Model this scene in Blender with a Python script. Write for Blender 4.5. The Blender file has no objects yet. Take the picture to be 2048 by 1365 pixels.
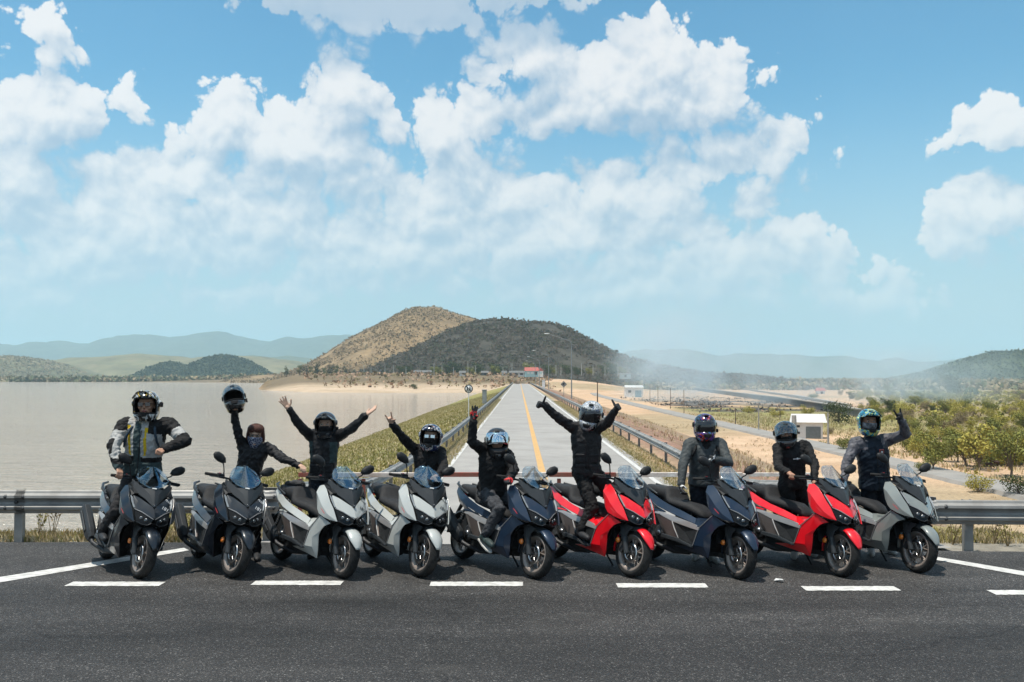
import bpy, bmesh, math, random
import numpy as np
from mathutils import Vector, Matrix, Quaternion
random.seed(7); RNG = np.random.default_rng(7)
SC = bpy.context.scene; COL = SC.collection
PI = math.pi; R = math.radians

# ---------------------------------------------------------------- camera
FPX = 1991.0; CAMH = 2.2
PITCH = math.atan(72.5 / FPX); YAW = math.atan(14 / FPX)
cam_d = bpy.data.cameras.new('camera'); cam = bpy.data.objects.new('camera', cam_d); COL.objects.link(cam)
cam_d.sensor_width = 36.0; cam_d.lens = 36.0 * FPX / 2048; cam_d.clip_start = 0.05; cam_d.clip_end = 60000
cam.location = (0, 0, CAMH); cam.rotation_euler = (PI / 2 + PITCH, 0, YAW)
SC.camera = cam
_fw = np.array([-math.sin(YAW) * math.cos(PITCH), math.cos(YAW) * math.cos(PITCH), math.sin(PITCH)])
_rt = np.array([math.cos(YAW), math.sin(YAW), 0.0]); _up = np.cross(_rt, _fw); _C = np.array([0, 0, CAMH])
def ray(x, y):
    d = _fw + _rt * (x - 1024) / FPX + _up * (682.5 - y) / FPX
    return d / np.linalg.norm(d)
def onz(x, y, z=0.0):            # photo pixel -> point on the level plane z
    d = ray(x, y); return _C + d * ((z - CAMH) / d[2])
def aty(x, y, Y):                # photo pixel -> point at ground distance Y
    d = ray(x, y); return _C + d * (Y / d[1])

# ---------------------------------------------------------------- light and exposure
SUN_DIR = Vector((-0.20, -0.14, 0.95)).normalized()
SUN_EL = math.asin(SUN_DIR.z); SUN_AZ = math.atan2(SUN_DIR.x, SUN_DIR.y)
sun_d = bpy.data.lights.new('sun', 'SUN'); sun = bpy.data.objects.new('sun', sun_d); COL.objects.link(sun)
sun_d.energy = 5.0; sun_d.angle = R(0.53); sun_d.color = (1.0, 0.935, 0.84)
sun.rotation_euler = SUN_DIR.to_track_quat('Z', 'Y').to_euler(); sun.location = (0, 0, 60)
SC.view_settings.view_transform = 'Standard'; SC.view_settings.look = 'None'
SC.view_settings.exposure = 0.04; SC.view_settings.gamma = 1.0; SC.view_settings.use_curve_mapping = False
SC.render.engine = 'CYCLES'
SC.cycles.use_denoising = True
SC.cycles.max_bounces = 8; SC.cycles.diffuse_bounces = 3; SC.cycles.glossy_bounces = 3
SC.cycles.transmission_bounces = 4; SC.cycles.transparent_max_bounces = 12; SC.cycles.volume_bounces = 1
SC.cycles.caustics_reflective = False; SC.cycles.caustics_refractive = False
SC.cycles.volume_step_rate = 4.0; SC.cycles.volume_max_steps = 96
SC.cycles.use_adaptive_sampling = True; SC.cycles.adaptive_threshold = 0.02

# ---------------------------------------------------------------- node helpers
class NT:
    def __init__(s, tree): s.t = tree; s.n = tree.nodes; s.l = tree.links
    def node(s, typ, **kw):
        nd = s.n.new(typ)
        for k, v in kw.items(): setattr(nd, k, v)
        return nd
    def put(s, inp, v):
        if isinstance(v, bpy.types.NodeSocket): s.l.new(v, inp)
        elif v is not None: inp.default_value = v
    def math(s, op, a, b=None, c=None, clamp=False):
        nd = s.node('ShaderNodeMath', operation=op, use_clamp=clamp)
        for i, v in enumerate((a, b, c)): s.put(nd.inputs[i], v)
        return nd.outputs[0]
    def vm(s, op, a, b=None, out=0):
        nd = s.node('ShaderNodeVectorMath', operation=op)
        s.put(nd.inputs[0], a)
        if b is not None: s.put(nd.inputs[1], b)
        return nd.outputs['Value'] if op in ('LENGTH', 'DOT_PRODUCT', 'DISTANCE') else nd.outputs[0]
    def mix(s, f, a, b, blend='MIX'):
        nd = s.node('ShaderNodeMix', data_type='RGBA', blend_type=blend)
        s.put(nd.inputs['Factor'], f); s.put(nd.inputs[6], a); s.put(nd.inputs[7], b)
        return nd.outputs[2]
    def noise(s, vec, scale, detail=4, rough=0.55, dist=0.0, out='Fac'):
        nd = s.node('ShaderNodeTexNoise'); s.put(nd.inputs['Vector'], vec)
        nd.inputs['Scale'].default_value = scale; nd.inputs['Detail'].default_value = detail
        nd.inputs['Roughness'].default_value = rough; nd.inputs['Distortion'].default_value = dist
        return nd.outputs[out]
    def ramp(s, f, stops, interp='LINEAR'):
        nd = s.node('ShaderNodeValToRGB'); nd.color_ramp.interpolation = interp
        e = nd.color_ramp.elements
        while len(e) < len(stops): e.new(0.5)
        for el, (p, c) in zip(e, stops):
            el.position = p; el.color = c if len(c) == 4 else (*c, 1)
        s.put(nd.inputs[0], f); return nd.outputs[0]
    def mr(s, v, a, b, c=0.0, d=1.0, smooth=False):
        nd = s.node('ShaderNodeMapRange', interpolation_type='SMOOTHSTEP' if smooth else 'LINEAR')
        for i, q in enumerate((v, a, b, c, d)): s.put(nd.inputs[i], q)
        return nd.outputs[0]
def c4(c): return (c[0], c[1], c[2], 1.0)

# ---------------------------------------------------------------- sky: Nishita air with cumulus by direction
world = bpy.data.worlds.new('World'); SC.world = world; world.use_nodes = True
W = NT(world.node_tree); W.n.clear()
def azel(x, y):
    d = ray(x, y); return math.atan2(d[0], d[1]), math.asin(d[2])
def A_(px): return px / FPX
# (centre px x, y, radius x, radius y, weight, shade)
CLOUDS = [(1250,170,240,95),(1300,95,105,72),(1235,55,40,40),(1055,105,105,66),(985,150,60,50),(1180,215,190,66),(1440,180,88,72),(1350,225,190,60),
 (1440,305,160,48),(1560,280,58,44),(600,285,200,85),(690,185,74,85),(450,235,62,80),(610,355,210,58),(770,240,45,60),(420,290,45,60),
 (890,265,84,78),(970,235,95,62),(915,345,120,66),(90,235,125,92),(40,335,110,85),(85,105,50,40),(75,45,42,40),(150,200,60,60),(262,195,34,36),(335,272,24,36),
 (370,365,140,76),(255,425,165,76),(470,440,190,64),(120,470,140,60),(700,490,240,52),(905,440,160,64),(1020,385,100,62),(1205,375,76,62),(1125,460,200,66),(1330,470,150,52),(1360,455,86,48),
 (1505,405,58,46),(1590,468,70,50),(1640,545,84,42),(1500,505,150,50),(1995,255,86,50),(1975,420,92,74),(1925,485,60,36),(440,588,70,26),(560,580,120,26),(80,590,120,32),(280,545,80,30),(700,570,170,30),(950,540,210,40),(1240,540,200,36),(1520,585,90,22),(1330,590,260,30),(1700,600,120,24),
 (560,425,210,62),(820,490,230,62),(1050,470,190,72),(1400,545,270,52),(300,495,270,66),(1180,560,310,44),(90,525,150,52),(1300,400,120,60),(1380,340,180,50),(860,400,120,60),(210,340,60,50),(30,420,120,60),(520,510,200,40),(780,12,240,66),(1040,-14,150,44),(620,-14,130,46)]
grp = bpy.data.node_groups.new('cloud_field', 'ShaderNodeTree')
grp.interface.new_socket('P', in_out='INPUT', socket_type='NodeSocketVector')
grp.interface.new_socket('F', in_out='OUTPUT', socket_type='NodeSocketFloat')
G = NT(grp); gi = G.node('NodeGroupInput'); go = G.node('NodeGroupOutput')
P = gi.outputs[0]
acc = None
for (x, y, rx, ry) in CLOUDS:
    a, e = azel(x, y); sx_, sy_ = 1 / (A_(rx) * 1.04), 1 / (A_(ry) * 1.04)
    nd = G.node('ShaderNodeVectorMath', operation='MULTIPLY_ADD'); G.put(nd.inputs[0], P)
    nd.inputs[1].default_value = (sx_, sy_, 0); nd.inputs[2].default_value = (-a * sx_, -e * sy_, 0)
    k = min(ry, rx) / 60.0      # edge distance in even units, so the billows are alike on big and small clouds
    q = G.math('MULTIPLY_ADD', G.vm('LENGTH', nd.outputs[0]), -k, k)
    acc = q if acc is None else G.math('SMOOTH_MAX', acc, q, 0.5)
G.l.new(acc, go.inputs[0])

tc = W.node('ShaderNodeTexCoord'); sp = W.node('ShaderNodeSeparateXYZ'); W.put(sp.inputs[0], tc.outputs['Generated'])
az = W.math('ARCTAN2', sp.outputs[0], sp.outputs[1]); el = W.math('ARCSINE', sp.outputs[2])
cb = W.node('ShaderNodeCombineXYZ'); W.put(cb.inputs[0], az); W.put(cb.inputs[1], el); CP = cb.outputs[0]
def noise2(vec, scale, detail, rough, out='Fac'):
    o_ = W.noise(vec, scale, detail, rough, out=out); o_.node.noise_dimensions = '2D'; return o_
# domain warp so that no ellipse keeps its outline
wv = W.vm('SUBTRACT', noise2(CP, 12.0, 2, 0.5, 'Color'), (0.5, 0.5, 0.5))
PW = W.vm('ADD', CP, W.vm('MULTIPLY', wv, (0.026, 0.022, 0.0)))
def blobs(off=None):
    g = W.node('ShaderNodeGroup'); g.node_tree = grp
    W.put(g.inputs[0], PW if off is None else W.vm('ADD', PW, off)); return g.outputs[0]
def puffs(vec, det):
    v = W.node('ShaderNodeTexVoronoi', feature='F1', voronoi_dimensions='2D'); W.put(v.inputs['Vector'], vec)
    v.inputs['Scale'].default_value = 30.0; v.inputs['Detail'].default_value = det; v.inputs['Roughness'].default_value = 0.5; v.inputs['Lacunarity'].default_value = 2.2
    return W.math('ADD', W.math('MULTIPLY', W.math('SUBTRACT', 0.38, v.outputs['Distance']), 0.88),
                  W.math('MULTIPLY', W.math('SUBTRACT', noise2(vec, 24.0, 3 + det, 0.55), 0.5), 0.70))
b0 = blobs(); b1 = blobs((-0.010, 0.040, 0))
# beyond the picture the same broken cumulus goes on
far = W.math('MULTIPLY', W.math('SUBTRACT', noise2(CP, 4.0, 2, 0.5), 0.50), 3.0)
outm = W.math('MAXIMUM', W.mr(W.math('ABSOLUTE', az), 0.50, 0.64), W.mr(el, 0.38, 0.50))
b0x = W.math('MAXIMUM', W.math('ADD', W.math('MULTIPLY', b0, W.math('SUBTRACT', 1.0, outm)), W.math('MULTIPLY', far, outm)), -1.2)
p0 = puffs(PW, 3); p1 = puffs(W.vm('ADD', PW, (-0.004, 0.010, 0)), 1)
f0 = W.math('ADD', W.math('ADD', W.math('MINIMUM', b0x, 0.9), p0), W.mr(el, 0.10, 0.27, 0.60, 0.34))
edge = W.mr(W.math('SUBTRACT', b0, b1), -0.5, 0.35, 0.66, 0.20)      # crisp heads, dissolving bases
alpha = W.mr(f0, 0.0, edge, smooth=True)
lit = W.math('ADD', W.math('MULTIPLY', W.math('SUBTRACT', p0, p1), 0.40), W.math('MULTIPLY', W.math('SUBTRACT', b0, b1), 0.34))
lit = W.math('MULTIPLY', W.mr(lit, -0.40, 0.36, smooth=True), W.math('SUBTRACT', 1.0, W.math('MULTIPLY', W.mr(el, 0.315, 0.345, 0.0, 0.80), W.mr(W.math('ABSOLUTE', W.math('ADD', az, 0.12)), 0.26, 0.16))))
# near the horizon the clouds sink into haze; the big cloud overhead shows its grey base
hz = W.mr(el, 0.03, 0.24)
nish = W.node('ShaderNodeTexSky', sky_type='NISHITA'); nish.sun_disc = False
nish.sun_elevation = SUN_EL; nish.sun_rotation = SUN_AZ
nish.altitude = 100; nish.air_density = 1.0; nish.dust_density = 1.2; nish.ozone_density = 1.4
SKY_K = 0.112
air = W.mix(1.0, nish.outputs[0], (0.60, 1.24, 1.34, 1), 'MULTIPLY')
air = W.mix(W.mr(el, 0.0, 0.30, 0.94, 0.0, smooth=True), air, c4([q / SKY_K for q in (0.50, 0.655, 0.745)]))
CLB = 1.0 / SKY_K
white = tuple(CLB * k for k in (0.90, 0.905, 0.915)); grey = tuple(CLB * k for k in (0.36, 0.51, 0.67))
pale = tuple(CLB * k for k in (0.80, 0.86, 0.89)); pgrey = tuple(CLB * k for k in (0.50, 0.66, 0.77))
ccol = W.mix(lit, c4(grey), c4(white)); lcol = W.mix(lit, c4(pgrey), c4(pale))
ccol = W.mix(hz, lcol, ccol)
alpha = W.math('MULTIPLY', alpha, W.mr(el, 0.0, 0.14, 0.40, 0.98))
outc = W.mix(alpha, air, ccol)
bg = W.node('ShaderNodeBackground'); W.put(bg.inputs[0], outc); bg.inputs[1].default_value = SKY_K
wo = W.node('ShaderNodeOutputWorld'); W.l.new(bg.outputs[0], wo.inputs[0])
world.cycles.sampling_method = 'MANUAL'; world.cycles.sample_map_resolution = 512

# ---------------------------------------------------------------- materials
MATS = {}
def pm(name, col, col2=None, scale=6.0, rough=0.6, metal=0.0, coat=0.0, bump=0.0, bscale=40.0, trans=0.0, ior=1.45, detail=5, coords='Object', spec=0.5, rough2=None, tint=None):
    """procedural Principled material: two tones broken up by noise, optional relief"""
    if name in MATS: return MATS[name]
    m = bpy.data.materials.new(name); m.use_nodes = True; T = NT(m.node_tree); T.n.clear()
    b = T.node('ShaderNodeBsdfPrincipled'); o = T.node('ShaderNodeOutputMaterial'); T.l.new(b.outputs[0], o.inputs[0])
    t = T.node('ShaderNodeTexCoord').outputs[coords] if coords != 'Position' else T.node('ShaderNodeNewGeometry').outputs['Position']
    if col2 is None: col2 = tuple(min(1, c * 0.8) for c in col)
    n = T.noise(t, scale, detail, 0.6)
    f = T.mr(n, 0.35, 0.65)
    T.put(b.inputs['Base Color'], T.mix(f, c4(col), c4(col2)))
    if rough2 is not None: T.put(b.inputs['Roughness'], T.mr(n, 0.35, 0.65, rough, rough2))
    else: b.inputs['Roughness'].default_value = rough
    b.inputs['Metallic'].default_value = metal; b.inputs['IOR'].default_value = ior
    b.inputs['Specular IOR Level'].default_value = spec
    b.inputs['Coat Weight'].default_value = coat; b.inputs['Coat Roughness'].default_value = 0.04
    b.inputs['Transmission Weight'].default_value = trans
    if bump:
        bn = T.node('ShaderNodeBump'); bn.inputs['Strength'].default_value = bump; bn.inputs['Distance'].default_value = 0.02
        T.put(bn.inputs['Height'], T.noise(t, bscale, 6, 0.6)); T.l.new(bn.outputs[0], b.inputs['Normal'])
    MATS[name] = m; return m

# ---------------------------------------------------------------- mesh helpers
class MB:
    """collects shapes of ONE part; every shape may carry its own material slot"""
    def __init__(s): s.v = []; s.f = []; s.mi = []; s.sm = []
    def add(s, vs, fs, m=0, smooth=False):
        k = len(s.v); s.v.extend([tuple(map(float, p)) for p in vs])
        for f in fs: s.f.append([k + i for i in f]); s.mi.append(m); s.sm.append(smooth)
        return s
    def box(s, c, size, m=0, rot=None, taper=1.0):
        hx, hy, hz = (q / 2 for q in size); vs = []
        for z in (-1, 1):
            t = taper if z > 0 else 1.0
            for x, y in ((-1, -1), (1, -1), (1, 1), (-1, 1)): vs.append(Vector((x * hx * t, y * hy * t, z * hz)))
        if rot is not None: vs = [rot @ p for p in vs]
        c = Vector(c); vs = [p + c for p in vs]
        return s.add(vs, [(3, 2, 1, 0), (4, 5, 6, 7), (0, 1, 5, 4), (1, 2, 6, 5), (2, 3, 7, 6), (3, 0, 4, 7)], m)
    def tube(s, pts, rad, n=8, m=0, cap=True, smooth=True, flat=None):
        pts = [Vector(p) for p in pts]; rads = rad if isinstance(rad, (list, tuple)) else [rad] * len(pts)
        vs = []; fs = []; prev = None
        for i, p in enumerate(pts):
            d = (pts[min(i + 1, len(pts) - 1)] - pts[max(i - 1, 0)])
            d = d.normalized() if d.length > 1e-9 else Vector((0, 0, 1))
            if prev is None:
                a = Vector((0, 0, 1)) if abs(d.z) < 0.9 else Vector((1, 0, 0))
                u = d.cross(a).normalized()
            else: u = (prev - d * prev.dot(d)).normalized()
            w = d.cross(u); prev = u
            for k in range(n):
                an = 2 * PI * k / n; vs.append(p + (u * math.cos(an) + w * math.sin(an)) * rads[i])
        for i in range(len(pts) - 1):
            for k in range(n):
                a = i * n + k; b = i * n + (k + 1) % n; fs.append((a, b, b + n, a + n))
        s.add(vs, fs, m, smooth)
        if cap:
            s.add(vs[:n], [tuple(range(n - 1, -1, -1))], m); s.add(vs[-n:], [tuple(range(n))], m)
        return s
    def lathe(s, prof, n=24, axis='Z', c=(0, 0, 0), m=0, smooth=True, close=False, a0=0.0, a1=2 * PI):
        full = abs(a1 - a0 - 2 * PI) < 1e-6; nn = n if full else n + 1; vs = []; fs = []
        for (r, h) in prof:
            for k in range(nn):
                an = a0 + (a1 - a0) * k / n; x, y = r * math.cos(an), r * math.sin(an)
                p = {'Z': (x, y, h), 'Y': (x, h, y), 'X': (h, x, y)}[axis]
                vs.append((p[0] + c[0], p[1] + c[1], p[2] + c[2]))
        L = len(prof); rng = range(L if close else L - 1)
        for i in rng:
            j = (i + 1) % L
            for k in range(nn if full else nn - 1):
                k2 = (k + 1) % nn; fs.append((i * nn + k, i * nn + k2, j * nn + k2, j * nn + k))
        return s.add(vs, fs, m, smooth)
    def sphere(s, c, r, nu=12, nv=8, m=0, smooth=True):
        r = r if isinstance(r, (tuple, list)) else (r, r, r); vs = []; fs = []
        for i in range(nv + 1):
            t = PI * i / nv
            for k in range(nu):
                a = 2 * PI * k / nu
                vs.append((c[0] + r[0] * math.sin(t) * math.cos(a), c[1] + r[1] * math.sin(t) * math.sin(a), c[2] + r[2] * math.cos(t)))
        for i in range(nv):
            for k in range(nu):
                k2 = (k + 1) % nu; fs.append((i * nu + k, (i + 1) * nu + k, (i + 1) * nu + k2, i * nu + k2))
        return s.add(vs, fs, m, smooth)
    def sheet(s, pts, faces, th, m=0, smooth=False, out=None):
        """panel of given outer faces with real thickness (offset along vertex normals, away from `out`)"""
        P_ = [Vector(p) for p in pts]; nr = [Vector() for _ in P_]
        for f in faces:
            n = Vector()
            for i in range(len(f)):
                a, b = P_[f[i]], P_[f[(i + 1) % len(f)]]; n += a.cross(b)
            n.normalize()
            for i in f: nr[i] += n
        inner = [p - (n.normalized() if n.length > 1e-9 else Vector((0, 0, 1))) * th for p, n in zip(P_, nr)]
        k = len(P_); ed = {}
        for f in faces:
            for i in range(len(f)):
                a, b = f[i], f[(i + 1) % len(f)]; ed[(a, b)] = 1
        fs = list(faces) + [tuple(i + k for i in reversed(f)) for f in faces]
        for (a, b) in ed:
            if (b, a) not in ed: fs.append((b, a, a + k, b + k))
        return s.add(P_ + inner, fs, m, smooth)
    def prism(s, poly, h0, h1, plane='XZ', m=0):
        n = len(poly); vs = []
        for h in (h0, h1):
            for (a, b) in poly: vs.append({'XZ': (a, h, b), 'XY': (a, b, h), 'YZ': (h, a, b)}[plane])
        fs = [tuple(range(n)), tuple(range(2 * n - 1, n - 1, -1))]
        for i in range(n):
            j = (i + 1) % n; fs.append((i, i + n, j + n, j))
        return s.add(vs, fs, m)
    def mirror(s):
        """build() will also make the y-mirrored twin as an object of its own"""
        s.mir = True; return s
    def flipped(s):
        o = MB(); o.v = [(x, -y, z) for (x, y, z) in s.v]; o.f = [list(reversed(f)) for f in s.f]; o.mi = list(s.mi); o.sm = list(s.sm); return o
    def mesh(s, name, mats):
        me = bpy.data.meshes.new(name); me.from_pydata(s.v, [], s.f)
        for m in (mats if isinstance(mats, (list, tuple)) else [mats]): me.materials.append(m)
        me.polygons.foreach_set('material_index', s.mi); me.polygons.foreach_set('use_smooth', s.sm)
        me.update(); return me
    def build(s, name, mats, parent=None, bevel=0.0, seg=2, recalc=True, loc=None, soft=False):
        if getattr(s, 'mir', False):
            s.flipped().build(name, mats, parent, bevel, seg, recalc, loc, soft)
        if soft: s.sm = [True] * len(s.f)
        me = s.mesh(name, mats)
        if recalc:
            bm = bmesh.new(); bm.from_mesh(me); bmesh.ops.recalc_face_normals(bm, faces=bm.faces); bm.to_mesh(me); bm.free()
        o = bpy.data.objects.new(name, me); COL.objects.link(o)
        if parent is not None: o.parent = parent
        if loc is not None: o.location = loc
        if bevel:
            b = o.modifiers.new('edge', 'BEVEL'); b.width = bevel; b.segments = seg; b.limit_method = 'ANGLE'; b.angle_limit = R(28)
            b.harden_normals = soft
            if soft: b.angle_limit = R(17)
        return o
def link(name, me, parent=None, loc=(0, 0, 0), rot=None):
    o = bpy.data.objects.new(name, me); COL.objects.link(o); o.parent = parent; o.location = loc
    if rot is not None: o.rotation_euler = rot
    return o
def tag(o, label=None, cat=None, group=None, kind=None):
    if label: o['label'] = label
    if cat: o['category'] = cat
    if group: o['group'] = group
    if kind: o['kind'] = kind
    return o
def thing(name, label, cat, loc=(0, 0, 0), rz=0.0, group=None):
    o = bpy.data.objects.new(name, None); COL.objects.link(o); o.location = loc; o.rotation_euler = (0, 0, rz); o.empty_display_size = 0.2
    return tag(o, label, cat, group)
def sm(a, b, x):
    t = np.clip((np.asarray(x, float) - a) / (b - a), 0, 1); return t * t * (3 - 2 * t)
_NT = np.random.default_rng(11).random((256, 256))
def vnoise(x, y):
    x = np.asarray(x, float); y = np.asarray(y, float); xi = np.floor(x).astype(int); yi = np.floor(y).astype(int)
    fx = x - xi; fy = y - yi; fx = fx * fx * (3 - 2 * fx); fy = fy * fy * (3 - 2 * fy)
    g = lambda a, b: _NT[a & 255, b & 255]
    return (g(xi, yi) * (1 - fx) + g(xi + 1, yi) * fx) * (1 - fy) + (g(xi, yi + 1) * (1 - fx) + g(xi + 1, yi + 1) * fx) * fy
def fbm(x, y, o=4):
    s = 0; a = 0.5; t = 0
    for i in range(o): s = s + a * vnoise(np.asarray(x) * 2 ** i + 17 * i, np.asarray(y) * 2 ** i + 31 * i); t += a; a *= 0.5
    return s / t
# ================================================================ ground
WATER_Z = -4.0
def zc(y): return -0.8 * sm(13.2, 24.0, y)
_SX = np.array([-6000, -1500, -330, -236, -187, -115, -88, -60, 40, 6000.]); _SY = np.array([1230, 1230, 1225, 1073, 823, 494, 402, 387, 386, 386.])
def yshore(x): return np.interp(x, _SX, _SY)
def ground(x, y):
    x = np.asarray(x, float); y = np.asarray(y, float)
    c = zc(y) - 0.05
    left = c - np.maximum(0, -4.1 - x) * 0.268
    right = c - np.maximum(0, x - 7.0) * (0.30)
    crest = np.minimum(left, right)
    crest = np.where(y > 470, -99, crest)
    fg = np.where(y < 14.3, -0.05, -0.05 - (y - 14.3) * 0.34)
    ys = yshore(x) + 14 * (fbm(x / 40, y * 0 + 3) - 0.5)
    bed = -7.5
    land = -4.4 + np.clip((y - ys) * 0.045, -3, 0.75) + 7.0 * sm(400, 585, y) * sm(-520, -200, x)
    land = land + 1.5 * sm(1240, 1500, y) * (1 - sm(-520, -200, x))
    L = np.where(y > ys - 60, np.maximum(land, bed), bed)
    low = -6.0 + 0.25 * (fbm(x / 25, y / 25) - 0.5) * sm(34, 60, np.abs(x - 3)) + 6.5 * sm(440, 600, y) * (1 - sm(25, 90, x)) + 2.0 * sm(500, 1200, y)
    t = sm(-6, 6, x)
    t = np.where(y < 400, np.where(x > 0, 1.0, 0.0), t)
    basez = L * (1 - t) + low * t
    z = np.maximum(np.maximum(crest, fg), basez)
    return z
def ax(bounds):
    out = []
    for a, b, n in bounds: out += list(np.linspace(a, b, n, endpoint=False))
    return np.array(out + [bounds[-1][1]])
def smooth_axis():
    X = ax([(-9000, -1500, 14), (-1500, -420, 24), (-420, -110, 56), (-110, -24, 60), (-24, 26, 130), (26, 130, 120), (130, 420, 70), (420, 1600, 40), (1600, 9000, 14)])
    Y = ax([(-30, 12, 10), (12, 34, 70), (34, 120, 110), (120, 380, 120), (380, 640, 90), (640, 1500, 60), (1500, 14000, 24)])
    return X, Y
X, Y = smooth_axis(); XX, YY = np.meshgrid(X, Y); ZZ = ground(XX, YY)
ZZ = ZZ + np.where((YY > 14.5) & (np.abs(XX - 0.8) > 4.6), 0.10 * (fbm(XX / 1.7, YY / 1.7, 3) - 0.5), 0)
nx, ny = len(X), len(Y)
def zone_colour(x, y, z):
    n1 = fbm(x / 9, y / 9, 4); n2 = fbm(x / 2.2 + 40, y / 2.2, 3); n3 = fbm(x / 45 + 9, y / 60, 4)
    def C(*c): return np.array(c)[None, :] * np.ones((x.size, 1))
    def mixc(a, b, f): f = np.clip(f, 0, 1)[:, None]; return a * (1 - f) + b * f
    sand = mixc(C(.45, .295, .18), C(.56, .40, .27), n1 * 1.6 - .3)
    sand = mixc(sand, C(.26, .22, .13), sm(.55, .75, n3) * .6)
    dry = mixc(C(.30, .24, .12), C(.17, .17, .06), n2 * 1.8 - .4)
    grass = mixc(C(.30, .25, .10), C(.17, .17, .055), n1 * 2.2 - .6)
    laterite = mixc(C(.32, .19, .14), C(.22, .15, .10), n2 * 2 - .5)
    gravel = mixc(C(.34, .31, .27), C(.22, .20, .16), n2 * 2 - .5)
    col = sand.copy()
    # right slope of the dam: reddish gravel by the road, brown band further down
    onr = (x > 4.0) & (y < 470)
    f = (sm(4.6, 6.2, x) * (1 - sm(11, 15, x)))
    col = np.where(onr[:, None], mixc(col, laterite, f), col)
    f = sm(12, 14, x) * (1 - sm(19, 23, x)) * (y < 470)
    col = mixc(col, mixc(C(.20, .145, .10), C(.28, .20, .13), n2 * 2 - .5), f * .85)
    # scrub flat right of the access road, green litter under the thicket
    f = sm(38, 52, x + 10 * (n1 - .5)) * sm(.36, .6, n1 + .35 * sm(46, 90, x)) * (1 - sm(1400, 2400, y))
    col = mixc(col, mixc(C(.17, .15, .06), C(.27, .22, .11), n2 * 2 - .5), f * .85 * sm(.33, .40, x / np.maximum(y, 1)))
    f = sm(130, 170, y) * (1 - sm(260, 330, y)) * sm(38, 44, x) * (1 - sm(80, 100, x)) * sm(.42, .6, n3)
    col = mixc(col, C(.22, .21, .07), f * .8)
    # burnt field
    f = sm(225, 245, y) * (1 - sm(330, 400, y)) * sm(40, 46, x) * (1 - sm(86, 104, x)) * sm(.34, .52, n1)
    col = mixc(col, mixc(C(.03, .028, .027), C(.12, .11, .10), n2 * 2 - .5), f * .95)
    # upstream embankment
    f = (x < -2.2) & (y < 400) & (z > -4.6)
    col = np.where(f[:, None], mixc(grass, dry, sm(-5.5, -3.0, x)), col)
    # sand shore and the dry flat behind
    f = (y > 360) & (x < 14) & (z > -5)
    shore = mixc(C(.50, .38, .27), C(.40, .30, .20), n1 * 2 - .5)
    shore = mixc(shore, C(.20, .16, .08), sm(.5, .72, n3))
    shore = mixc(shore, mixc(C(.14, .105, .07), C(.20, .15, .085), n1), sm(455, 500, y))
    col = np.where(f[:, None], shore, col)
    col = mixc(col, mixc(C(.16, .15, .075), C(.25, .20, .11), n1), sm(1260, 1330, y))
    # verges: pale grit beside the asphalt, dry grass behind the rail
    f = (y > 12.2) & (y < 14.0) & (np.abs(x) < 60)
    col = np.where(f[:, None], gravel, col)
    f = (y >= 13.7) & (y < 17) & (np.abs(x - .7) > 4.2)
    col = np.where(f[:, None], mixc(col, dry, sm(13.7, 14.2, y)), col)
    f = (np.abs(x - .8) < 4.0) & (y > 13) & (y < 470)
    col = np.where(f[:, None], mixc(gravel, dry, n1 * 1.6 - .3), col)
    return col
def colour_attr(me, cols):
    a = me.color_attributes.new('zone', 'FLOAT_COLOR', 'POINT')
    a.data.foreach_set('color', np.concatenate([cols, np.ones((len(cols), 1))], 1).astype('f4').ravel())
def zone_mat(name, rough=0.95, nscale=3.0, bump=0.5, bscale=9.0, var=0.45, far=None):
    m = bpy.data.materials.new(name); m.use_nodes = True; T = NT(m.node_tree); T.n.clear()
    b = T.node('ShaderNodeBsdfPrincipled'); o = T.node('ShaderNodeOutputMaterial'); T.l.new(b.outputs[0], o.inputs[0])
    at = T.node('ShaderNodeAttribute', attribute_name='zone'); pos = T.node('ShaderNodeNewGeometry').outputs['Position']
    n = T.noise(pos, nscale, 8, 0.7); n2 = T.noise(pos, nscale * 0.09, 5, 0.6)
    k = T.math('ADD', T.mr(n, 0.25, 0.75, 1 - var, 1 + var), T.mr(n2, 0.3, 0.7, -0.15, 0.15))
    cc = T.node('ShaderNodeCombineColor'); [T.put(cc.inputs[i], k) for i in range(3)]
    T.put(b.inputs['Base Color'], T.mix(1.0, at.outputs['Color'], cc.outputs[0], 'MULTIPLY'))
    b.inputs['Roughness'].default_value = rough; b.inputs['Specular IOR Level'].default_value = 0.15
    bn = T.node('ShaderNodeBump'); bn.inputs['Strength'].default_value = bump; bn.inputs['Distance'].default_value = 0.1
    T.put(bn.inputs['Height'], T.noise(pos, bscale, 6, 0.65)); T.l.new(bn.outputs[0], b.inputs['Normal'])
    return m
verts = np.stack([XX.ravel(), YY.ravel(), ZZ.ravel()], 1)
idx = np.arange(nx * ny).reshape(ny, nx)
faces = np.stack([idx[:-1, :-1], idx[:-1, 1:], idx[1:, 1:], idx[1:, :-1]], -1).reshape(-1, 4)
def np_mesh(name, v, f, mat, smooth=True):
    me = bpy.data.meshes.new(name); v = np.asarray(v, 'f4'); f = np.asarray(f, 'i4'); k = f.shape[1]
    me.vertices.add(len(v)); me.vertices.foreach_set('co', v.ravel())
    me.loops.add(f.size); me.loops.foreach_set('vertex_index', f.ravel())
    me.polygons.add(len(f)); me.polygons.foreach_set('loop_start', np.arange(0, f.size, k)); me.polygons.foreach_set('loop_total', np.full(len(f), k))
    me.polygons.foreach_set('use_smooth', np.full(len(f), smooth)); me.update(calc_edges=True); me.materials.append(mat); return me
gm = np_mesh('ground', verts, faces, zone_mat('earth_and_dry_grass'))
colour_attr(gm, zone_colour(verts[:, 0], verts[:, 1], verts[:, 2]))
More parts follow.
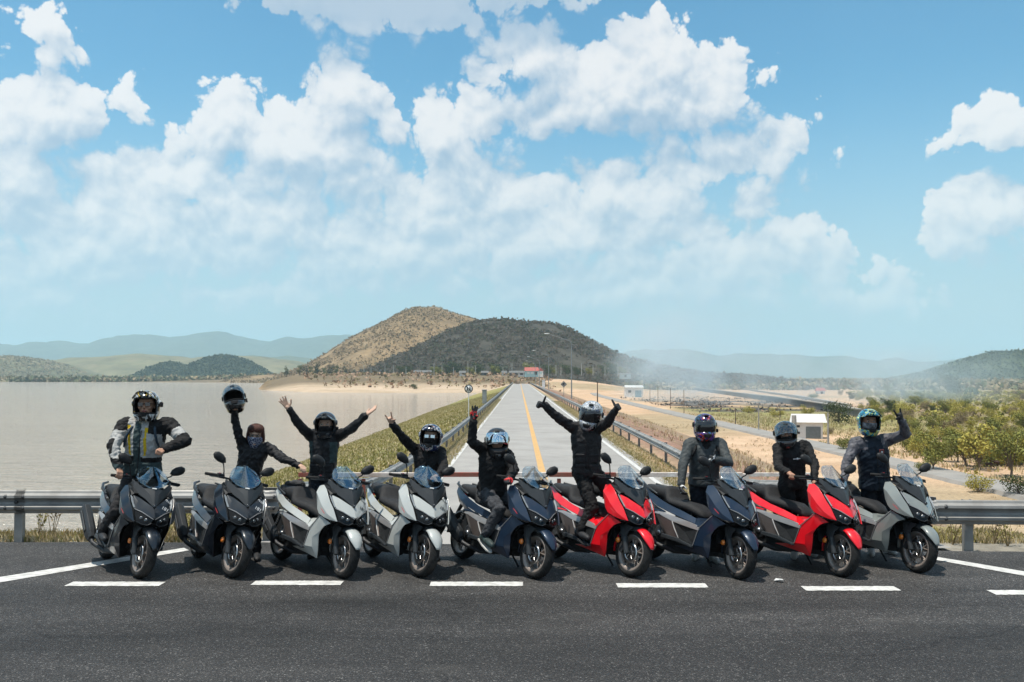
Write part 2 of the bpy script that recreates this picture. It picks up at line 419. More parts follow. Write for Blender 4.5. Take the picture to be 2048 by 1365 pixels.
tag(link('ground', gm), 'dry earth, grass bank and scrub flats around the dam', kind='structure')

# ---------------------------------------------------------------- water
m = bpy.data.materials.new('lake_water'); m.use_nodes = True; T = NT(m.node_tree); T.n.clear()
b = T.node('ShaderNodeBsdfPrincipled'); o = T.node('ShaderNodeOutputMaterial'); T.l.new(b.outputs[0], o.inputs[0])
pos = T.node('ShaderNodeNewGeometry').outputs['Position']
n = T.noise(T.vm('MULTIPLY', pos, (0.010, 0.03, 1)), 1.0, 4, 0.6)
T.put(b.inputs['Base Color'], T.mix(T.mr(n, 0.35, 0.65), (.50, .43, .36, 1), (.56, .48, .40, 1)))
b.inputs['Roughness'].default_value = 0.06; b.inputs['IOR'].default_value = 1.33; b.inputs['Specular IOR Level'].default_value = 0.6
h = T.math('ADD', T.noise(T.vm('MULTIPLY', pos, (0.20, 0.55, 1)), 1.0, 5, 0.66, 0.6), T.math('MULTIPLY', T.noise(T.vm('MULTIPLY', pos, (1.2, 3.6, 1)), 1.0, 3, 0.6), 0.35))
bn = T.node('ShaderNodeBump'); bn.inputs['Strength'].default_value = 1.0; bn.inputs['Distance'].default_value = 2.2
T.put(bn.inputs['Height'], h); T.l.new(bn.outputs[0], b.inputs['Normal'])
wm = MB().add([(-6000, 14, WATER_Z), (0, 14, WATER_Z), (0, 480, WATER_Z), (0, 1500, WATER_Z), (-6000, 1500, WATER_Z)], [(0, 1, 2, 3, 4)]).build('reservoir_water', m)
tag(wm, 'pale grey rippled water of the reservoir', kind='structure')

# ---------------------------------------------------------------- roads
def asphalt():
    m = bpy.data.materials.new('asphalt'); m.use_nodes = True; T = NT(m.node_tree); T.n.clear()
    b = T.node('ShaderNodeBsdfPrincipled'); o = T.node('ShaderNodeOutputMaterial'); T.l.new(b.outputs[0], o.inputs[0])
    pos = T.node('ShaderNodeNewGeometry').outputs['Position']
    v = T.node('ShaderNodeTexVoronoi', feature='F1'); T.put(v.inputs['Vector'], pos); v.inputs['Scale'].default_value = 95
    sepc = T.node('ShaderNodeSeparateColor'); T.put(sepc.inputs[0], v.outputs['Color'])
    stone = T.ramp(sepc.outputs[0], [(0, (.014, .0133, .013)), (.55, (.027, .0255, .0245)), (.88, (.042, .0395, .0375)), (.97, (.085, .080, .076)), (1, (.16, .152, .144))])
    big = T.noise(T.vm('MULTIPLY', pos, (0.22, 0.9, 1)), 1.0, 5, 0.6)
    # wheel tracks as lighter bands along the lane; asphalt darker towards the camera
    sy_ = T.node('ShaderNodeSeparateXYZ'); T.put(sy_.inputs[0], pos)
    wv = T.math('ADD', sy_.outputs[1], T.math('MULTIPLY', big, 0.5))
    worn = T.math('MULTIPLY', T.mr(wv, 8.6, 10.4, 0.85, 1.30, smooth=True), T.mr(T.noise(T.vm('MULTIPLY', pos, (0.03, 0.85, 1)), 1.0, 2, 0.5), 0.32, 0.68, 0.74, 1.26))
    k = T.math('MULTIPLY', worn, T.mr(big, 0.3, 0.7, 0.62, 1.38))
    k = T.math('MULTIPLY', k, T.mr(T.noise(pos, 3.0, 6, 0.7), 0.3, 0.7, 0.85, 1.15))
    # darker oil and tyre smears drawn out along the lane, pale dust in patches
    smear = T.mr(T.noise(T.vm('MULTIPLY', pos, (0.35, 3.2, 1)), 1.0, 6, 0.65), 0.56, 0.70, 1.0, 0.62)
    k = T.math('MULTIPLY', k, smear)
    dust = T.mr(T.noise(pos, 0.9, 5, 0.65, 0.8), 0.56, 0.74, 0.0, 0.40)
    stone = T.mix(dust, stone, (.075, .069, .062, 1))
    ck = T.node('ShaderNodeTexVoronoi', feature='DISTANCE_TO_EDGE'); T.put(ck.inputs['Vector'], T.vm('ADD', pos, T.vm('MULTIPLY', T.noise(pos, 1.6, 4, 0.6, out='Color'), (.9, .9, 0)))); ck.inputs['Scale'].default_value = .28
    k = T.math('MULTIPLY', k, T.mr(ck.outputs['Distance'], 0.0, 0.0035, 0.45, 1.0))
    cc = T.node('ShaderNodeCombineColor'); [T.put(cc.inputs[i], k) for i in range(3)]
    T.put(b.inputs['Base Color'], T.mix(1.0, stone, cc.outputs[0], 'MULTIPLY'))
    T.put(b.inputs['Roughness'], T.mr(sepc.outputs[1], 0, 1, 0.62, 0.92)); b.inputs['Specular IOR Level'].default_value = 0.35
    bn = T.node('ShaderNodeBump'); bn.inputs['Strength'].default_value = 0.6; bn.inputs['Distance'].default_value = 0.006
    T.put(bn.inputs['Height'], T.math('ADD', T.math('MULTIPLY', v.outputs['Distance'], -1.0), T.noise(pos, 30, 4, 0.6))); T.l.new(bn.outputs[0], b.inputs['Normal'])
    return m
def yedge(x): return float(np.interp(x, [-60, -7, -3.6, -2.5, 4, 5.5, 60], [13.5, 13.33, 13.3, 13.28, 13.05, 12.72, 12.3]))
xs = np.linspace(-60, 60, 601); mb = MB(); vs = []; 
for x in xs: vs += [(x, -25, 0.0), (x, yedge(x) + 0.10 * (float(fbm(x * 2.3, 5.5)) - .5) + .03 * random.random(), 0.0)]
mb.add(vs, [(2 * i, 2 * i + 2, 2 * i + 3, 2 * i + 1) for i in range(len(xs) - 1)])
tag(mb.build('road', asphalt()), 'dark coarse asphalt of the main road', kind='structure')
concrete = pm('worn_concrete_road', (.345, .33, .31), (.275, .262, .245), 0.6, 0.88, bump=0.25, bscale=22, detail=8, coords='Position', spec=.25)
ysr = list(np.linspace(13.0, 30, 40)) + list(np.linspace(31, 464, 110)); vs = []
for y in ysr:
    fl = 1.3 * (1 - sm(13.0, 19.5, y)); vs += [(-2.72 - fl * .9, y, float(zc(y)) - 0.006), (0.79, y, float(zc(y)) + 0.02 * float(sm(14, 20, y)) - 0.006), (4.3 + fl, y, float(zc(y)) - 0.006)]
fs = []
for i in range(len(ysr) - 1):
    for k in (0, 1): fs.append((3 * i + k, 3 * i + k + 1, 3 * i + k + 4, 3 * i + k + 3))
tag(MB().add(vs, fs).build('dam_road', concrete), 'straight pale concrete road along the dam crest', kind='structure')
white = pm('road_paint_white', (.66, .65, .62), (.40, .39, .37), 9, 0.75, bump=.2, bscale=60, detail=9, coords='Position')
yellow = pm('road_paint_yellow', (.60, .35, .12), (.48, .30, .13), 5, 0.7, bump=.2, bscale=60, coords='Position')
def strip(name, xa, xb, y0, y1, mat, dz=0.014):
    yy = list(np.linspace(y0, min(y1, 30), 24)) + ([y for y in np.linspace(34, y1, 90)] if y1 > 34 else [])
    vs = []
    for y in yy:
        for x in (xa, xb):
            cr = 0.02 * (1 - abs(x - .79) / 3.5) * float(sm(14, 20, y)); vs.append((x, y, float(zc(y)) + cr - 0.006 + dz))
    return tag(MB().add(vs, [(2 * i, 2 * i + 1, 2 * i + 3, 2 * i + 2) for i in range(len(yy) - 1)]).build(name, mat), kind='structure')
strip('road_edge_line', -2.42, -2.26, 14.5, 462, white); strip('road_edge_line', 3.86, 4.02, 14.5, 462, white)
strip('road_centre_line', 0.62, 0.84, 14.2, 462, yellow)
DASH = [(-228, -42, 1167), (138, 325, 1168), (506, 684, 1166), (861, 1046, 1168), (1234, 1413, 1171), (1607, 1795, 1177), (1982, 2190, 1185)]
for (x0, x1, yp) in DASH:
    a = onz(x0, yp, .004); c = onz(x1, yp, .004)
    q = [(a[0], a[1] - .11, .004), (c[0], c[1] - .11, .004), (c[0], c[1] + .11, .004), (a[0], a[1] + .11, .004)]
    n_ = 40; top = []; bot = []
    for i in range(n_ + 1):
        f_ = i / n_; x_ = a[0] + (c[0] - a[0]) * f_; y_ = a[1] + (c[1] - a[1]) * f_; j1, j2 = (random.uniform(-.008, .008) for _ in range(2)); bot.append((x_ + random.uniform(-.004, .004), y_ - .108 + j1, .004)); top.append((x_ + random.uniform(-.004, .004), y_ + .108 + j2, .004))
    tag(MB().add(bot + top, [(i, i + 1, n_ + 2 + i, n_ + 1 + i) for i in range(n_)]).build('lane_dash', white), kind='structure')
for q in ([(-300, 1202), (-300, 1216), (378, 1101), (368, 1096)], [(1862, 1112), (1866, 1119), (2400, 1215), (2400, 1202)]):
    pts = [onz(*p, .004) for p in q]; tag(MB().add(pts, [(0, 1, 2, 3)]).build('road_taper_line', white), kind='structure')
# access road on the low ground, parallel to the dam
acc = pm('dusty_asphalt', (.30, .28, .255), (.24, .225, .205), .5, .9, coords='Position')
yy = np.linspace(30, 470, 120); vs = []
for y in yy:
    x0 = 33.2 + .5 * math.sin(y / 60); z = max(float(ground(x0 + 1, y)), -6.1) + .06 + 0.2
    vs += [(x0 - .2, y, z - .3), (x0, y, z), (x0 + 3.4, y, z), (x0 + 3.6, y, z - .3)]
fs = []
for i in range(len(yy) - 1):
    for k in range(3): fs.append((4 * i + k, 4 * i + k + 1, 4 * i + k + 5, 4 * i + k + 4))
tag(MB().add(vs, fs).build('access_road', acc), 'narrow dusty access road below the dam', kind='structure')
# ================================================================ guard rails
galv = pm('galvanised_steel', (.36, .35, .33), (.25, .24, .225), 3, .5, metal=.3, bump=.12, bscale=14, rough2=.62)
galv_dark = pm('weathered_post_steel', (.20, .20, .20), (.12, .115, .11), 5, .7, metal=.3, bump=.3)
bolt_m = pm('bolt_steel', (.10, .10, .10), None, 20, .5, metal=.6)
WB = [(0, -.155), (.012, -.145), (.022, -.118), (.078, -.092), (.083, -.060), (.025, -.026), (.012, 0), (.025, .026), (.083, .060), (.078, .092), (.022, .118), (.012, .145), (0, .155)]
def beam_mesh(L, nose=False):
    """W-profile sheet along +X, ribs towards -Y"""
    th = .005; n = len(WB); prof = [(-d, z) for d, z in WB] + [(-d + th, z) for d, z in reversed(WB)]
    mb = MB(); st = [0, L]; vs = []
    for x in st: vs += [(x, d, z) for d, z in prof]
    N = len(prof); fs = [tuple(range(N)), tuple(range(2 * N - 1, N - 1, -1))]
    for i in range(N): j = (i + 1) % N; fs.append((i, i + N, j + N, j))
    mb.add(vs, fs); return mb
BM4 = {}
def rail_piece(parent, a, b):
    a, b = Vector(a), Vector(b); d = b - a; L = round(d.length + .12, 2)
    if L not in BM4:
        BM4[L] = beam_mesh(L).mesh('w_beam', galv)
    o = link('w_beam', BM4[L], parent, a)
    X_ = d.normalized(); Y_ = Vector((-X_.y, X_.x, 0)).normalized(); Z_ = X_.cross(Y_)
    o.rotation_mode = 'QUATERNION'; o.rotation_quaternion = Matrix((X_, Y_, Z_)).transposed().to_quaternion()
    return o
pmb = MB(); 
for q in ((0, .055, .11, .006), ): pass
pmb.box((0, .052, -.40), (.11, .006, 1.1)); pmb.box((-.052, .095, -.40), (.006, .08, 1.1)); pmb.box((.052, .095, -.40), (.006, .08, 1.1)); pmb.box((0, .030, 0), (.09, .05, .30))
POST = pmb.mesh('post', galv_dark); POSTL = pmb.mesh('post', galv)
bmb = MB(); bmb.lathe([(0, -.045), (.022, -.040), (.03, -.022), (.03, -.012)], 10, 'Y'); BOLT = bmb.mesh('bolt', bolt_m)
def guard_rail(label, path, zt, flip=False, step=4.0, posts=True, dark=True, bolts=3, group='steel guard rails'):
    root = thing('guard_rail', label, 'guard rail', (path[0][0], path[0][1], 0), group=group)
    p = [Vector((x, y, 0)) for x, y in path]; out = [p[0]]; i = 1; cur = p[0]; need = step
    while i < len(p):
        d = (p[i] - cur).length
        if d >= need: cur = cur + (p[i] - cur).normalized() * need; out.append(cur.copy()); need = step
        else: need -= d; cur = p[i]; i += 1
    if (out[-1] - p[-1]).length > .4: out.append(p[-1])
    off = Vector(root.location)
    pts = [Vector((q.x, q.y, zt(q.x, q.y) - .155)) - off for q in out]
    if flip: pts = pts[::-1]
    for a, b in zip(pts[:-1], pts[1:]): rail_piece(root, a, b)
    for k, q in enumerate(pts):
        d = (pts[min(k + 1, len(pts) - 1)] - pts[max(k - 1, 0)]); rz = math.atan2(d.y, d.x)
        if posts and 0 < k < len(pts) - (0 if not flip else 0):
            link('post', POST if dark else POSTL, root, q, (0, 0, rz))
        if k < bolts or k > len(pts) - bolts - 1:
            link('bolt', BOLT, root, q + Vector((0, 0, 0)), (0, 0, rz))
            for dx in (-.12, .12):
                for dz in (-.075, .075):
                    nrm = Vector((math.sin(rz), -math.cos(rz), 0)) * .045
                    link('bolt', BOLT, root, q + Vector((math.cos(rz) * dx, math.sin(rz) * dx, dz)) + nrm, (0, 0, rz))
    return root, pts
def nose(root, c, rz):
    """rounded terminal that wraps the end of the beam"""
    mb = MB(); vs = []; n = 12; th = .006
    for k in range(n + 1):
        a = -PI / 2 + PI * 1.25 * k / n
        for d, z in WB:
            r = .17 + d * .8; vs.append((r * math.cos(a), r * math.sin(a) + .12, z * (1 + .05 * math.sin(a))))
    N = len(WB); fs = [(k * N + i, k * N + i + 1, (k + 1) * N + i + 1, (k + 1) * N + i) for k in range(n) for i in range(N - 1)]
    mb.sheet(vs, fs, th); o = mb.build('terminal', galv, root); o.location = c; o.rotation_euler = (0, 0, rz); return o
ztf = lambda x, y: .67
g1, pts = guard_rail('steel guard rail beside the water along the main road', [(-18.8, 13.55), (-14.8, 13.52), (-10.8, 13.5), (-6.8, 13.5), (-3.42, 13.5)], ztf, dark=False, bolts=9)
nose(g1, pts[-1], 0)
link('post', POSTL, g1, Vector((-4.0, 13.5, .515)) - Vector(g1.location))
g2, pts = guard_rail('steel guard rail with rounded end past the grey scooter, edge of the dry field', [(5.32, 12.86), (5.95, 12.84), (9.3, 12.7), (13.3, 12.55), (17.3, 12.4)], lambda x, y: .63, dark=False, bolts=9, step=3.99)
nm = nose(g2, pts[0], PI); nm.scale = (1, -1, 1)
link('post', POSTL, g2, Vector((5.78, 12.86, .475)) - Vector(g2.location))
ztd = lambda x, y: float(zc(y)) + .70
guard_rail('long steel guard rail along the dam road on the water side', [(-3.34, 14.3), (-3.42, 18), (-3.38, 22), (-3.2, 30), (-2.98, 40), (-2.93, 60), (-2.9, 460)], ztd, dark=True, bolts=5)
guard_rail('long steel guard rail along the dam road on the dry field side', [(4.95, 15.4), (4.62, 19), (4.85, 25), (5.1, 33), (5.15, 60), (5.1, 460)], ztd, flip=True, dark=True, bolts=6)

# ---------------------------------------------------------------- red and white barrier across the dam road
rust = pm('rusty_red_paint', (.28, .065, .045), (.20, .095, .065), 14, .65, bump=.3, bscale=50, detail=9)
wpaint = pm('chipped_white_paint', (.72, .70, .66), (.45, .33, .26), 5, .6, bump=.25, bscale=40, detail=10)
def swing_bar(label, segs, legs, Y, z, extra=None):
    a = aty(segs[0][0], 948, Y); root = thing('road_barrier', label, 'barrier', (a[0], Y, 0), group='swing bars closing the dam road')
    for (x0, x1, red) in segs:
        p, q = aty(x0, 948, Y)[0] - a[0], aty(x1, 948, Y)[0] - a[0]
        MB().box(((p + q) / 2, 0, z), (q - p - .004, .06, .065)).build('bar_section', rust if red else wpaint, root, bevel=.006)
    for lx in legs:
        p = aty(lx, 948, Y)[0] - a[0]; MB().box((p, .01, (z - .04) / 2 - .1), (.055, .055, z + .12)).build('leg', rust, root, bevel=.005)
    if extra: extra(root, a)
    return root
swing_bar('rusty swing bar with red end post beside the cheering rider by the water', [(597, 628, 1), (628, 830, 0)], [(600, ), (727, )] and [600, 727], 14.5, .785)
def braces(root, a):
    x = aty(1492, 948, 14.5)[0] - a[0]
    MB().box((x, .01, .30), (.10, .08, 1.0)).build('end_post', wpaint, root, bevel=.006)
    for s, zt in ((-.33, .74), (-.30, .70)):
        mb = MB(); mb.tube([(x - .05, 0, .74), (x - .42, 0, .45)] if zt > .72 else [(x - .05, 0, .52), (x - .20, 0, .76)], .018, 6); mb.build('brace', rust, root)
    MB().box((x + .55, .0, .787), (1.0, .05, .055)).build('bar_section', wpaint, root, bevel=.006)
swing_bar('rusty swing bar chipped from red to white, reaching the braced white post', [(832, 1020, 1), (1020, 1098, 0), (1098, 1232, 1), (1232, 1485, 0)], [1118], 14.55, .785, braces)

# ================================================================ lamps, signs, poles
lampm = pm('lamp_pole_grey', (.30, .31, .31), (.24, .25, .25), 4, .5, metal=.4)
lamph = pm('lamp_head_pale', (.62, .62, .60), None, 5, .4)
def lamp(x, y, h=9.7, label=''):
    zg = float(ground(x, y)); root = thing('street_lamp', label, 'street lamp', (x, y, zg), group='street lamps along the dam')
    MB().tube([(0, 0, -.2), (0, 0, h * .5), (0, 0, h - .5), (-.25, 0, h - .12), (-.8, 0, h + .1), (-3.6, 0, h + 1.0)], [.11, .095, .075, .06, .05, .04], 8).build('pole', lampm, root)
    MB().box((0, 0, .02), (.4, .4, .06)).build('base_plate', lampm, root)
    mb = MB(); mb.sphere((-4.1, 0, h + 1.13), (.52, .16, .09), 10, 6); o = mb.build('lamp_head', lamph, root)
for (x, y), lb in zip([(8.75, 166), (8.2, 276), (7.6, 368), (7.6, 462), (7.8, 540)], ['tall curved street lamp, first of the row along the dam', 'curved street lamp, second of the row along the dam', 'curved street lamp, third of the row along the dam', 'curved street lamp at the dam end, fourth of the row', 'far street lamp beyond the red-roofed house, last of the row']): lamp(x, y, label=lb)
sign_w = pm('sign_white', (.80, .80, .78), None, 5, .45); sign_k = pm('sign_black', (.02, .02, .02), None, 5, .5); sign_back = pm('sign_back_grey', (.16, .155, .15), (.22, .21, .2), 4, .6)
p = aty(937.3, 778, 70); root = thing('road_sign', 'round white sign with black ring, slash and figures beside the dam rail', 'road sign', (p[0], 70, float(ground(p[0], 70))))
zg = root.location.z; zs = p[2] - zg
MB().tube([(0, .03, -.3), (0, .03, zs + .25)], .03, 8).build('post', sign_w, root)
pl = MB().lathe([(0, -.012), (.30, -.012), (.30, .012), (0, .012)], 32, 'Y', (0, 0, zs)).build('plate', sign_w, root)
MB().lathe([(.245, -.019), (.30, -.019), (.30, -.013), (.245, -.013)], 32, 'Y', (0, 0, zs), close=True).build('ring', sign_k, pl)
mb = MB(); mb.box((0, -.018, zs), (.05, .005, .50), rot=Matrix.Rotation(R(-45), 3, 'Y')); mb.build('slash', sign_k, pl)
for sx in (-.08, .09):      # two walking figures
    mb = MB(); mb.lathe([(0, -.017), (.035, -.017), (.035, -.014), (0, -.014)], 10, 'Y', (sx, 0, zs + .13))
    mb.prism([(sx - .04, zs + .09), (sx + .04, zs + .09), (sx + .03, zs - .03), (sx + .07, zs - .17), (sx + .03, zs - .17), (sx, zs - .06), (sx - .05, zs - .17), (sx - .085, zs - .17), (sx - .03, zs - .02)], -.018, -.014)
    mb.build('figure', sign_k, pl)
x, y = 6.2, 138; zg = float(ground(x, y)); zs = aty(1125.6, 769, y)[2] - zg
root = thing('road_sign', 'grey diamond warning sign seen from behind, outside the far rail', 'road sign', (x, y, zg))
MB().tube([(0, .04, -.3), (0, .04, zs + .4)], .035, 8).build('post', lampm, root)
pl = MB().prism([(-.46, zs), (0, zs + .46), (.46, zs), (0, zs - .46)], -.012, .012).build('plate', sign_back, root)
MB().prism([(-.2, zs + .02), (-.02, zs + .2), (.2, zs + .08), (.04, zs + .02), (-.06, zs - .14)], -.018, -.013).build('mark', sign_k, pl)
def cabinet(x, y, w, h, label, mat, name='roadside_cabinet'):
    zg = float(ground(x, y)); root = thing(name, label, 'cabinet', (x, y, zg))
    MB().box((0, 0, h / 2 - .1), (w, w * .8, h + .1)).build('cabinet_body', mat, root, bevel=.03)
    MB().box((0, 0, h + .0), (w * 1.25, w, .10)).build('cap', mat, root, bevel=.02)
    MB().box((0, -w * .4 - .006, h * .55), (w * .7, .012, h * .7)).build('door', mat, root)
cm = pm('cabinet_grey', (.30, .31, .31), (.22, .23, .23), 3, .6)
cabinet(-3.95, 114, .5, 1.6, 'grey steel cabinet behind the rail near the round sign', cm)
cabinet(6.6, 268, .8, 2.3, 'white cabinet beside the far rail of the dam road', sign_w)
pole_m = pm('utility_pole_concrete', (.36, .34, .31), (.27, .25, .23), 3, .9); pole_b = pm('utility_pole_wood', (.13, .09, .06), (.09, .06, .045), 6, .9); pale_pole = pm('pale_pole', (.55, .54, .50), None, 3, .8)
def pole(px, pyb, pyt, z, mat, label, r=.11, arm=True, group=None, Yd=None):
    if Yd is None: b_ = onz(px, pyb, z)
    else: b_ = aty(px, pyb, Yd)
    t_ = aty(px, pyt, b_[1]); h = t_[2] - b_[2]
    root = thing('utility_pole', label, 'pole', tuple(b_), group=group)
    MB().tube([(0, 0, -.3), (0, 0, h)], [r, r * .7], 8).build('shaft', mat, root)
    if arm:
        MB().box((0, -.09, h - .3), (1.5, .09, .09)).build('crossarm', mat, root)
        for sx in (-.6, 0, .6): MB().lathe([(0, h - .25), (.05, h - .22), (.05, h - .12), (0, h - .08)], 8, 'Z', (sx, -.09, 0)).build('insulator', cm, root)
    return root
pole(1517.5, 863, 806, -6, pole_m, 'slim concrete utility pole with crossarm beside the access road')
pole(1656.5, 893, 826, -6, pole_m, 'plain grey utility pole standing at the corner of the white hut', r=.13, arm=False)
pole(1588.5, 884, 831, -6, pole_m, 'stout plain concrete pole standing before the white hut', r=.42, arm=False)
pole(1195, 803, 765, -1.6, pole_b, 'short brown wooden post outside the dam rail', r=.10, arm=False)
for i, (px, b_, t_) in enumerate([(1341, 818, 776), (1368, 827, 780), (1316, 812, 773), (1471, 851, 817), (1300, 806, 768), (1560, 842, 815)]):
    pole(px, b_, t_, -6, pole_b, 'thin dark wire pole rising in the smoky field', r=.08, arm=False, group='thin poles in the smoky field')
for i, px in enumerate([728, 742, 770, 787, 812, 868, 884, 907, 936, 951, 1006, 1024, 1112, 1122, 1163, 1186, 1210, 1236]):
    pole(px, 750.5, 731 + 4 * math.sin(i * 2.1), 0, pale_pole, 'pale pole standing at the foot of the dark hill', r=.16, arm=(i % 3 == 0), group='pale poles at the foot of the hill', Yd=600 + 12 * math.sin(i * 1.7))

# ================================================================ buildings
wallw = pm('whitewashed_wall', (.74, .73, .70), (.66, .65, .62), 1.5, .85, bump=.1); roofw = pm('bleached_roof_sheet', (.60, .59, .56), (.52, .51, .48), 2, .7)
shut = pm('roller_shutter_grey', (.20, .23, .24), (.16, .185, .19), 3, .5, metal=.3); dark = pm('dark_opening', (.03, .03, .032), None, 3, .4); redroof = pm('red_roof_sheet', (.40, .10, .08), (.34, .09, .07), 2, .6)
teal = pm('pale_teal_wall', (.36, .55, .56), (.44, .60, .60), 2, .8); greyroof = pm('grey_roof_sheet', (.17, .165, .16), (.12, .12, .115), 2, .85)
def house(px0, px1, pyb, pyt, Yd, label, wall, roof, depth=.8, rz=0, gable=.28, name='house', openings=(), over=.4, gable_front=False):
    a = aty(px0, pyb, Yd); c = aty(px1, pyb, Yd); w = c[0] - a[0]; z0 = a[2]; H_ = aty(px0, pyt, Yd)[2] - z0; d = w * depth
    root = thing(name, label, 'building', ((a[0] + c[0]) / 2, Yd + d / 2, z0), rz)
    hw = H_ * (1 - gable)
    MB().box((0, 0, hw / 2 - .5), (w, d, hw + 1.0)).build('wall', wall, root)
    mb = MB(); e = over; hr = H_ * gable
    if gable_front: mb.add([(-w / 2 - e, -d / 2 - e, hw - .1), (0, -d / 2 - e, hw + hr), (w / 2 + e, -d / 2 - e, hw - .1), (-w / 2 - e, d / 2 + e, hw - .1), (0, d / 2 + e, hw + hr), (w / 2 + e, d / 2 + e, hw - .1)], [(0, 1, 2), (5, 4, 3), (0, 3, 4, 1), (1, 4, 5, 2), (0, 2, 5, 3)])
    else: mb.add([(-w / 2 - e, -d / 2 - e, hw - .1), (w / 2 + e, -d / 2 - e, hw - .1), (w / 2 + e, d / 2 + e, hw - .1), (-w / 2 - e, d / 2 + e, hw - .1), (-w / 2 - e * .6, 0, hw + hr), (w / 2 + e * .6, 0, hw + hr)], [(0, 1, 5, 4), (2, 3, 4, 5), (0, 4, 3), (1, 2, 5), (0, 3, 2, 1)])
    mb.build('roof', roof, root)
    for (nm, cx, cz, ww, hh, mt) in openings:
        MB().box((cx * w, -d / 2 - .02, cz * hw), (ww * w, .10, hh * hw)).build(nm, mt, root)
    return root, w, d, hw
h, w, d, hw = house(1595, 1650, 878, 829, 134, 'small white pump hut with grey roller shutter beside the access road', wallw, roofw, .8, R(-14), .30, 'pump_hut', over=.55,
    openings=[('roller_shutter', .17, .36, .52, .70, shut), ('window', -.36, .72, .12, .13, dark), ('window', -.36, .34, .12, .13, dark)])
for z in np.linspace(.12, .66, 9): MB().box((.17 * w, -d / 2 - .085, z * hw), (.50 * w, .02, .03)).build('shutter_slat', shut, h)
for zz in (.72, .34): MB().box((w / 2 + .02, -.12 * d, zz * hw), (.08, .2 * d, .13 * hw)).build('window', dark, h)
house(1252, 1286, 796, 771, 408, 'white booth with blue-grey door in the smoke beyond the access road', wallw, roofw, .9, 0, .16, 'field_booth', [('door', .22, .36, .36, .66, pm('blue_grey_door', (.25, .38, .45), None, 3, .6)), ('window', -.28, .6, .16, .22, dark)])
house(1634.5, 1650, 789, 776, 495, 'tiny red-roofed shelter at the edge of the scrub', wallw, redroof, .8, 0, .45, 'field_shelter', [('door', .1, .4, .3, .7, dark)])
house(1050, 1076, 750.5, 735, 500, 'pale teal house with red roof at the end of the dam road', teal, redroof, .7, R(5), .45, 'dam_house', [('window', -.28, .5, .18, .45, wallw), ('window', .02, .5, .18, .45, wallw), ('door', .3, .42, .18, .7, dark)])
house(1076.5, 1086, 750.5, 736, 500, 'narrow white gabled wing beside the red-roofed house', wallw, redroof, 1.2, R(5), .4, 'dam_house_wing', [('window', 0, .5, .4, .4, teal)], gable_front=True, over=.15)
house(827, 861, 751.5, 741, 620, 'low white building with flat grey roof below the hill', wallw, greyroof, .5, R(4), .3, 'long_building', [('window', -.3, .55, .14, .4, dark), ('window', -.05, .55, .14, .4, dark), ('window', .2, .55, .14, .4, dark), ('door', .4, .42, .08, .7, dark)], over=.8)
for i, (a, b_, lb) in enumerate([(919, 931, 'small open shed beneath the hill, beside the low white building'), (963, 976, 'grey-roofed shed among dark trees, centre of the shed row'), (1004, 1013, 'little pavilion beside the shed row'), (1019, 1034, 'wider shed next to the little pavilion'), (1036, 1048, 'shed with steep roof adjoining the red-roofed house')]):
    house(a, b_, 750.5, 742, 560 + 8 * i, lb, wallw if i % 2 == 0 else greyroof, greyroof, .7, 0, .45, 'shed', [('doorway', .1, .4, .5, .7, dark)], over=.5)
house(1240, 1262, 755, 747, 560, 'pale flat-roofed store in the smoke near the hill foot', pm('hazy_blue_wall', (.45, .52, .54), None, 2, .8), greyroof, .5, 0, .2, 'store', [('door', 0, .4, .2, .7, dark)])
# concrete canal walls in the burnt field, the front one dark with pale coping
cw = pm('canal_concrete', (.38, .35, .31), (.28, .26, .23), .3, .9, coords='Position'); cd = pm('canal_dark_wall', (.085, .085, .085), (.14, .135, .13), .4, .9, coords='Position')
cp = [(1262, 771), (1300, 774.5), (1390, 781), (1470, 793), (1560, 806), (1640, 820), (1720, 836)]
def canal(label, dz, pts, h, mat):
    P3 = [onz(px, py, -6) for px, py in pts]; root = thing('canal_wall', label, 'wall', (P3[0][0], P3[0][1], -6), group='canal walls in the smoky field')
    for a, c in zip(P3[:-1], P3[1:]):
        a = a - P3[0]; c = c - P3[0]; n = np.array([c[1] - a[1], -(c[0] - a[0]), 0]); n = n / np.linalg.norm(n) * .3
        vs = [a - n, c - n, c + n, a + n]; vs = [(v[0], v[1], -.3) for v in vs] + [(v[0], v[1], h) for v in vs]
        MB().add(vs, [(0, 1, 5, 4), (1, 2, 6, 5), (2, 3, 7, 6), (3, 0, 4, 7), (4, 5, 6, 7)]).build('wall_section', mat, root)
        vs = [a - n * 1.6, c - n * 1.6, c + n * 1.6, a + n * 1.6]; vs = [(v[0], v[1], h) for v in vs] + [(v[0], v[1], h + .25) for v in vs]
        MB().add(vs, [(0, 1, 5, 4), (1, 2, 6, 5), (2, 3, 7, 6), (3, 0, 4, 7), (4, 5, 6, 7), (3, 2, 1, 0)]).build('coping', cw, root)
canal('dark canal wall with pale coping crossing the burnt field', 0, cp, 1.6, cd)
canal('pale concrete bank edge of the canal behind the dark wall', 0, [(1300, 768), (1400, 772.5), (1500, 782), (1600, 797), (1700, 816)], .7, cw)
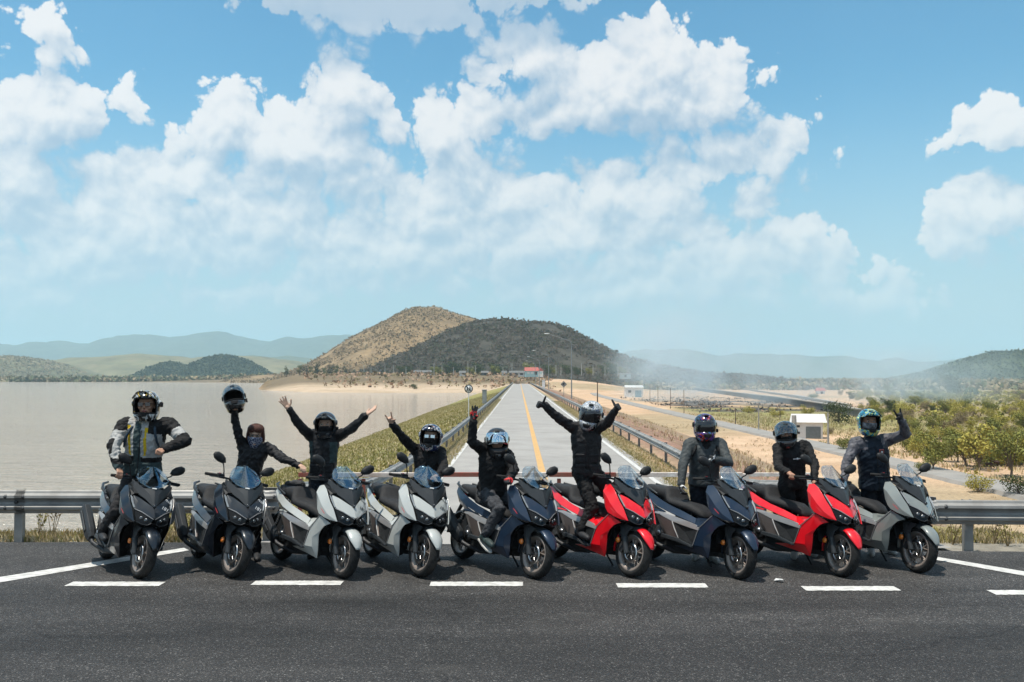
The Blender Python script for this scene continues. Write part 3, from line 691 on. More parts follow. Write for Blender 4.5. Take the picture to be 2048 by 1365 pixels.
# ================================================================ hills and far mountains
def hill(name, label, prof, D, depth, base_z, mat_cols, scrub=None, rough=.06, nu=150, nv=60, fr=1.0, skew=0.0, kind='structure'):
    """a real mound: crest heights come from usual hill sizes at distance D, cross-section falls away front and back"""
    px = np.array([p[0] for p in prof], float); cz = []; cx = []
    for x, y in prof: q = aty(x, y, D); cx.append(q[0]); cz.append(max(q[2] - base_z, 0.0))
    e = .07 * (cx[-1] - cx[0]); cx = [cx[0] - e] + cx + [cx[-1] + e]; cz = [0.0] + cz + [0.0]
    u = np.linspace(cx[0], cx[-1], nu); hgt = np.interp(u, cx, cz)
    k = np.ones(5) / 5; hgt = np.convolve(np.pad(hgt, 2, 'edge'), k, 'valid'); hgt = np.maximum(hgt + hgt.max() * .10 * (fbm(u / (hgt.max() * .55), u * 0 + D * .01, 4) - .5) * np.clip(hgt / hgt.max() * 3, 0, 1), 0)
    v = np.linspace(-1, 1, nv); U, V = np.meshgrid(u, v)
    hmax = hgt.max(); n = fbm(U / (hmax * 1.1) + 3, (V * depth) / (hmax * 1.1) + 9, 5) - .5
    sh = np.where(V < 0, np.cos(np.clip(V * PI / 2, -PI / 2, 0)) ** 1.15, np.cos(V * PI / 2) ** 1.3)
    gul = fbm(U / (hmax * .5), V * 0.7 + 5, 3) - .5
    Z = base_z - 6 + (hgt[None, :] + 6) * np.clip(sh * (1 + gul * .5 * (1 - sh)), 0, 1) + n * hmax * rough * 2.2 * np.clip(sh * (1 - .75 * (np.abs(V) < .08)), 0, 1)
    YY_ = D + V * depth * (1 + .3 * (fbm(U / (hmax * 3), U * 0 + 2, 2) - .5)) + skew * (U - u.mean())
    vs = np.stack([U.ravel(), YY_.ravel(), Z.ravel()], 1); ii = np.arange(nu * nv).reshape(nv, nu)
    fs = np.stack([ii[:-1, :-1], ii[:-1, 1:], ii[1:, 1:], ii[1:, :-1]], -1).reshape(-1, 4)
    me = np_mesh(name, vs, fs, mat_cols[0]); nn = fbm(vs[:, 0] / (hmax * .35), vs[:, 1] / (hmax * .35), 4)[:, None]
    colour_attr(me, np.array(mat_cols[1])[None] * (1 - nn) + np.array(mat_cols[2])[None] * nn)
    o = tag(link(name, me), label, kind=kind)
    return o, (U, V, YY_, Z)
hm = zone_mat('hill_scrub_ground', nscale=.05, bump=.8, bscale=.18, var=.5)
fm = zone_mat('far_forest_ground', nscale=.012, bump=.6, bscale=.03, var=.5)
H1, g1_ = hill('hill', 'dry scrub-covered hill in cloud shadow at the end of the dam', [(690, 753), (740, 750), (790, 728), (840, 702), (890, 674), (940, 654), (975, 647), (1010, 644), (1050, 647), (1090, 651), (1130, 663), (1160, 676), (1200, 696), (1250, 716), (1300, 731), (1350, 742), (1420, 753), (1480, 753)], 1010, 270, -3, (hm, (.36, .235, .15), (.28, .19, .115)))
H2, g2_ = hill('hill', 'sunlit tan hill peak behind the shadowed hill', [(560, 753), (600, 752), (640, 736), (690, 705), (740, 672), (790, 640), (826, 621), (858, 616), (888, 621), (930, 635), (985, 652), (1050, 678), (1120, 706), (1200, 736), (1260, 753)], 1330, 330, -3, (hm, (.27, .185, .105), (.21, .15, .08)))
_, g3_ = hill('hill', 'low dark green mound across the water, larger one', [(378, 745), (392, 735), (415, 721), (440, 713), (465, 716), (495, 724), (515, 735), (535, 745)], 1900, 200, -2, (fm, (.075, .085, .045), (.045, .06, .035)), nu=90)
_, g4_ = hill('hill', 'low dark green mound across the water, smaller one', [(298, 746), (315, 734), (338, 726), (360, 730), (385, 745)], 1850, 150, -2, (fm, (.075, .085, .045), (.045, .06, .035)), nu=70)
_, g5_ = hill('hill', 'brown-green hill at the far lake shore', [(-180, 745), (-80, 722), (0, 713), (50, 715), (95, 722), (130, 732), (155, 744)], 2300, 350, -2, (fm, (.16, .135, .075), (.11, .11, .055)), nu=110)
hill('hill', 'pale tan rolling ridge behind the far lake shore', [(60, 745), (105, 722), (160, 715), (220, 714), (275, 708), (330, 710), (380, 718), (430, 714), (520, 713), (590, 722), (640, 732), (690, 745)], 3000, 450, -2, (fm, (.20, .16, .09), (.13, .125, .06)), nu=140)
hill('mountain', 'middle blue ridge of the far mountains', [(430, 735), (470, 718), (500, 711), (540, 716), (580, 712), (620, 718), (660, 726), (700, 735)], 5200, 500, -2, (fm, (.11, .11, .06), (.08, .09, .05)), nu=90)
hill('mountain', 'long hazy blue mountain range beyond the lake', [(-260, 715), (-100, 700), (0, 690), (40, 693), (80, 690), (105, 680), (125, 679), (160, 686), (200, 688), (245, 676), (280, 668), (310, 669), (350, 677), (400, 668), (430, 666), (465, 667), (485, 675), (540, 681), (575, 674), (610, 679), (645, 672), (690, 675), (730, 671), (800, 690), (880, 715), (960, 735)], 8200, 1300, -2, (fm, (.09, .10, .07), (.07, .085, .06)), nu=420, rough=.11)
hill('mountain', 'hazy blue range behind the smoky field', [(1130, 735), (1200, 716), (1240, 706), (1262, 702), (1290, 697), (1310, 703), (1345, 700), (1370, 699), (1395, 706), (1430, 716), (1480, 711), (1540, 709), (1600, 711), (1640, 716), (1680, 712), (1700, 718), (1760, 722), (1780, 718), (1820, 727), (1890, 722), (1960, 728), (2100, 735)], 8600, 1200, -2, (fm, (.09, .10, .07), (.07, .085, .06)), nu=420, rough=.11)
_, g6_ = hill('hill', 'forested dark green hill behind the thicket', [(1840, 748), (1880, 740), (1915, 728), (1945, 719), (1975, 708), (2010, 705), (2060, 704), (2140, 712), (2260, 735), (2330, 748)], 1800, 300, -4, (fm, (.075, .085, .04), (.05, .065, .03)), nu=110)

# a cumulus high above the hill; its shadow darkens the near hill while the peak behind stays in the sun
cl = MB(); 
def lump(c, r, seed):
    rr = np.random.default_rng(seed); bm = bmesh.new(); bmesh.ops.create_icosphere(bm, subdivisions=3, radius=1)
    for v_ in bm.verts:
        k = 1 + .22 * math.sin(v_.co.x * 5 + seed) * math.sin(v_.co.y * 6 + seed * 2) + .12 * rr.random()
        v_.co = Vector((c[0] + v_.co.x * r[0] * k, c[1] + v_.co.y * r[1] * k, c[2] + v_.co.z * r[2] * k))
    cl.add([v_.co for v_ in bm.verts], [[v_.index for v_ in f.verts] for f in bm.faces], 0, True); bm.free()
CLH = 950.0
def above(x, y): t = CLH / SUN_DIR.z; return (x + SUN_DIR.x * t, y + SUN_DIR.y * t, CLH)
for i, (x, y, rx, ry) in enumerate([(-20, 900, 120, 190), (60, 960, 140, 200), (150, 1000, 130, 190), (-70, 870, 90, 120), (-110, 820, 70, 90), (10, 830, 140, 120), (120, 860, 140, 140), (240, 980, 110, 160)]):
    c = above(x, y); lump(c, (rx, ry, 60), i + 3)
tag(cl.build('cloud', pm('cloud_white', (.9, .9, .9), None, .01, 1.0, coords='Position')), 'white cumulus cloud drifting above the dark hill', 'cloud')
# ================================================================ vegetation
def leaf_mat(name, c1, c2, scale=1.2):
    m = bpy.data.materials.new(name); m.use_nodes = True; T = NT(m.node_tree); T.n.clear(); b = T.node('ShaderNodeBsdfPrincipled'); o = T.node('ShaderNodeOutputMaterial'); T.l.new(b.outputs[0], o.inputs[0])
    n = T.noise(T.node('ShaderNodeNewGeometry').outputs['Position'], scale, 3, .6); oi = T.node('ShaderNodeObjectInfo').outputs['Random']
    k = T.math('ADD', T.mr(n, .3, .7, 0, .75), T.math('MULTIPLY', oi, .35)); T.put(b.inputs['Base Color'], T.mix(k, c4(c1), c4(c2))); b.inputs['Roughness'].default_value = .7; b.inputs['Specular IOR Level'].default_value = .2
    return m
bark = pm('bark', (.16, .12, .085), (.10, .075, .055), 8, .95, bump=.5)
leaf_g = leaf_mat('leaves_olive_green', (.10, .115, .022), (.23, .22, .05)); leaf_y = leaf_mat('leaves_yellow_green', (.22, .20, .030), (.38, .32, .07)); leaf_d = leaf_mat('leaves_dark_green', (.025, .040, .014), (.07, .085, .025)); leaf_b = leaf_mat('leaves_dry_brown', (.15, .11, .06), (.25, .19, .10))
def leaves(rng, lobes, n, size):
    """n leaf-clump faces spread through a set of lobes (centre, radii)"""
    vol = np.array([r[0] * r[1] * r[2] for _, r in lobes]); pick = rng.choice(len(lobes), n, p=vol / vol.sum()); d = rng.normal(size=(n, 3)); d /= np.linalg.norm(d, axis=1)[:, None]; rad = rng.random(n) ** .42
    C_ = np.array([c for c, _ in lobes])[pick]; R_ = np.array([r for _, r in lobes])[pick]; p = C_ + d * R_ * rad[:, None]
    nr = d * .7 + rng.normal(size=(n, 3)) * .6 + np.array([0, 0, .35]); nr /= np.linalg.norm(nr, axis=1)[:, None]
    a = np.cross(nr, rng.normal(size=(n, 3))); a /= np.linalg.norm(a, axis=1)[:, None]; b = np.cross(nr, a); s = size * rng.uniform(.6, 1.4, n)[:, None]
    v = np.stack([p - a * s * .5, p + b * s * .32, p + a * s * .6, p - b * s * .30], 1).reshape(-1, 3); f = np.arange(n * 4).reshape(n, 4); return v, f
def crown_variant(seed, w, h, mat, n=850, size=.13, lift=.32, nl=11, flat=.8):
    rng = np.random.default_rng(seed); lobes = []
    for k in range(nl):
        a = rng.uniform(0, 2 * PI); rr = w * .34 * math.sqrt(rng.random()); z = h * (lift + (1 - lift) * rng.uniform(.12, .88)); s = w * rng.uniform(.15, .27) * (1.15 - .5 * abs(z / h - .55)); lobes.append(((rr * math.cos(a), rr * math.sin(a), z), (s, s, s * flat)))
    v, f = leaves(rng, lobes, n, size); me = np_mesh('crown', v, f, mat, False)
    tb = MB(); tb.tube([(0, 0, -.05 * h), (.02 * w, 0, h * lift * .6), (.0, .02 * w, h * .55)], [.030 * h, .022 * h, .010 * h], 6)
    for (c, r) in lobes[:6]: tb.tube([(.01 * w, 0, h * lift * .5), (c[0] * .5, c[1] * .5, (c[2] + h * lift * .5) * .5), c], [.014 * h, .010 * h, .004 * h], 5)
    return me, tb.mesh('trunk', bark)
V_TREE = [crown_variant(10 + i, 1.0, 1.0, [leaf_g, leaf_y, leaf_g, leaf_d, leaf_y, leaf_g][i], 1300, .062, .27) for i in range(6)]
V_BUSH = [crown_variant(30 + i, 1.25, .85, [leaf_y, leaf_g, leaf_y, leaf_d, leaf_b][i], 1200, .066, .05, 11, .75) for i in range(5)]
V_TALL = [crown_variant(50 + i, .55, 1.0, [leaf_d, leaf_g][i], 600, .05, .25, 12, 1.1) for i in range(2)]
def plant(pool, i, x, y, h, label, group, name='tree', z=None, wide=1.0, cat=None):
    cm_, tm_ = pool[i % len(pool)]; z = float(ground(x, y)) if z is None else z
    r = thing(name, label, cat or ('tree' if 'tree' in name else 'shrub'), (x, y, z), (i * 2.399) % (2 * PI), group); r.scale = (h * wide, h * wide, h)
    link('crown', cm_, r); link('trunk' if 'tree' in name else 'stem', tm_, r); return r
def zpx(px, py, z=-6): q = onz(px, py, z); return q[0], q[1]
# single plants that stand out
for k, (px, pb, pt, pool, i, lb, nm, wd) in enumerate([
    (1678, 848, 798, V_BUSH, 3, 'dark round bushy tree behind the white hut', 'tree', .95), (1688, 903, 868, V_BUSH, 1, 'round olive shrub at the roadside beside the white hut', 'shrub', 1.0),
    (1897, 796, 750, V_TREE, 3, 'tall dark leafy tree standing above the thicket', 'tree', 1.0), (1780, 800, 772, V_TREE, 0, 'small dark tree poking out of the scrub near the red shelter', 'tree', 1.0),
    (1866, 944, 868, V_TREE, 2, 'slender olive tree at the access road edge, first of the orchard row', 'tree', .85), (1915, 925, 855, V_TREE, 5, 'open-crowned green tree behind the first orchard tree', 'tree', .9),
    (1960, 940, 850, V_TREE, 1, 'yellow-green tree beside the grazing goats', 'tree', 1.0), (2022, 955, 860, V_TREE, 0, 'leafy green tree past the grazing goats', 'tree', 1.0), (1957, 985, 940, V_BUSH, 0, 'low yellow-green bush on bare soil by the access road', 'shrub', 1.1),
    (2038, 995, 945, V_BUSH, 3, 'dark low bush beside the access road edge', 'shrub', 1.1), (1845, 948, 918, V_BUSH, 1, 'low shrub at the foot of the first orchard tree', 'shrub', 1.0), (1497, 827, 812, V_BUSH, 0, 'yellow bush in the dry grass before the burnt field', 'shrub', 1.6), (1556, 834, 815, V_BUSH, 2, 'bright yellow-green shrub beyond the access road pole', 'shrub', 1.5), (829, 777, 765, V_BUSH, 3, 'dark round shrub alone on the sand flat', 'shrub', 1.2), (1815, 905, 868, V_BUSH, 1, 'grey-green shrub behind the navy-jacketed rider', 'shrub', 1.0)]):
    x, y = zpx(px, pb, -6 if px > 1000 else -2.6); h = (pb - pt) * y / FPX; plant(pool, i, x, y, h * 1.03, lb, None, nm, wide=wd)
rr = random.Random(21); n = 0
for k in range(1500):      # thicket on the flat beyond the access road
    y = 92 + 400 * rr.random() ** 1.9; x = rr.uniform(38, 62 + y * .62); px = 1038 + x / y * FPX
    if px > 2120 or px < 1450 + 90: continue
    edge = np.interp(y, [90, 130, 200, 300, 520], [1850, 1790, 1740, 1700, 1640]) + 60 * (fbm(x / 14, y / 14) - .5)
    if px < edge and rr.random() > .06: continue
    if fbm(x / 11 + 4, y / 11) < .33: continue
    h = rr.uniform(1.2, 2.7) * (1.0 + .25 * (y > 200)); t = rr.random()
    if t < .22: plant(V_TREE, rr.randrange(6), x, y, h * 1.15, 'green and yellow scrub tree growing in the thicket beyond the access road', 'trees of the thicket', 'scrub_tree', cat='tree', wide=rr.uniform(.9, 1.3))
    else: plant(V_BUSH, rr.choice([0, 1, 2, 0, 2, 4]), x, y, h * .95, 'leafy bush crowding the thicket beyond the access road', 'bushes of the thicket', 'scrub_bush', cat='shrub', wide=rr.uniform(.9, 1.3))
    n += 1
    if n >= 290: break
# palm standing above the thicket
x, y = zpx(1941, 800); r = thing('palm_tree', 'lone palm tree with drooping fronds above the thicket', 'tree', (x, y, -6)); hp = (800 - 776) * y / FPX
MB().tube([(0, 0, -.2), (.1, 0, hp * .5), (.15, 0, hp)], [.22, .16, .13], 7).build('trunk', bark, r)
for k in range(15):
    a = k * 2.4; mb = MB(); L = hp * .62; pts = [Vector((.15 + math.cos(a) * L * t, math.sin(a) * L * t, hp + L * (.42 * t - .95 * t * t) * (1 if k % 2 else 1.5))) for t in (0, .25, .5, .75, 1)]
    for p_, q_ in zip(pts[:-1], pts[1:]):
        d = (q_ - p_).normalized(); s_ = d.cross(Vector((0, 0, 1))).normalized() * L * .13; mb.add([p_ - s_ + Vector((0, 0, -.12 * L)), p_, q_, q_ - s_ + Vector((0, 0, -.12 * L))], [(0, 1, 2, 3)]); mb.add([p_, p_ + s_ + Vector((0, 0, -.12 * L)), q_ + s_ + Vector((0, 0, -.12 * L)), q_], [(0, 1, 2, 3)])
    mb.build('frond', leaf_d, r)
# trees round the buildings at the hill foot
for k, px in enumerate([880, 893, 908, 942, 955, 985, 992, 1000, 1092, 1105, 1130, 1152, 1180, 1205, 1225, 870, 800, 815, 1060, 1150, 1220, 1245, 1262, 1280, 1300, 1330]):
    Yd = 640 + 25 * math.sin(k * 3.1); b_ = aty(px, 752, Yd); plant(V_TREE, 3 if k % 3 else 0, b_[0], Yd, rr.uniform(5, 9.5), 'dark tree standing behind the buildings at the hill foot', 'trees at the hill foot', 'shade_tree', z=b_[2] - .5, cat='tree', wide=1.1)
for k, px in enumerate([573, 600, 612, 622, 634, 648, 660, 672, 690]):
    Yd = 760 + 20 * math.sin(k); b_ = aty(px, 755, Yd); plant(V_TALL, k, b_[0], Yd, rr.uniform(7, 13), 'slim upright tree on the shore below the tan hill', 'upright trees on the shore', 'shore_tree', z=b_[2] - .5, cat='tree')
# masses that nobody could count
def clumps(pos, size, rng, nq=5, flat=.6):
    n = len(pos); P_ = np.repeat(pos, nq, 0); S_ = np.repeat(size, nq)[:, None]; m = n * nq; off = rng.normal(size=(m, 3)) * np.array([.42, .42, .30]); P_ = P_ + off * S_ + np.array([0, 0, .45]) * S_
    nr = rng.normal(size=(m, 3)) + np.array([0, -.25, .5]); nr /= np.linalg.norm(nr, axis=1)[:, None]; a = np.cross(nr, rng.normal(size=(m, 3))); a /= np.linalg.norm(a, axis=1)[:, None]; b = np.cross(nr, a); s = S_ * rng.uniform(.5, 1.0, (m, 1))
    v = np.stack([P_ - a * s * .6, P_ + b * s * .45, P_ + a * s * .6, P_ - b * s * .45], 1).reshape(-1, 3); return v, np.arange(m * 4).reshape(m, 4)
def stuff(name, label, pos, size, mats, seed, nq=5):
    rng = np.random.default_rng(seed); v, f = clumps(pos, size, rng, nq); me = np_mesh(name, v, f, mats[0], False)
    for m_ in mats[1:]: me.materials.append(m_)
    if len(mats) > 1: me.polygons.foreach_set('material_index', np.repeat(rng.choice(len(mats), len(pos), p=None if len(mats) == 1 else np.array([.62] + [.38 / (len(mats) - 1)] * (len(mats) - 1))), nq).astype('i4'))
    return tag(link(name, me), label, kind='stuff')
def hill_points(g, n, rng, vmin=-.95, vmax=.12):
    U, V, Yh, Z = g; nv, nu = U.shape; i = rng.uniform(0, nu - 1.01, n); j = rng.uniform((vmin + 1) / 2 * (nv - 1), (vmax + 1) / 2 * (nv - 1), n); i0 = i.astype(int); j0 = j.astype(int); fi = i - i0; fj = j - j0
    L_ = lambda A: (A[j0, i0] * (1 - fi) + A[j0, i0 + 1] * fi) * (1 - fj) + (A[j0 + 1, i0] * (1 - fi) + A[j0 + 1, i0 + 1] * fi) * fj
    return np.stack([L_(U), L_(Yh), L_(Z)], 1)
scrub_a = leaf_mat('hill_scrub_grey_brown', (.30, .19, .12), (.40, .265, .175), .2); scrub_b = leaf_mat('hill_scrub_dull_green', (.20, .155, .075), (.27, .205, .105), .2); scrub_t = leaf_mat('hill_scrub_tan', (.25, .175, .10), (.33, .235, .135), .1); scrub_g = leaf_mat('hill_scrub_olive', (.19, .145, .075), (.26, .195, .10), .1); wood_d = leaf_mat('far_wood_green', (.085, .10, .045), (.17, .165, .075), .05); wood_b = leaf_mat('far_wood_brown', (.23, .18, .105), (.35, .27, .16), .05)
wood_k = leaf_mat('far_wood_dark', (.035, .050, .028), (.085, .095, .045), .05); rg = np.random.default_rng(5)
p = hill_points(g1_, 22000, rg); p = p[(p[:, 2] > -4) & (fbm(p[:, 0] / 30, p[:, 1] / 30, 3) > .33)]; stuff('hill_scrub', 'leafless grey-brown scrub covering the shadowed hill', p, 1.0 + 2.6 * rg.random(len(p)) ** 2.0, [scrub_a, scrub_b], 6)
p = hill_points(g2_, 22000, rg); p = p[(p[:, 2] > -4) & (fbm(p[:, 0] / 40, p[:, 1] / 40, 3) > .36)]; stuff('hill_scrub', 'dry tan scrub covering the sunlit peak', p, .8 + 1.9 * rg.random(len(p)) ** 2.2, [scrub_t, scrub_g], 7)
for g_, n_, lb_, mt_ in ((g3_, 4500, 'dark wood covering the larger mound across the water', [wood_k]), (g4_, 2200, 'dark wood covering the smaller mound across the water', [wood_k]), (g5_, 4200, 'thin brown wood on the far shore hill', [wood_b]), (g6_, 5000, 'dense wood on the hill behind the thicket', [wood_k])):
    p = hill_points(g_, n_, rg); p = p[p[:, 2] > -4]; stuff('hill_wood', lb_, p, 1.8 + 3.0 * rg.random(len(p)) ** 1.6, mt_, 16 + n_)
# far lake shore wood and fields
x = rg.uniform(-1250, -180, 5200); y = 1246 + 420 * rg.random(5200) ** 2.0; keep = fbm(x / 60, y / 60, 3) > .40; x, y = x[keep], y[keep]; p = np.stack([x, y, ground(x, y)], 1); stuff('shore_wood', 'band of trees along the far lake shore', p, rg.uniform(2.5, 6.5, len(p)), [wood_d, wood_b], 8, 6)
# brush under the hill, on the sand spit and smoky scrub belt behind the fields
x = rg.uniform(-210, 20, 1500); y = rg.uniform(440, 740, 1500); k = (y > yshore(x) + 40) & (fbm(x / 20, y / 20) > .42); p = np.stack([x[k], y[k], ground(x[k], y[k])], 1); stuff('shore_brush', 'brown brush below the hill beside the lake', p, rg.uniform(.8, 2.2, k.sum()), [scrub_a, scrub_b], 9)
x = rg.uniform(60, 1000, 14000); y = 620 + 1160 * rg.random(14000) ** 1.5; k = (x < y * .56 + 40) & (x > y * .07 + 25) & (fbm(x / 45, y / 60) > .36); p = np.stack([x[k], y[k], ground(x[k], y[k])], 1); stuff('far_scrub', 'belt of dry scrub and trees behind the smoky field', p, rg.uniform(1.6, 4.6, k.sum()), [wood_b, wood_d], 10)
x = rg.uniform(40, 420, 9000); y = 130 + 420 * rg.random(9000); k = (1038 + x / y * FPX > np.interp(y, [90, 200, 300, 560], [1850, 1800, 1760, 1700])) & (x < y * .56 + 15) & (fbm(x / 9, y / 9) > .34); p = np.stack([x[k], y[k], ground(x[k], y[k])], 1); stuff('undergrowth', 'olive and yellow undergrowth filling the thicket', p, rg.uniform(.45, 1.05, k.sum()), [leaf_y, leaf_g, leaf_b], 11, 9)
x = rg.uniform(40, 106, 1500); y = rg.uniform(228, 400, 1500); k = fbm(x / 9, y / 9, 4) > .45; char = pm('charred_brush', (.03, .028, .026), (.09, .075, .06), 2, .95, coords='Position'); p = np.stack([x[k], y[k], ground(x[k], y[k])], 1); stuff('charred_brush', 'blackened brush lying in the burnt field', p, rg.uniform(.2, .65, k.sum()), [char, scrub_a], 12)
# grass
def blades(n, xf, rng, hmin, hmax, w, mats, name, label, cond=None, per=4):
    x, y = xf(n, rng)
    if cond is not None: k = cond(x, y); x, y = x[k], y[k]
    z = ground(x, y); n = len(x); m = n * per; B = np.repeat(np.stack([x, y, z], 1), per, 0); a = rng.uniform(0, 2 * PI, m); h = rng.uniform(hmin, hmax, m); lean = rng.uniform(.1, .7, m); d = np.stack([np.cos(a), np.sin(a), 0 * a], 1); s = np.stack([-np.sin(a), np.cos(a), 0 * a], 1) * (w * rng.uniform(.6, 1.4, m))[:, None]
    B = B + np.stack([rng.normal(size=m) * w * 3, rng.normal(size=m) * w * 3, 0 * a - .03], 1); tip = B + d * (h * lean)[:, None] + np.stack([0 * h, 0 * h, h], 1); mid = B + d * (h * lean * .35)[:, None] + np.stack([0 * h, 0 * h, h * .6], 1)
    v = np.stack([B - s, B + s, mid + s * .7, tip, mid - s * .7], 1).reshape(-1, 3); f = np.arange(m * 5).reshape(m, 5); me = np_mesh(name, v, f, mats[0], False)
    for q in mats[1:]: me.materials.append(q)
    me.polygons.foreach_set('material_index', rng.integers(0, len(mats), m).astype('i4')); return tag(link(name, me), label, kind='stuff')
straw = leaf_mat('dry_straw', (.42, .33, .19), (.58, .48, .30), 3); gr_g = leaf_mat('grass_olive', (.22, .20, .06), (.34, .29, .10), 2); gr_d = leaf_mat('grass_deep', (.12, .13, .03), (.20, .19, .05), 2)
rb = np.random.default_rng(15)
blades(30000, lambda n, r: (-3.1 - 13.2 * r.random(n), 17 + 190 * r.random(n) ** 1.9), rb, .05, .17, .030, [gr_g, straw, gr_g, gr_d, straw], 'bank_grass', 'grass and weeds on the upstream bank', lambda x, y: ground(x, y) > -4.05)
blades(9000, lambda n, r: (-3.5 + 1.1 * r.random(n), 16 + 120 * r.random(n) ** 1.7), rb, .06, .20, .016, [straw, straw, straw, gr_g], 'verge_grass', 'straw along the water-side rail', lambda x, y: np.abs(x + 2.93) < .6)
blades(7000, lambda n, r: (4.15 + 1.1 * r.random(n), 17 + 110 * r.random(n) ** 1.7), rb, .04, .15, .016, [straw, straw, gr_g], 'verge_grass', 'short weeds along the field-side rail')
blades(5200, lambda n, r: (np.where(r.random(n) < .6, r.uniform(-11, -3.2, n), r.uniform(4.6, 10, n)), 13.62 + 1.5 * r.random(n) ** 1.5), rb, .04, .15, .008, [straw, straw, gr_g], 'roadside_weeds', 'dry weeds behind the roadside guard rails', lambda x, y: (x > 0) | (y > 13.42))
blades(2200, lambda n, r: (7 + 26 * r.random(n), 22 + 150 * r.random(n) ** 1.3), rb, .12, .4, .03, [straw, straw, scrub_a], 'slope_weeds', 'scattered weeds on the dry slope', lambda x, y: fbm(x / 5, y / 5) > .55)
blades(9000, lambda n, r: (37 + 60 * r.random(n), 70 + 150 * r.random(n)), rb, .15, .55, .06, [straw, straw, gr_g], 'field_grass', 'dry grass on the flat beyond the access road', lambda x, y: fbm(x / 8, y / 8) > .42)
# tall weeds poking over the rail and beside the woman
for k, (px, Yd, h) in enumerate([(104, 14.0, .55), (78, 14.1, .4), (352, 14.2, .45), (1905, 13.5, .45), (1988, 13.6, .5), (2015, 13.4, .4), (1940, 13.7, .42)]):
    q = aty(px, 1080, Yd); r = thing('weed', 'thin straggly weed growing up behind the roadside rail', 'plant', (q[0], Yd, float(ground(q[0], Yd)) - .02), group='weeds behind the roadside rails'); w_ = random.Random(k)
    mb = MB(); lf = MB()
    for j in range(5):
        a = w_.uniform(0, 6.28); t_ = Vector((math.cos(a) * h * .35, math.sin(a) * h * .2, h * w_.uniform(.7, 1.1))); mb.tube([(0, 0, 0), t_ * .5 + Vector((0, 0, h * .08)), t_], [.006, .004, .002], 4)
        for i in range(9):
            c = t_ * w_.uniform(.35, 1) + Vector((w_.gauss(0, .03), w_.gauss(0, .03), w_.gauss(0, .03))); u = Vector((w_.gauss(0, 1), w_.gauss(0, 1), w_.gauss(0, 1))).normalized() * .03; v_ = u.cross(Vector((w_.gauss(0, 1), w_.gauss(0, 1), 1))).normalized() * .012; lf.add([c - u, c + v_, c + u, c - v_], [(0, 1, 2, 3)])
    mb.build('stem', leaf_b, r, recalc=False); lf.build('foliage', gr_g if k % 2 else leaf_b, r, recalc=False)
# ================================================================ scooters
def paint(name, col, flake=.0, rough=.28, coat=1.0, metal=0.0):
    return pm(name, col, tuple(c * .93 for c in col), 3, rough, metal=metal, coat=coat, bump=.008, bscale=30)
plastic = pm('black_moulded_plastic', (.018, .019, .020), (.028, .029, .030), 30, .5, bump=.12, bscale=260, spec=.22)
cowl_m = pm('dark_grey_satin_cowl', (.026, .030, .033), (.032, .036, .040), 12, .38, coat=.05, bump=.05, bscale=200, spec=.3)
gloss_k = pm('gloss_black_trim', (.012, .012, .014), None, 5, .12, coat=1.0)
rubber = pm('tyre_rubber', (.016, .016, .016), (.030, .029, .028), 16, .8, bump=.3, bscale=120, spec=.2)
seat_m = pm('seat_vinyl', (.022, .022, .023), (.030, .030, .031), 18, .6, bump=.25, bscale=420, spec=.22)
rim_m = pm('bronze_grey_alloy', (.30, .255, .225), (.24, .20, .175), 10, .35, metal=.35)
disc_m = pm('brake_disc_steel', (.55, .54, .53), (.40, .39, .38), 30, .28, metal=1.0)
fork_m = pm('fork_dark_grey', (.040, .044, .047), (.032, .035, .037), 14, .45, metal=.1, spec=.3)
guide_m = pm('light_guide_lens', (.30, .32, .33), (.24, .25, .26), 6, .2, coat=.5)
silver_m = pm('silver_trim', (.36, .35, .34), (.31, .30, .295), 6, .34, metal=.45, coat=.2)
bronze_trim = pm('bronze_trim', (.20, .165, .15), (.16, .13, .12), 6, .32, metal=.6)
engine_m = pm('engine_casting', (.045, .046, .048), (.030, .030, .032), 25, .5, metal=.4, bump=.2, bscale=90)
muff_m = pm('silencer_dark', (.030, .032, .034), (.024, .026, .028), 8, .45, spec=.3)
amber = pm('amber_reflector', (.80, .22, .03), (.70, .18, .02), 60, .18, coat=1.0, bump=.2, bscale=300)
redmark = pm('red_decal', (.60, .03, .03), None, 4, .35, coat=.6)
lens_m = pm('headlamp_smoked_lens', (.006, .0065, .007), (.012, .0125, .013), 5, .12, spec=.25)
proj_m = pm('projector_chrome', (.16, .165, .17), None, 5, .25, metal=.8)
mirror_g = pm('mirror_glass', (.60, .64, .66), None, 3, .04, metal=1.0)
whitepl = pm('white_decal', (.82, .82, .80), None, 4, .35, coat=.6); blackdec = pm('black_decal', (.015, .015, .016), None, 4, .35, coat=.6)
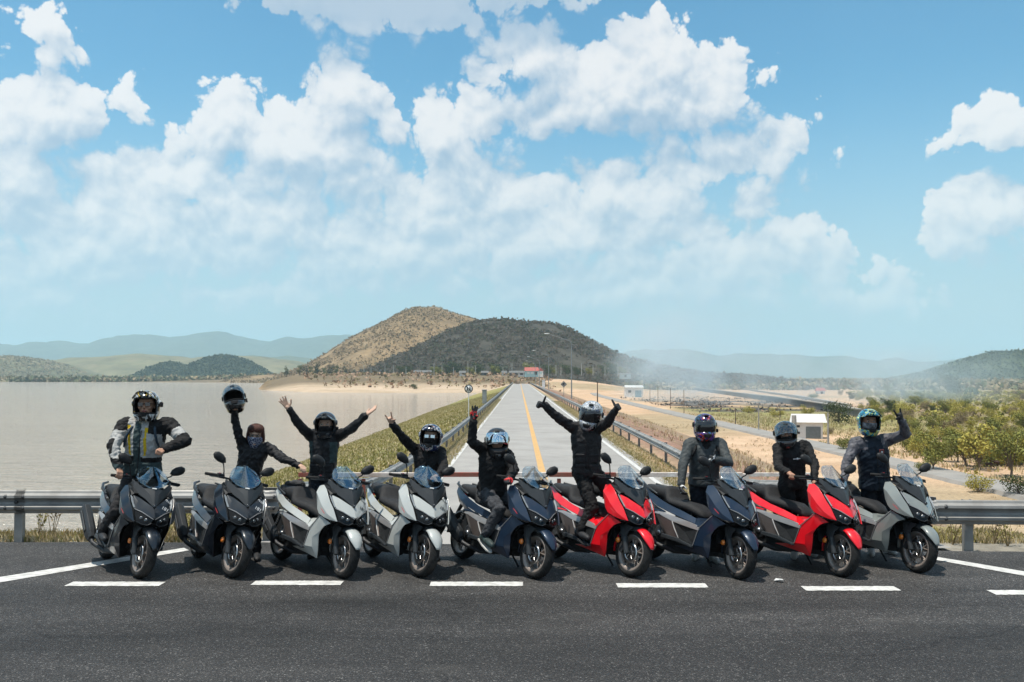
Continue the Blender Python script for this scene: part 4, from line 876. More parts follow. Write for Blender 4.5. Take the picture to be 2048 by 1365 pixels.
def screen_material(name, tint, irid):
    m = bpy.data.materials.new(name); m.use_nodes = True; T = NT(m.node_tree); T.n.clear()
    o = T.node('ShaderNodeOutputMaterial'); tr = T.node('ShaderNodeBsdfTransparent'); gl = T.node('ShaderNodeBsdfGlossy'); mx = T.node('ShaderNodeMixShader')
    tr.inputs[0].default_value = c4(tint); gl.inputs['Roughness'].default_value = .05
    lw = T.node('ShaderNodeLayerWeight'); lw.inputs[0].default_value = .35
    if irid:
        pos = T.node('ShaderNodeTexCoord').outputs['Object']; n = T.noise(T.vm('MULTIPLY', pos, (2, 8, 3)), 1.0, 1, .5)
        T.put(gl.inputs[0], T.ramp(n, [(.30, (.80, .86, .86)), (.45, (.62, .76, .84)), (.56, (.66, .72, .82)), (.70, (.88, .90, .88))]))
        T.put(mx.inputs[0], T.mr(lw.outputs['Fresnel'], 0, 1, .07, .5))
    else:
        gl.inputs[0].default_value = (.9, .93, .95, 1); T.put(mx.inputs[0], T.mr(lw.outputs['Fresnel'], 0, 1, .06, .6))
    T.l.new(tr.outputs[0], mx.inputs[1]); T.l.new(gl.outputs[0], mx.inputs[2]); T.l.new(mx.outputs[0], o.inputs[0])
    return m
screen_blue = screen_material('windscreen_mirror_blue', (.88, .93, .94), True); screen_clear = screen_material('windscreen_clear', (.88, .90, .90), False)
WB_ = 1.48; FX, RX = .74, -.74; WR = .262
PIV = Vector((.56, 0, .92)); STEER = Vector((-.40, 0, .917)).normalized()

# the measured shape: control points (x, half-width, z) as drafted -> as they stand in the photograph
_CP = [((.455, .262, .972), (.385, .238, .955)), ((.935, .244, .640), (.805, .190, .606)), ((.893, 0, .655), (.852, 0, .662)), ((.842, .240, .775), (.718, .196, .738)), ((.838, 0, .795), (.788, 0, .768)),
       ((.560, .205, 1.075), (.500, .218, 1.046)), ((.605, .272, .688), (.565, .280, .652)), ((.498, .205, .178), (.472, .187, .165)), ((.300, .288, .310), (.298, .284, .282)), ((.540, 0, 1.225), (.445, 0, 1.212)),
       ((.415, .290, .488), (.372, .278, .476)), ((.680, .326, .790), (.590, .288, .755)), ((.262, .045, .620), (.20, .045, .600)), ((.235, .10, .640), (.172, .10, .620)), ((.700, 0, 1.005), (.640, 0, .985)), ((.372, .405, 1.045), (.330, .395, 1.040)), ((.505, .292, .790), (.455, .272, .765))]
_CP += [(p, p) for p in [(-.86, .1, .87), (-.74, .1, .3), (-.3, .26, .34), (-.4, .2, .72), (-.4, .27, .58), (0, .29, .33), (0, .2, .2), (-.5, .2, .4), (-.8, .32, .57), (-.36, .3, .25), (.0, .0, .74), (-.2, 0, .4), (.08, .28, .03), (-1.0, 0, .45), (.5, .2, .45)]]
_a = np.array([c[0] for c in _CP], float); _b = np.array([c[1] for c in _CP], float)
_K = np.linalg.norm(_a[:, None] - _a[None], axis=2); _Wt = np.linalg.solve(_K + 1e-6 * np.eye(len(_a)), _b - _a)
def warp(v):
    v = np.atleast_2d(np.asarray(v, float)); s_ = np.where(v[:, 1] < 0, -1.0, 1.0); q = v.copy(); q[:, 1] = np.abs(q[:, 1])
    d = np.linalg.norm(q[:, None] - _a[None], axis=2) @ _Wt; near0 = np.clip(q[:, 1] / .03, 0, 1); q[:, 0] += d[:, 0]; q[:, 2] += d[:, 2]; q[:, 1] = np.maximum(q[:, 1] + d[:, 1] * near0, 0); q[:, 1] *= s_; return q
def warp_mesh(me):
    n = len(me.vertices); co = np.empty(n * 3); me.vertices.foreach_get('co', co); me.vertices.foreach_set('co', warp(co.reshape(-1, 3)).ravel()); me.update()
FRONT_END = ('windscreen', 'front_wheel', 'rear_wheel', 'fork', 'brake', 'mudguard', 'reflector', 'fork_guard')
def side_panel(pts, faces, th=.012):
    mb = MB(); mb.sheet([(x, -w, z) for x, w, z in pts], faces, th); mb.mirror(); return mb
def strip_panel(up, lo, th=.012):
    pts = list(up) + list(lo); n = len(up)
    return side_panel(pts, [(n + i, n + i + 1, i + 1, i) for i in range(n - 1)], th)
def wheel(root, name, hub, width, steer, discs):
    tw = width / 2; off = hub
    prof = [(.222, -tw * .74), (.240, -tw * .93), (.262, -tw * .97), (.284, -tw * .70), (.297, -tw * .30), (.300, 0), (.297, tw * .30), (.284, tw * .70), (.262, tw * .97), (.240, tw * .93), (.222, tw * .74)]
    rm = MB()
    rm.lathe([(.216, -tw * .95), (.230, -tw * .93), (.230, -tw * .74), (.196, -tw * .55), (.188, 0), (.196, tw * .55), (.230, tw * .74), (.230, tw * .93), (.216, tw * .95), (.200, tw * .74), (.176, tw * .4), (.172, 0), (.176, -tw * .4), (.200, -tw * .74)], 40, 'Y', (0, 0, 0), close=True)
    rm.lathe([(.0, -.050), (.035, -.050), (.042, -.03), (.042, .03), (.035, .050), (0, .050)], 16, 'Y')
    for k in range(5):
        a = 2 * PI * k / 5 + .3
        P_ = lambda r, d, y=0: (r * math.cos(a + d), y, r * math.sin(a + d))
        for y in (-.014, .014):
            rm.tube([P_(.035, 0, y * 1.4), P_(.098, 0, y)], [.016, .013], 6)
            for s in (-1, 1): rm.tube([P_(.095, 0, y), P_(.140, s * .16, y), P_(.182, s * .20, y)], [.012, .010, .013], 6)
    rim = rm.build(name, rim_m, root); rim.data.transform(Matrix.Scale(WR / .30, 4))
    ty = MB(); ty.lathe(prof, 48, 'Y')
    # tread grooves as raised blocks between cuts
    for k in range(26):
        a = 2 * PI * k / 26
        for s in (-1, 1):
            pts = []
            for t in np.linspace(.15, .95, 5):
                y = s * tw * t * .88; r = np.interp(abs(y), [0, tw * .3, tw * .7, tw * .96], [.3003, .2973, .2845, .264]); aa = a + t * .22 + (.12 if s > 0 else 0)
                pts.append((r * math.cos(aa), y, r * math.sin(aa)))
            ty.tube(pts, [.0015, .0035, .0035, .003, .0015], 4, m=1, cap=False)
    ty.build('tyre', [rubber, plastic], rim).data.transform(Matrix.Diagonal((WR / .30, 1, WR / .30, 1)))
    if discs:
        for s in discs:
            dm = MB(); dm.lathe([(.080, s * .060), (.125, s * .060), (.125, s * .065), (.080, s * .065)], 36, 'Y', close=True)
            for k in range(5):
                a = 2 * PI * k / 5; dm.tube([(.035 * math.cos(a), s * .055, .035 * math.sin(a)), (.085 * math.cos(a + .25), s * .062, .085 * math.sin(a + .25))], .007, 6)
            dm.build('brake_disc', disc_m, rim).data.transform(Matrix.Scale(WR / .30, 4))
    rim.location = hub; return rim
def text_mesh(txt, size, mat, shear=.0, name='lettering'):
    cu = bpy.data.curves.new(name, 'FONT'); cu.body = txt; cu.size = size; cu.shear = shear; cu.extrude = .0006; cu.align_x = 'CENTER'; cu.align_y = 'CENTER'
    o = bpy.data.objects.new(name, cu); COL.objects.link(o); bpy.context.view_layer.update()
    me = bpy.data.meshes.new_from_object(o.evaluated_get(bpy.context.evaluated_depsgraph_get())); bpy.data.objects.remove(o); me.materials.clear(); me.materials.append(mat); return me

FLK = [(.455, .262, .972), (.520, .235, .992), (.600, .240, .955), (.705, .268, .892), (.775, .272, .835), (.845, .262, .775), (.935, .244, .640),    # 0..6 upper / front edge
       (.478, .305, .905), (.560, .322, .872), (.680, .326, .790), (.800, .308, .712),                                                          # 7..10 crease
       (.505, .292, .790), (.560, .298, .735), (.618, .298, .697), (.720, .296, .668), (.830, .280, .648)]                                      # 11..15 lower edge
def build_scooter(col, decal, screen, tail_dark):
    """one scooter; +X forward, origin on the ground midway between the wheels"""
    root = bpy.data.objects.new('scooter', None); COL.objects.link(root); root.empty_display_size = .3
    steer = []
    # -- side fairings
    f = [(0, 7, 8, 2, 1), (2, 8, 9, 3), (3, 9, 4), (4, 9, 10, 5), (5, 10, 6), (7, 11, 12, 8), (8, 12, 13, 9), (9, 13, 14, 10), (10, 14, 15, 6)]
    fl = side_panel(FLK, [tuple(reversed(q)) for q in f], .012).build('side_fairing', col, root, bevel=.006, soft=True)
    # dark slit with pale light guide between fairing and nose
    strip_panel([(.700, .258, .905), (.775, .262, .848), (.842, .252, .787)], [(.715, .236, .880), (.782, .240, .828), (.838, .236, .782)], .010).build('light_guide', guide_m, root)
    # black gills under the fairing
    side_panel([(.60, .286, .702), (.72, .288, .672), (.84, .272, .650), (.925, .242, .640), (.86, .255, .622), (.72, .272, .640), (.60, .276, .675)], [(0, 6, 5, 1), (1, 5, 4, 2), (2, 4, 3)][:: 1], .02).build('gill_trim', gloss_k, root)
    # -- nose: V-shaped body-colour panel
    N = [(.690, .226, .915), (.735, .150, .888), (.790, .080, .845), (.828, .0, .800), (.838, .232, .783), (.866, .150, .742), (.882, .075, .695), (.893, .0, .655), (.780, .190, .850), (.828, .110, .795), (.850, .040, .765)]
    mb = MB(); half = [(x, -w, z) for x, w, z in N]
    mb.sheet(half + [(x, -y, z) for x, y, z in half], [tuple(reversed(q)) for q in [(0, 1, 8), (0, 8, 4), (8, 5, 4), (8, 1, 9), (1, 2, 9), (8, 9, 5), (9, 6, 5), (9, 2, 10), (9, 10, 6), (10, 2, 3), (10, 3, 7), (10, 7, 6)]] +
             [tuple(i + 11 for i in q) for q in [(0, 1, 8), (0, 8, 4), (8, 5, 4), (8, 1, 9), (1, 2, 9), (8, 9, 5), (9, 6, 5), (9, 2, 10), (9, 10, 6), (10, 2, 3), (10, 3, 7), (10, 7, 6)]], .012)
    nose_o = mb.build('front_fairing', col, root, bevel=.005, soft=True)
    # -- headlamps
    for s in (-1, 1):
        Lp = [(.842, .240, .770), (.868, .150, .733), (.886, .070, .682), (.898, .010, .640), (.902, .030, .612), (.912, .085, .596), (.918, .150, .612), (.925, .225, .650), (.905, .130, .672)]
        mb = MB(); pts = [(x, s * w, z) for x, w, z in Lp]; fc = [(0, 1, 8, 7), (1, 2, 8), (2, 3, 4, 8), (4, 5, 8), (5, 6, 8), (6, 7, 8)]
        mb.sheet(pts, [tuple(reversed(q)) if s < 0 else q for q in fc], .02); hl = mb.build('headlamp', lens_m, root, bevel=.004)
        mb = MB(); mb.tube([(.846, s * .243, .777), (.872, s * .152, .741), (.889, s * .072, .690), (.900, s * .012, .648)], [.004, .0065, .0055, .004], 6); mb.build('light_bar', silver_m, hl)
        for (x, w, z) in ((.902, .165, .675), (.906, .105, .648)):
            mb = MB(); mb.lathe([(0, .012), (.018, .010), (.024, 0), (.024, -.01)], 12, 'X', (x, s * w, z)); mb.build('projector', proj_m, hl)
        mb = MB(); mb.tube([(.921, s * .222, .643), (.916, s * .150, .606), (.912, s * .085, .589), (.903, s * .035, .604)], .0055, 6); mb.build('lower_trim', cowl_m, hl)
    # -- upper cowl (satin, with beak) and wings
    Cc = [(.560, .205, 1.075), (.600, .190, 1.060), (.690, .105, .990), (.700, .0, 1.005), (.640, .215, .985), (.700, .170, .925), (.760, .100, .880), (.805, .050, .835), (.838, .0, .795), (.745, .060, .945), (.770, .0, .925), (.575, .225, 1.020), (.560, .10, 1.035), (.600, .06, 1.02)]
    fcs = [(11, 0, 1, 4), (1, 2, 5, 4), (2, 9, 6, 5), (9, 10, 8, 7), (9, 7, 6), (2, 3, 10, 9)]
    mb = MB(); half = [(x, -w, z) for x, w, z in Cc]; k = len(half)
    mb.sheet(half + [(x, -y, z) for x, y, z in half], [tuple(reversed(q)) for q in fcs] + [tuple(i + k for i in q) for q in fcs], .014)
    cw_ = mb.build('upper_cowl', cowl_m, root, bevel=.006, soft=True)
    mb = MB(); mb.lathe([(0, .012), (.012, .012), (.020, 0), (.020, -.02)], 14, 'X', (.838, 0, .815)); mb.build('badge', gloss_k, cw_)
    MB().box((.716, 0, .994), (.010, .05, .012), rot=Matrix.Rotation(R(-35), 3, 'Y')).build('maker_mark', whitepl, cw_)
    # black filler between cowl and fairing, dash and inner shield
    side_panel([(.50, .225, .995), (.60, .225, .960), (.70, .232, .900), (.575, .215, 1.030), (.645, .208, .985), (.70, .165, .925), (.69, .205, .92)], [(0, 1, 4, 3)[::-1], (1, 2, 6, 4)[::-1], (4, 6, 5)[::-1]], .02).build('cowl_filler', plastic, root)
    mb = MB(); mb.box((.60, 0, .985), (.10, .26, .06)); mb.box((.545, 0, 1.04), (.02, .18, .09), rot=Matrix.Rotation(R(-25), 3, 'Y')); mb.build('dashboard', plastic, root, bevel=.01)
    # -- windscreen: curved sheet swept back
    sp_ = []; nu_, nv_ = 20, 14
    for j in range(nv_ + 1):
        t = j / nv_
        for i in range(nu_ + 1):
            u = -1 + 2 * i / nu_
            wid = np.interp(t, [0, .25, .5, .8, 1], [.150, .185, .168, .130, .075]); up = .968 + .244 * t
            x = .648 - .20 * t - .075 * u * u * (1 - .2 * t); zz = up + .055 * u * u * (1 - t) - .02 * u * u * t
            sp_.append((x, u * wid, zz))
    mb = MB(); mb.sheet(sp_, [(j * 21 + i, j * 21 + i + 1, (j + 1) * 21 + i + 1, (j + 1) * 21 + i) for j in range(nv_) for i in range(nu_)], .004, smooth=True)
    mb.build('windscreen', screen, root)
    # -- lower leg shield (Z-shaped body panel) and spine
    Lg = [(.605, .272, .688), (.700, .276, .645), (.800, .252, .602), (.690, .262, .560), (.615, .262, .500), (.555, .255, .430), (.548, .245, .360), (.530, .225, .270), (.498, .205, .178),
          (.405, .284, .497), (.300, .288, .310), (.180, .270, .275), (-.05, .235, .230), (.30, .225, .215), (.470, .285, .400), (.46, .268, .30), (.60, .285, .600)]
    fcs = [(0, 16, 2, 1), (16, 3, 2), (16, 4, 3), (0, 9, 16), (9, 14, 4, 16), (14, 5, 4), (14, 15, 6, 5), (15, 7, 6), (15, 8, 7), (9, 10, 15, 14), (10, 13, 8, 15), (10, 11, 13), (11, 12, 13)]
    side_panel(Lg, fcs, .012).build('leg_shield', col, root, bevel=.006, soft=True)
    Sp = [(.610, .236, .700), (.600, .270, .680), (.400, .282, .502), (.330, .286, .470), (.52, .13, .640), (.36, .15, .560), (.24, .235, .560), (.30, .278, .520), (.22, .15, .590), (.56, .0, .690), (.36, .0, .585), (.22, .0, .600)]
    fcs = [(0, 4, 1), (1, 4, 5, 2), (2, 5, 6, 7), (2, 7, 3), (5, 8, 6), (0, 9, 4), (4, 9, 10, 5), (5, 10, 11, 8)]
    side_panel(Sp, [tuple(reversed(q)) for q in fcs], .012).build('centre_spine', col, root, bevel=.006, soft=True)
    mb = MB(); mb.tube([(.598, -.278, .676), (.404, -.291, .494), (.31, -.293, .305)], .0045, 6); mb.mirror(); mb.build('edge_trim', silver_m, root)
    # inner apron / radiator shroud behind the wheel
    mb = MB(); mb.add([(.80, -.235, .60), (.80, .235, .60), (.60, .225, .50), (.60, -.225, .50), (.50, .215, .34), (.50, -.215, .34), (.455, .19, .18), (.455, -.19, .18), (.58, .10, .62), (.58, -.10, .62), (.40, .08, .40), (.40, -.08, .40), (.36, .08, .2), (.36, -.08, .2)],
        [(0, 3, 9), (1, 8, 2), (0, 9, 8, 1), (3, 5, 11, 9), (2, 8, 10, 4), (8, 9, 11, 10), (5, 7, 13, 11), (4, 10, 12, 6), (10, 11, 13, 12)])
    mb.build('inner_apron', plastic, root)
    mb = MB(); mb.box((.49, 0, .47), (.03, .22, .24), rot=Matrix.Rotation(R(-14), 3, 'Y'))
    for k in range(7): mb.box((.512 - .01 * k * .5, 0, .37 + .033 * k), (.012, .20, .006))
    mb.build('radiator', engine_m, root)
    mb = MB(); mb.prism([(.56, .70), (.80, .615), (.86, .64), (.80, .74), (.62, .93), (.52, .96), (.50, .75)], -.20, .20); mb.build('fairing_core', plastic, root)
    # nose underside chin
    mb = MB(); mb.add([(.905, -.06, .60), (.905, .06, .60), (.80, .21, .585), (.80, -.21, .585), (.90, .22, .635), (.90, -.22, .635), (.70, .0, .56)], [(0, 1, 4, 2, 6, 3, 5)]); mb.build('chin', plastic, root)
    # -- mid body: silver blade, black inserts, footboard
    strip_panel([(-.43, .262, .590), (-.33, .268, .592), (-.05, .276, .566), (.22, .288, .548), (.36, .290, .525), (.415, .290, .488)], [(-.425, .272, .560), (-.33, .286, .556), (-.06, .296, .502), (.22, .299, .484), (.33, .298, .474), (.395, .296, .466)], .012).build('silver_blade', silver_m, root, bevel=.004)
    mb = MB(); mb.tube([(-.06, -.300, .502), (.0, -.302, .42), (.073, -.300, .336)], [.010, .009, .006], 6); mb.mirror(); mb.build('trim_strut', silver_m, root)
    side_panel([(-.055, .290, .503), (.34, .292, .472), (.395, .290, .46), (.310, .286, .308), (.075, .290, .335), (.15, .270, .42)], [(0, 5, 1), (1, 5, 3, 2), (0, 4, 5), (5, 4, 3)][:: 1], .012).build('side_insert', gloss_k if False else plastic, root, bevel=.004)
    side_panel([(-.42, .258, .560), (-.33, .282, .553), (-.065, .290, .500), (.068, .290, .335), (-.14, .275, .315), (-.30, .245, .40)], [(0, 5, 1), (1, 5, 4, 2), (2, 4, 3)][:: 1], .012).build('engine_cover', bronze_trim, root, bevel=.004)
    mb = MB(); mb.prism([(-.20, .345), (.06, .335), (.30, .305), (.31, .275), (.05, .290), (-.22, .300)], -.320, -.235); mb.mirror(); mb.build('footboard', cowl_m, root, bevel=.008)
    mb = MB(); mb.prism([(-.45, .55), (.20, .56), (.40, .48), (.42, .30), (.30, .20), (-.10, .17), (-.40, .26), (-.55, .40)], -.215, .215); mb.build('frame_core', plastic, root)
    # -- seat cowl and tail
    up = [(.27, .205, .590), (.05, .222, .635), (-.20, .222, .672), (-.42, .214, .730), (-.60, .196, .790), (-.80, .145, .858), (-.86, .10, .872)]
    lo = [(.33, .272, .525), (.05, .268, .562), (-.20, .262, .600), (-.40, .252, .640), (-.60, .225, .705), (-.80, .165, .790), (-.87, .11, .815)]
    strip_panel(up, lo, .012).build('seat_cowl', col, root, bevel=.005, soft=True)
    strip_panel([(-.25, .260, .606), (-.40, .251, .640), (-.60, .224, .705), (-.80, .164, .790), (-.87, .110, .815)], [(-.24, .248, .590), (-.40, .236, .600), (-.56, .205, .632), (-.72, .160, .675), (-.83, .09, .74)], .012).build('tail_side', tail_dark, root, bevel=.005, soft=True)
    strip_panel([(-.45, .266, .610), (-.36, .270, .612), (-.25, .268, .600)], [(-.45, .272, .590), (-.36, .274, .594), (-.26, .272, .588)], .012).build('cowl_tab', col, root, bevel=.004)
    mb = MB(); mb.add([(-.87, -.11, .815), (-.87, .11, .815), (-.83, .09, .74), (-.83, -.09, .74)], [(0, 1, 2, 3)]); mb.build('tail_lamp', redmark, root)
    # seat: lofted sections
    S = [(.262, .045, .615, .628), (.235, .085, .610, .668), (.15, .125, .628, .712), (.02, .160, .650, .745), (-.14, .190, .668, .752), (-.27, .198, .688, .760), (-.335, .195, .702, .785), (-.37, .180, .712, .868), (-.42, .165, .725, .905), (-.50, .172, .748, .892), (-.66, .172, .792, .886), (-.78, .140, .838, .896), (-.84, .085, .862, .892)]
    vs = []; fs = []; n = 12
    for (x, w, zb, zt) in S:
        for k in range(n):
            a = PI * k / (n - 1); c_ = math.cos(a); s_ = math.sin(a)
            vs.append((x, w * math.copysign(abs(c_) ** .55, c_), zb + (zt - zb) * abs(s_) ** .5))
    for i in range(len(S) - 1):
        for k in range(n - 1): fs.append((i * n + k, i * n + k + 1, (i + 1) * n + k + 1, (i + 1) * n + k))
        fs.append((i * n, (i + 1) * n, (i + 1) * n + n - 1, i * n + n - 1))
    fs += [tuple(range(n)), tuple(range(len(S) * n - 1, len(S) * n - n - 1, -1))]
    MB().add(vs, fs, 0, True).build('seat', seat_m, root)
    mb = MB(); mb.tube([(-.50, -.20, .785), (-.62, -.225, .835), (-.78, -.185, .885), (-.90, -.10, .905)], [.012, .016, .016, .012], 8); mb.mirror(); mb.build('grab_rail', cowl_m, root)
    # -- engine, swing arm, shocks, hugger
    mb = MB(); mb.prism([(-.62, .22), (-.20, .17), (-.05, .25), (-.10, .42), (-.40, .50), (-.60, .40)], -.19, .19)
    for s in (-1, 1):
        mb.lathe([(0, s * .262), (.035, s * .262), (.05, s * .25), (.085, s * .245), (.098, s * .235), (.10, s * .19)], 20, 'Y', (-.32, 0, .345))
        mb.lathe([(0, s * .235), (.05, s * .235), (.062, s * .19)], 16, 'Y', (-.50, 0, .30))
    for k in range(6): mb.box((-.36 + .03 * k, -.20, .47), (.008, .06, .07))
    mb.build('engine', engine_m, root, bevel=.006)
    mb = MB(); mb.lathe([(0, -.274), (.022, -.274), (.030, -.262)], 10, 'Y', (-.32, 0, .345)); mb.build('engine_badge', disc_m, root)
    mb = MB(); mb.tube([(-.50, -.12, .30), (-.66, -.125, .27), (RX, -.125, WR)], [.045, .04, .05], 8); mb.mirror(); mb.build('swing_arm', engine_m, root)
    for s in (-1, 1):
        mb = MB(); A0 = Vector((-.50, s * .19, .640)); A1 = Vector((-.68, s * .165, .325)); mb.tube([A0, A1], .012, 8); mb.tube([A0 + (A1 - A0) * .60, A1], .022, 10)
        hel = []; ax_ = (A1 - A0); u_ = ax_.cross(Vector((0, 1, 0))).normalized(); w_ = ax_.cross(u_).normalized()
        for k in range(61):
            t = k / 60; hel.append(A0 + ax_ * (.06 + .66 * t) + (u_ * math.cos(t * 2 * PI * 8) + w_ * math.sin(t * 2 * PI * 8)) * .030)
        mb.tube(hel, .0055, 5); mb.build('rear_shock', fork_m, root)
    mb = MB(); a_ = np.linspace(R(62), R(178), 12); vs = []
    for a in a_:
        for w, dr in ((-.085, -.01), (-.07, .012), (.07, .012), (.085, -.01)): vs.append((RX + (.30 + dr) * math.cos(a), w, WR + (.30 + dr) * math.sin(a)))
    mb.sheet(vs, [(i * 4 + k, (i + 1) * 4 + k, (i + 1) * 4 + k + 1, i * 4 + k + 1) for i in range(11) for k in range(3)], .005); mb.tube([(-.86, 0, .72), (-1.0, 0, .52), (-1.03, 0, .40)], [.03, .02, .02], 6); mb.box((-1.02, 0, .44), (.012, .17, .16), rot=Matrix.Rotation(R(14), 3, 'Y')); mb.build('rear_mudguard', plastic, root)
    wheel(root, 'rear_wheel', Vector((RX, 0, WR)), .135, False, (1,))
    # -- exhaust on the near side
    e0, e1 = Vector((-.36, -.300, .255)), Vector((-.80, -.325, .565)); ax_ = (e1 - e0).normalized(); side = Vector((0, -1, 0)); upv = ax_.cross(side).normalized()
    if upv.z < 0: upv = -upv
    mb = MB(); vs = []
    for t, sc in ((0, .62), (.14, .92), (.20, 1.0), (.93, 1.0), (1.0, .90)):
        c_ = e0 + (e1 - e0) * t
        for (a, b_) in ((-.055, -.02), (-.055, .05), (-.02, .088), (.035, .088), (.058, .05), (.058, -.05), (.02, -.082), (-.03, -.075)): vs.append(c_ + side * a * sc + upv * b_ * sc)
    n = 8; fs = [(i * n + k, i * n + (k + 1) % n, (i + 1) * n + (k + 1) % n, (i + 1) * n + k) for i in range(4) for k in range(n)] + [tuple(range(n)), tuple(range(5 * n - 1, 4 * n - 1, -1))]
    mb.add(vs, fs); ex = mb.build('silencer', muff_m, root, bevel=.005)
    mb = MB(); c_ = e0 + (e1 - e0) * .56; vs = []
    for t in (-.17, .15):
        for b_ in (-.028, .036): vs.append(c_ + ax_ * t + side * .0605 + upv * (b_ * (1 if t > 0 else .75)))
    mb.sheet(vs, [(0, 1, 3, 2)], -.010); mb.build('heat_shield', cowl_m, ex, bevel=.003)
    mb = MB(); mb.tube([e0 + ax_ * .03, e0 - ax_ * .05, (-.26, -.26, .20), (-.08, -.20, .165), (.10, -.12, .19)], .026, 8); mb.build('exhaust_pipe', engine_m, root)
    mb = MB(); mb.tube([(.02, .16, .20), (.06, .24, .08), (.075, .275, .03)], .012, 6); mb.box((.08, .285, .028), (.07, .05, .012)); mb.build('side_stand', plastic, root)
    # -- steered group: wheel, fork, mudguard, bars, mirrors
    sg = []
    w_ = wheel(root, 'front_wheel', Vector((FX, 0, WR)), .118, True, (-1, 1)); sg.append(w_)
    mb = MB()
    for s in (-1, 1):
        mb.tube([(.60, s * .105, .66), (.700, s * .105, .37), (FX, s * .105, WR + .005)], [.024, .024, .020], 10); mb.tube([(.680, s * .108, .42), (FX, s * .108, WR - .01)], [.031, .030], 10)
        mb.tube([(FX, s * .06, WR), (FX, s * .135, WR)], .016, 8)
    mb.box((.60, 0, .675), (.06, .26, .05), rot=Matrix.Rotation(R(-24), 3, 'Y')); mb.build('fork', fork_m, root, bevel=.003); sg.append(bpy.context.scene.objects.get('fork') if False else COL.objects[-1])
    for s in (-1, 1):
        mb = MB(); mb.box((FX - .085, s * .085, WR + .04), (.055, .05, .11), rot=Matrix.Rotation(R(30), 3, 'Y')); mb.build('brake_caliper', engine_m, root, bevel=.008); sg.append(COL.objects[-1])
    # mudguard: coloured beak and rear lip, dark side stays
    def guard(a0, a1, w0, w1, r0, name, mat, nseg=12, drop=.05):
        mb = MB(); vs = []
        for i, a in enumerate(np.linspace(a0, a1, nseg)):
            t = i / (nseg - 1); w = w0 + (w1 - w0) * math.sin(min(1, t * 1.6) * PI / 2); rr = r0 * .88
            for ww, dr in ((-w, -drop * (w / w1)), (-w * .8, -.012), (-w * .3, .004), (w * .3, .004), (w * .8, -.012), (w, -drop * (w / w1))): vs.append((FX + (rr + dr) * math.cos(a), ww, WR + (rr + dr) * math.sin(a)))
        mb.sheet(vs, [(i * 6 + k, i * 6 + k + 1, (i + 1) * 6 + k + 1, (i + 1) * 6 + k) for i in range(nseg - 1) for k in range(5)], -.006, smooth=True); o = mb.build(name, mat, root); sg.append(o); return o
    guard(R(16), R(72), .020, .080, .332, 'mudguard', col, drop=.03); guard(R(70), R(140), .078, .082, .330, 'mudguard_bridge', fork_m); guard(R(184), R(139), .060, .082, .332, 'mudguard_lip', col)
    for s in (-1, 1):
        mb = MB(); pl_ = [(.585, .545), (.69, .565), (.80, .545), (.775, .515), (.735, .490), (.712, .430), (.738, .335), (.705, .285), (.655, .375), (.610, .470)]
        mb.prism(pl_, s * .112, s * .126); mb.build('fork_guard', fork_m, root, bevel=.004); g = COL.objects[-1]; sg.append(g)
        for (x, z) in ((.690, .520), (.685, .405)):
            mb = MB(); mb.lathe([(0, s * .1275), (.011, s * .1275), (.013, s * .126)], 10, 'Y', (x, 0, z)); mb.build('recess', blackdec, g)
        mb = MB(); mb.lathe([(0, s * .150), (.022, s * .149), (.030, s * .142), (.030, s * .128)], 16, 'Y', (.600, 0, .375)); mb.build('reflector', amber, root); sg.append(COL.objects[-1])
    mb = MB()
    mb.tube([(.455, -.10, 1.045), (.46, -.19, 1.052), (.43, -.26, 1.06), (.375, -.40, 1.045)], .012, 8); mb.tube([(.455, .10, 1.045), (.46, .19, 1.052), (.43, .26, 1.06), (.375, .40, 1.045)], .012, 8)
    mb.box((.47, 0, 1.04), (.09, .24, .07)); mb.box((.50, 0, 1.01), (.06, .14, .10)); hb = mb.build('handlebar', plastic, root, bevel=.008); sg.append(hb)
    for s in (-1, 1):
        MB().tube([(.418, s * .285, 1.057), (.372, s * .405, 1.044), (.368, s * .415, 1.043)], [.018, .017, .013], 10).build('grip', rubber, hb)
        MB().box((.43, s * .235, 1.062), (.06, .085, .05)).build('switch_pod', plastic, hb, bevel=.008)
        MB().tube([(.47, s * .22, 1.055), (.475, s * .27, 1.050), (.44, s * .36, 1.035), (.43, s * .385, 1.034)], [.010, .008, .006, .006], 6).build('lever', cowl_m, hb)
        MB().box((.425, s * .25, 1.089), (.018, .018, .010)).build('switch', redmark, hb)
    for s in (-1, 1):
        mb = MB(); dz = -.05 if s > 0 else 0.0
        mb = MB(); mb.tube([(.445, s * .205, 1.07), (.455, s * .215, 1.12), (.47, s * .245, 1.19 + dz), (.475, s * .275, 1.225 + dz)], [.010, .0075, .0075, .009], 8)
        vs = []; fs = []; out = [(-.085, -.020), (-.070, .022), (-.03, .046), (.03, .052), (.075, .030), (.088, -.004), (.070, -.036), (.02, -.050), (-.04, -.044)]
        k = len(out)
        for (dx, sc) in ((-.014, 1.0), (.004, 1.06), (.022, .86), (.034, .45)):
            for (a, b_) in out: vs.append((.475 + dx, s * (.315 + a * sc), 1.258 + dz + b_ * sc + .25 * a))
        for j in range(3):
            for i in range(k): fs.append((j * k + i, j * k + (i + 1) % k, (j + 1) * k + (i + 1) % k, (j + 1) * k + i))
        fs.append(tuple(range(3 * k, 4 * k))); mb.add(vs, fs, 0, True); mr_ = mb.build('mirror', plastic, root); sg.append(mr_)
        MB().add([(.475 - .013, s * (.315 + a * .93), 1.258 + dz + b_ * .93 + .25 * a) for a, b_ in out], [tuple(range(k))]).build('mirror_glass', mirror_g, mr_)
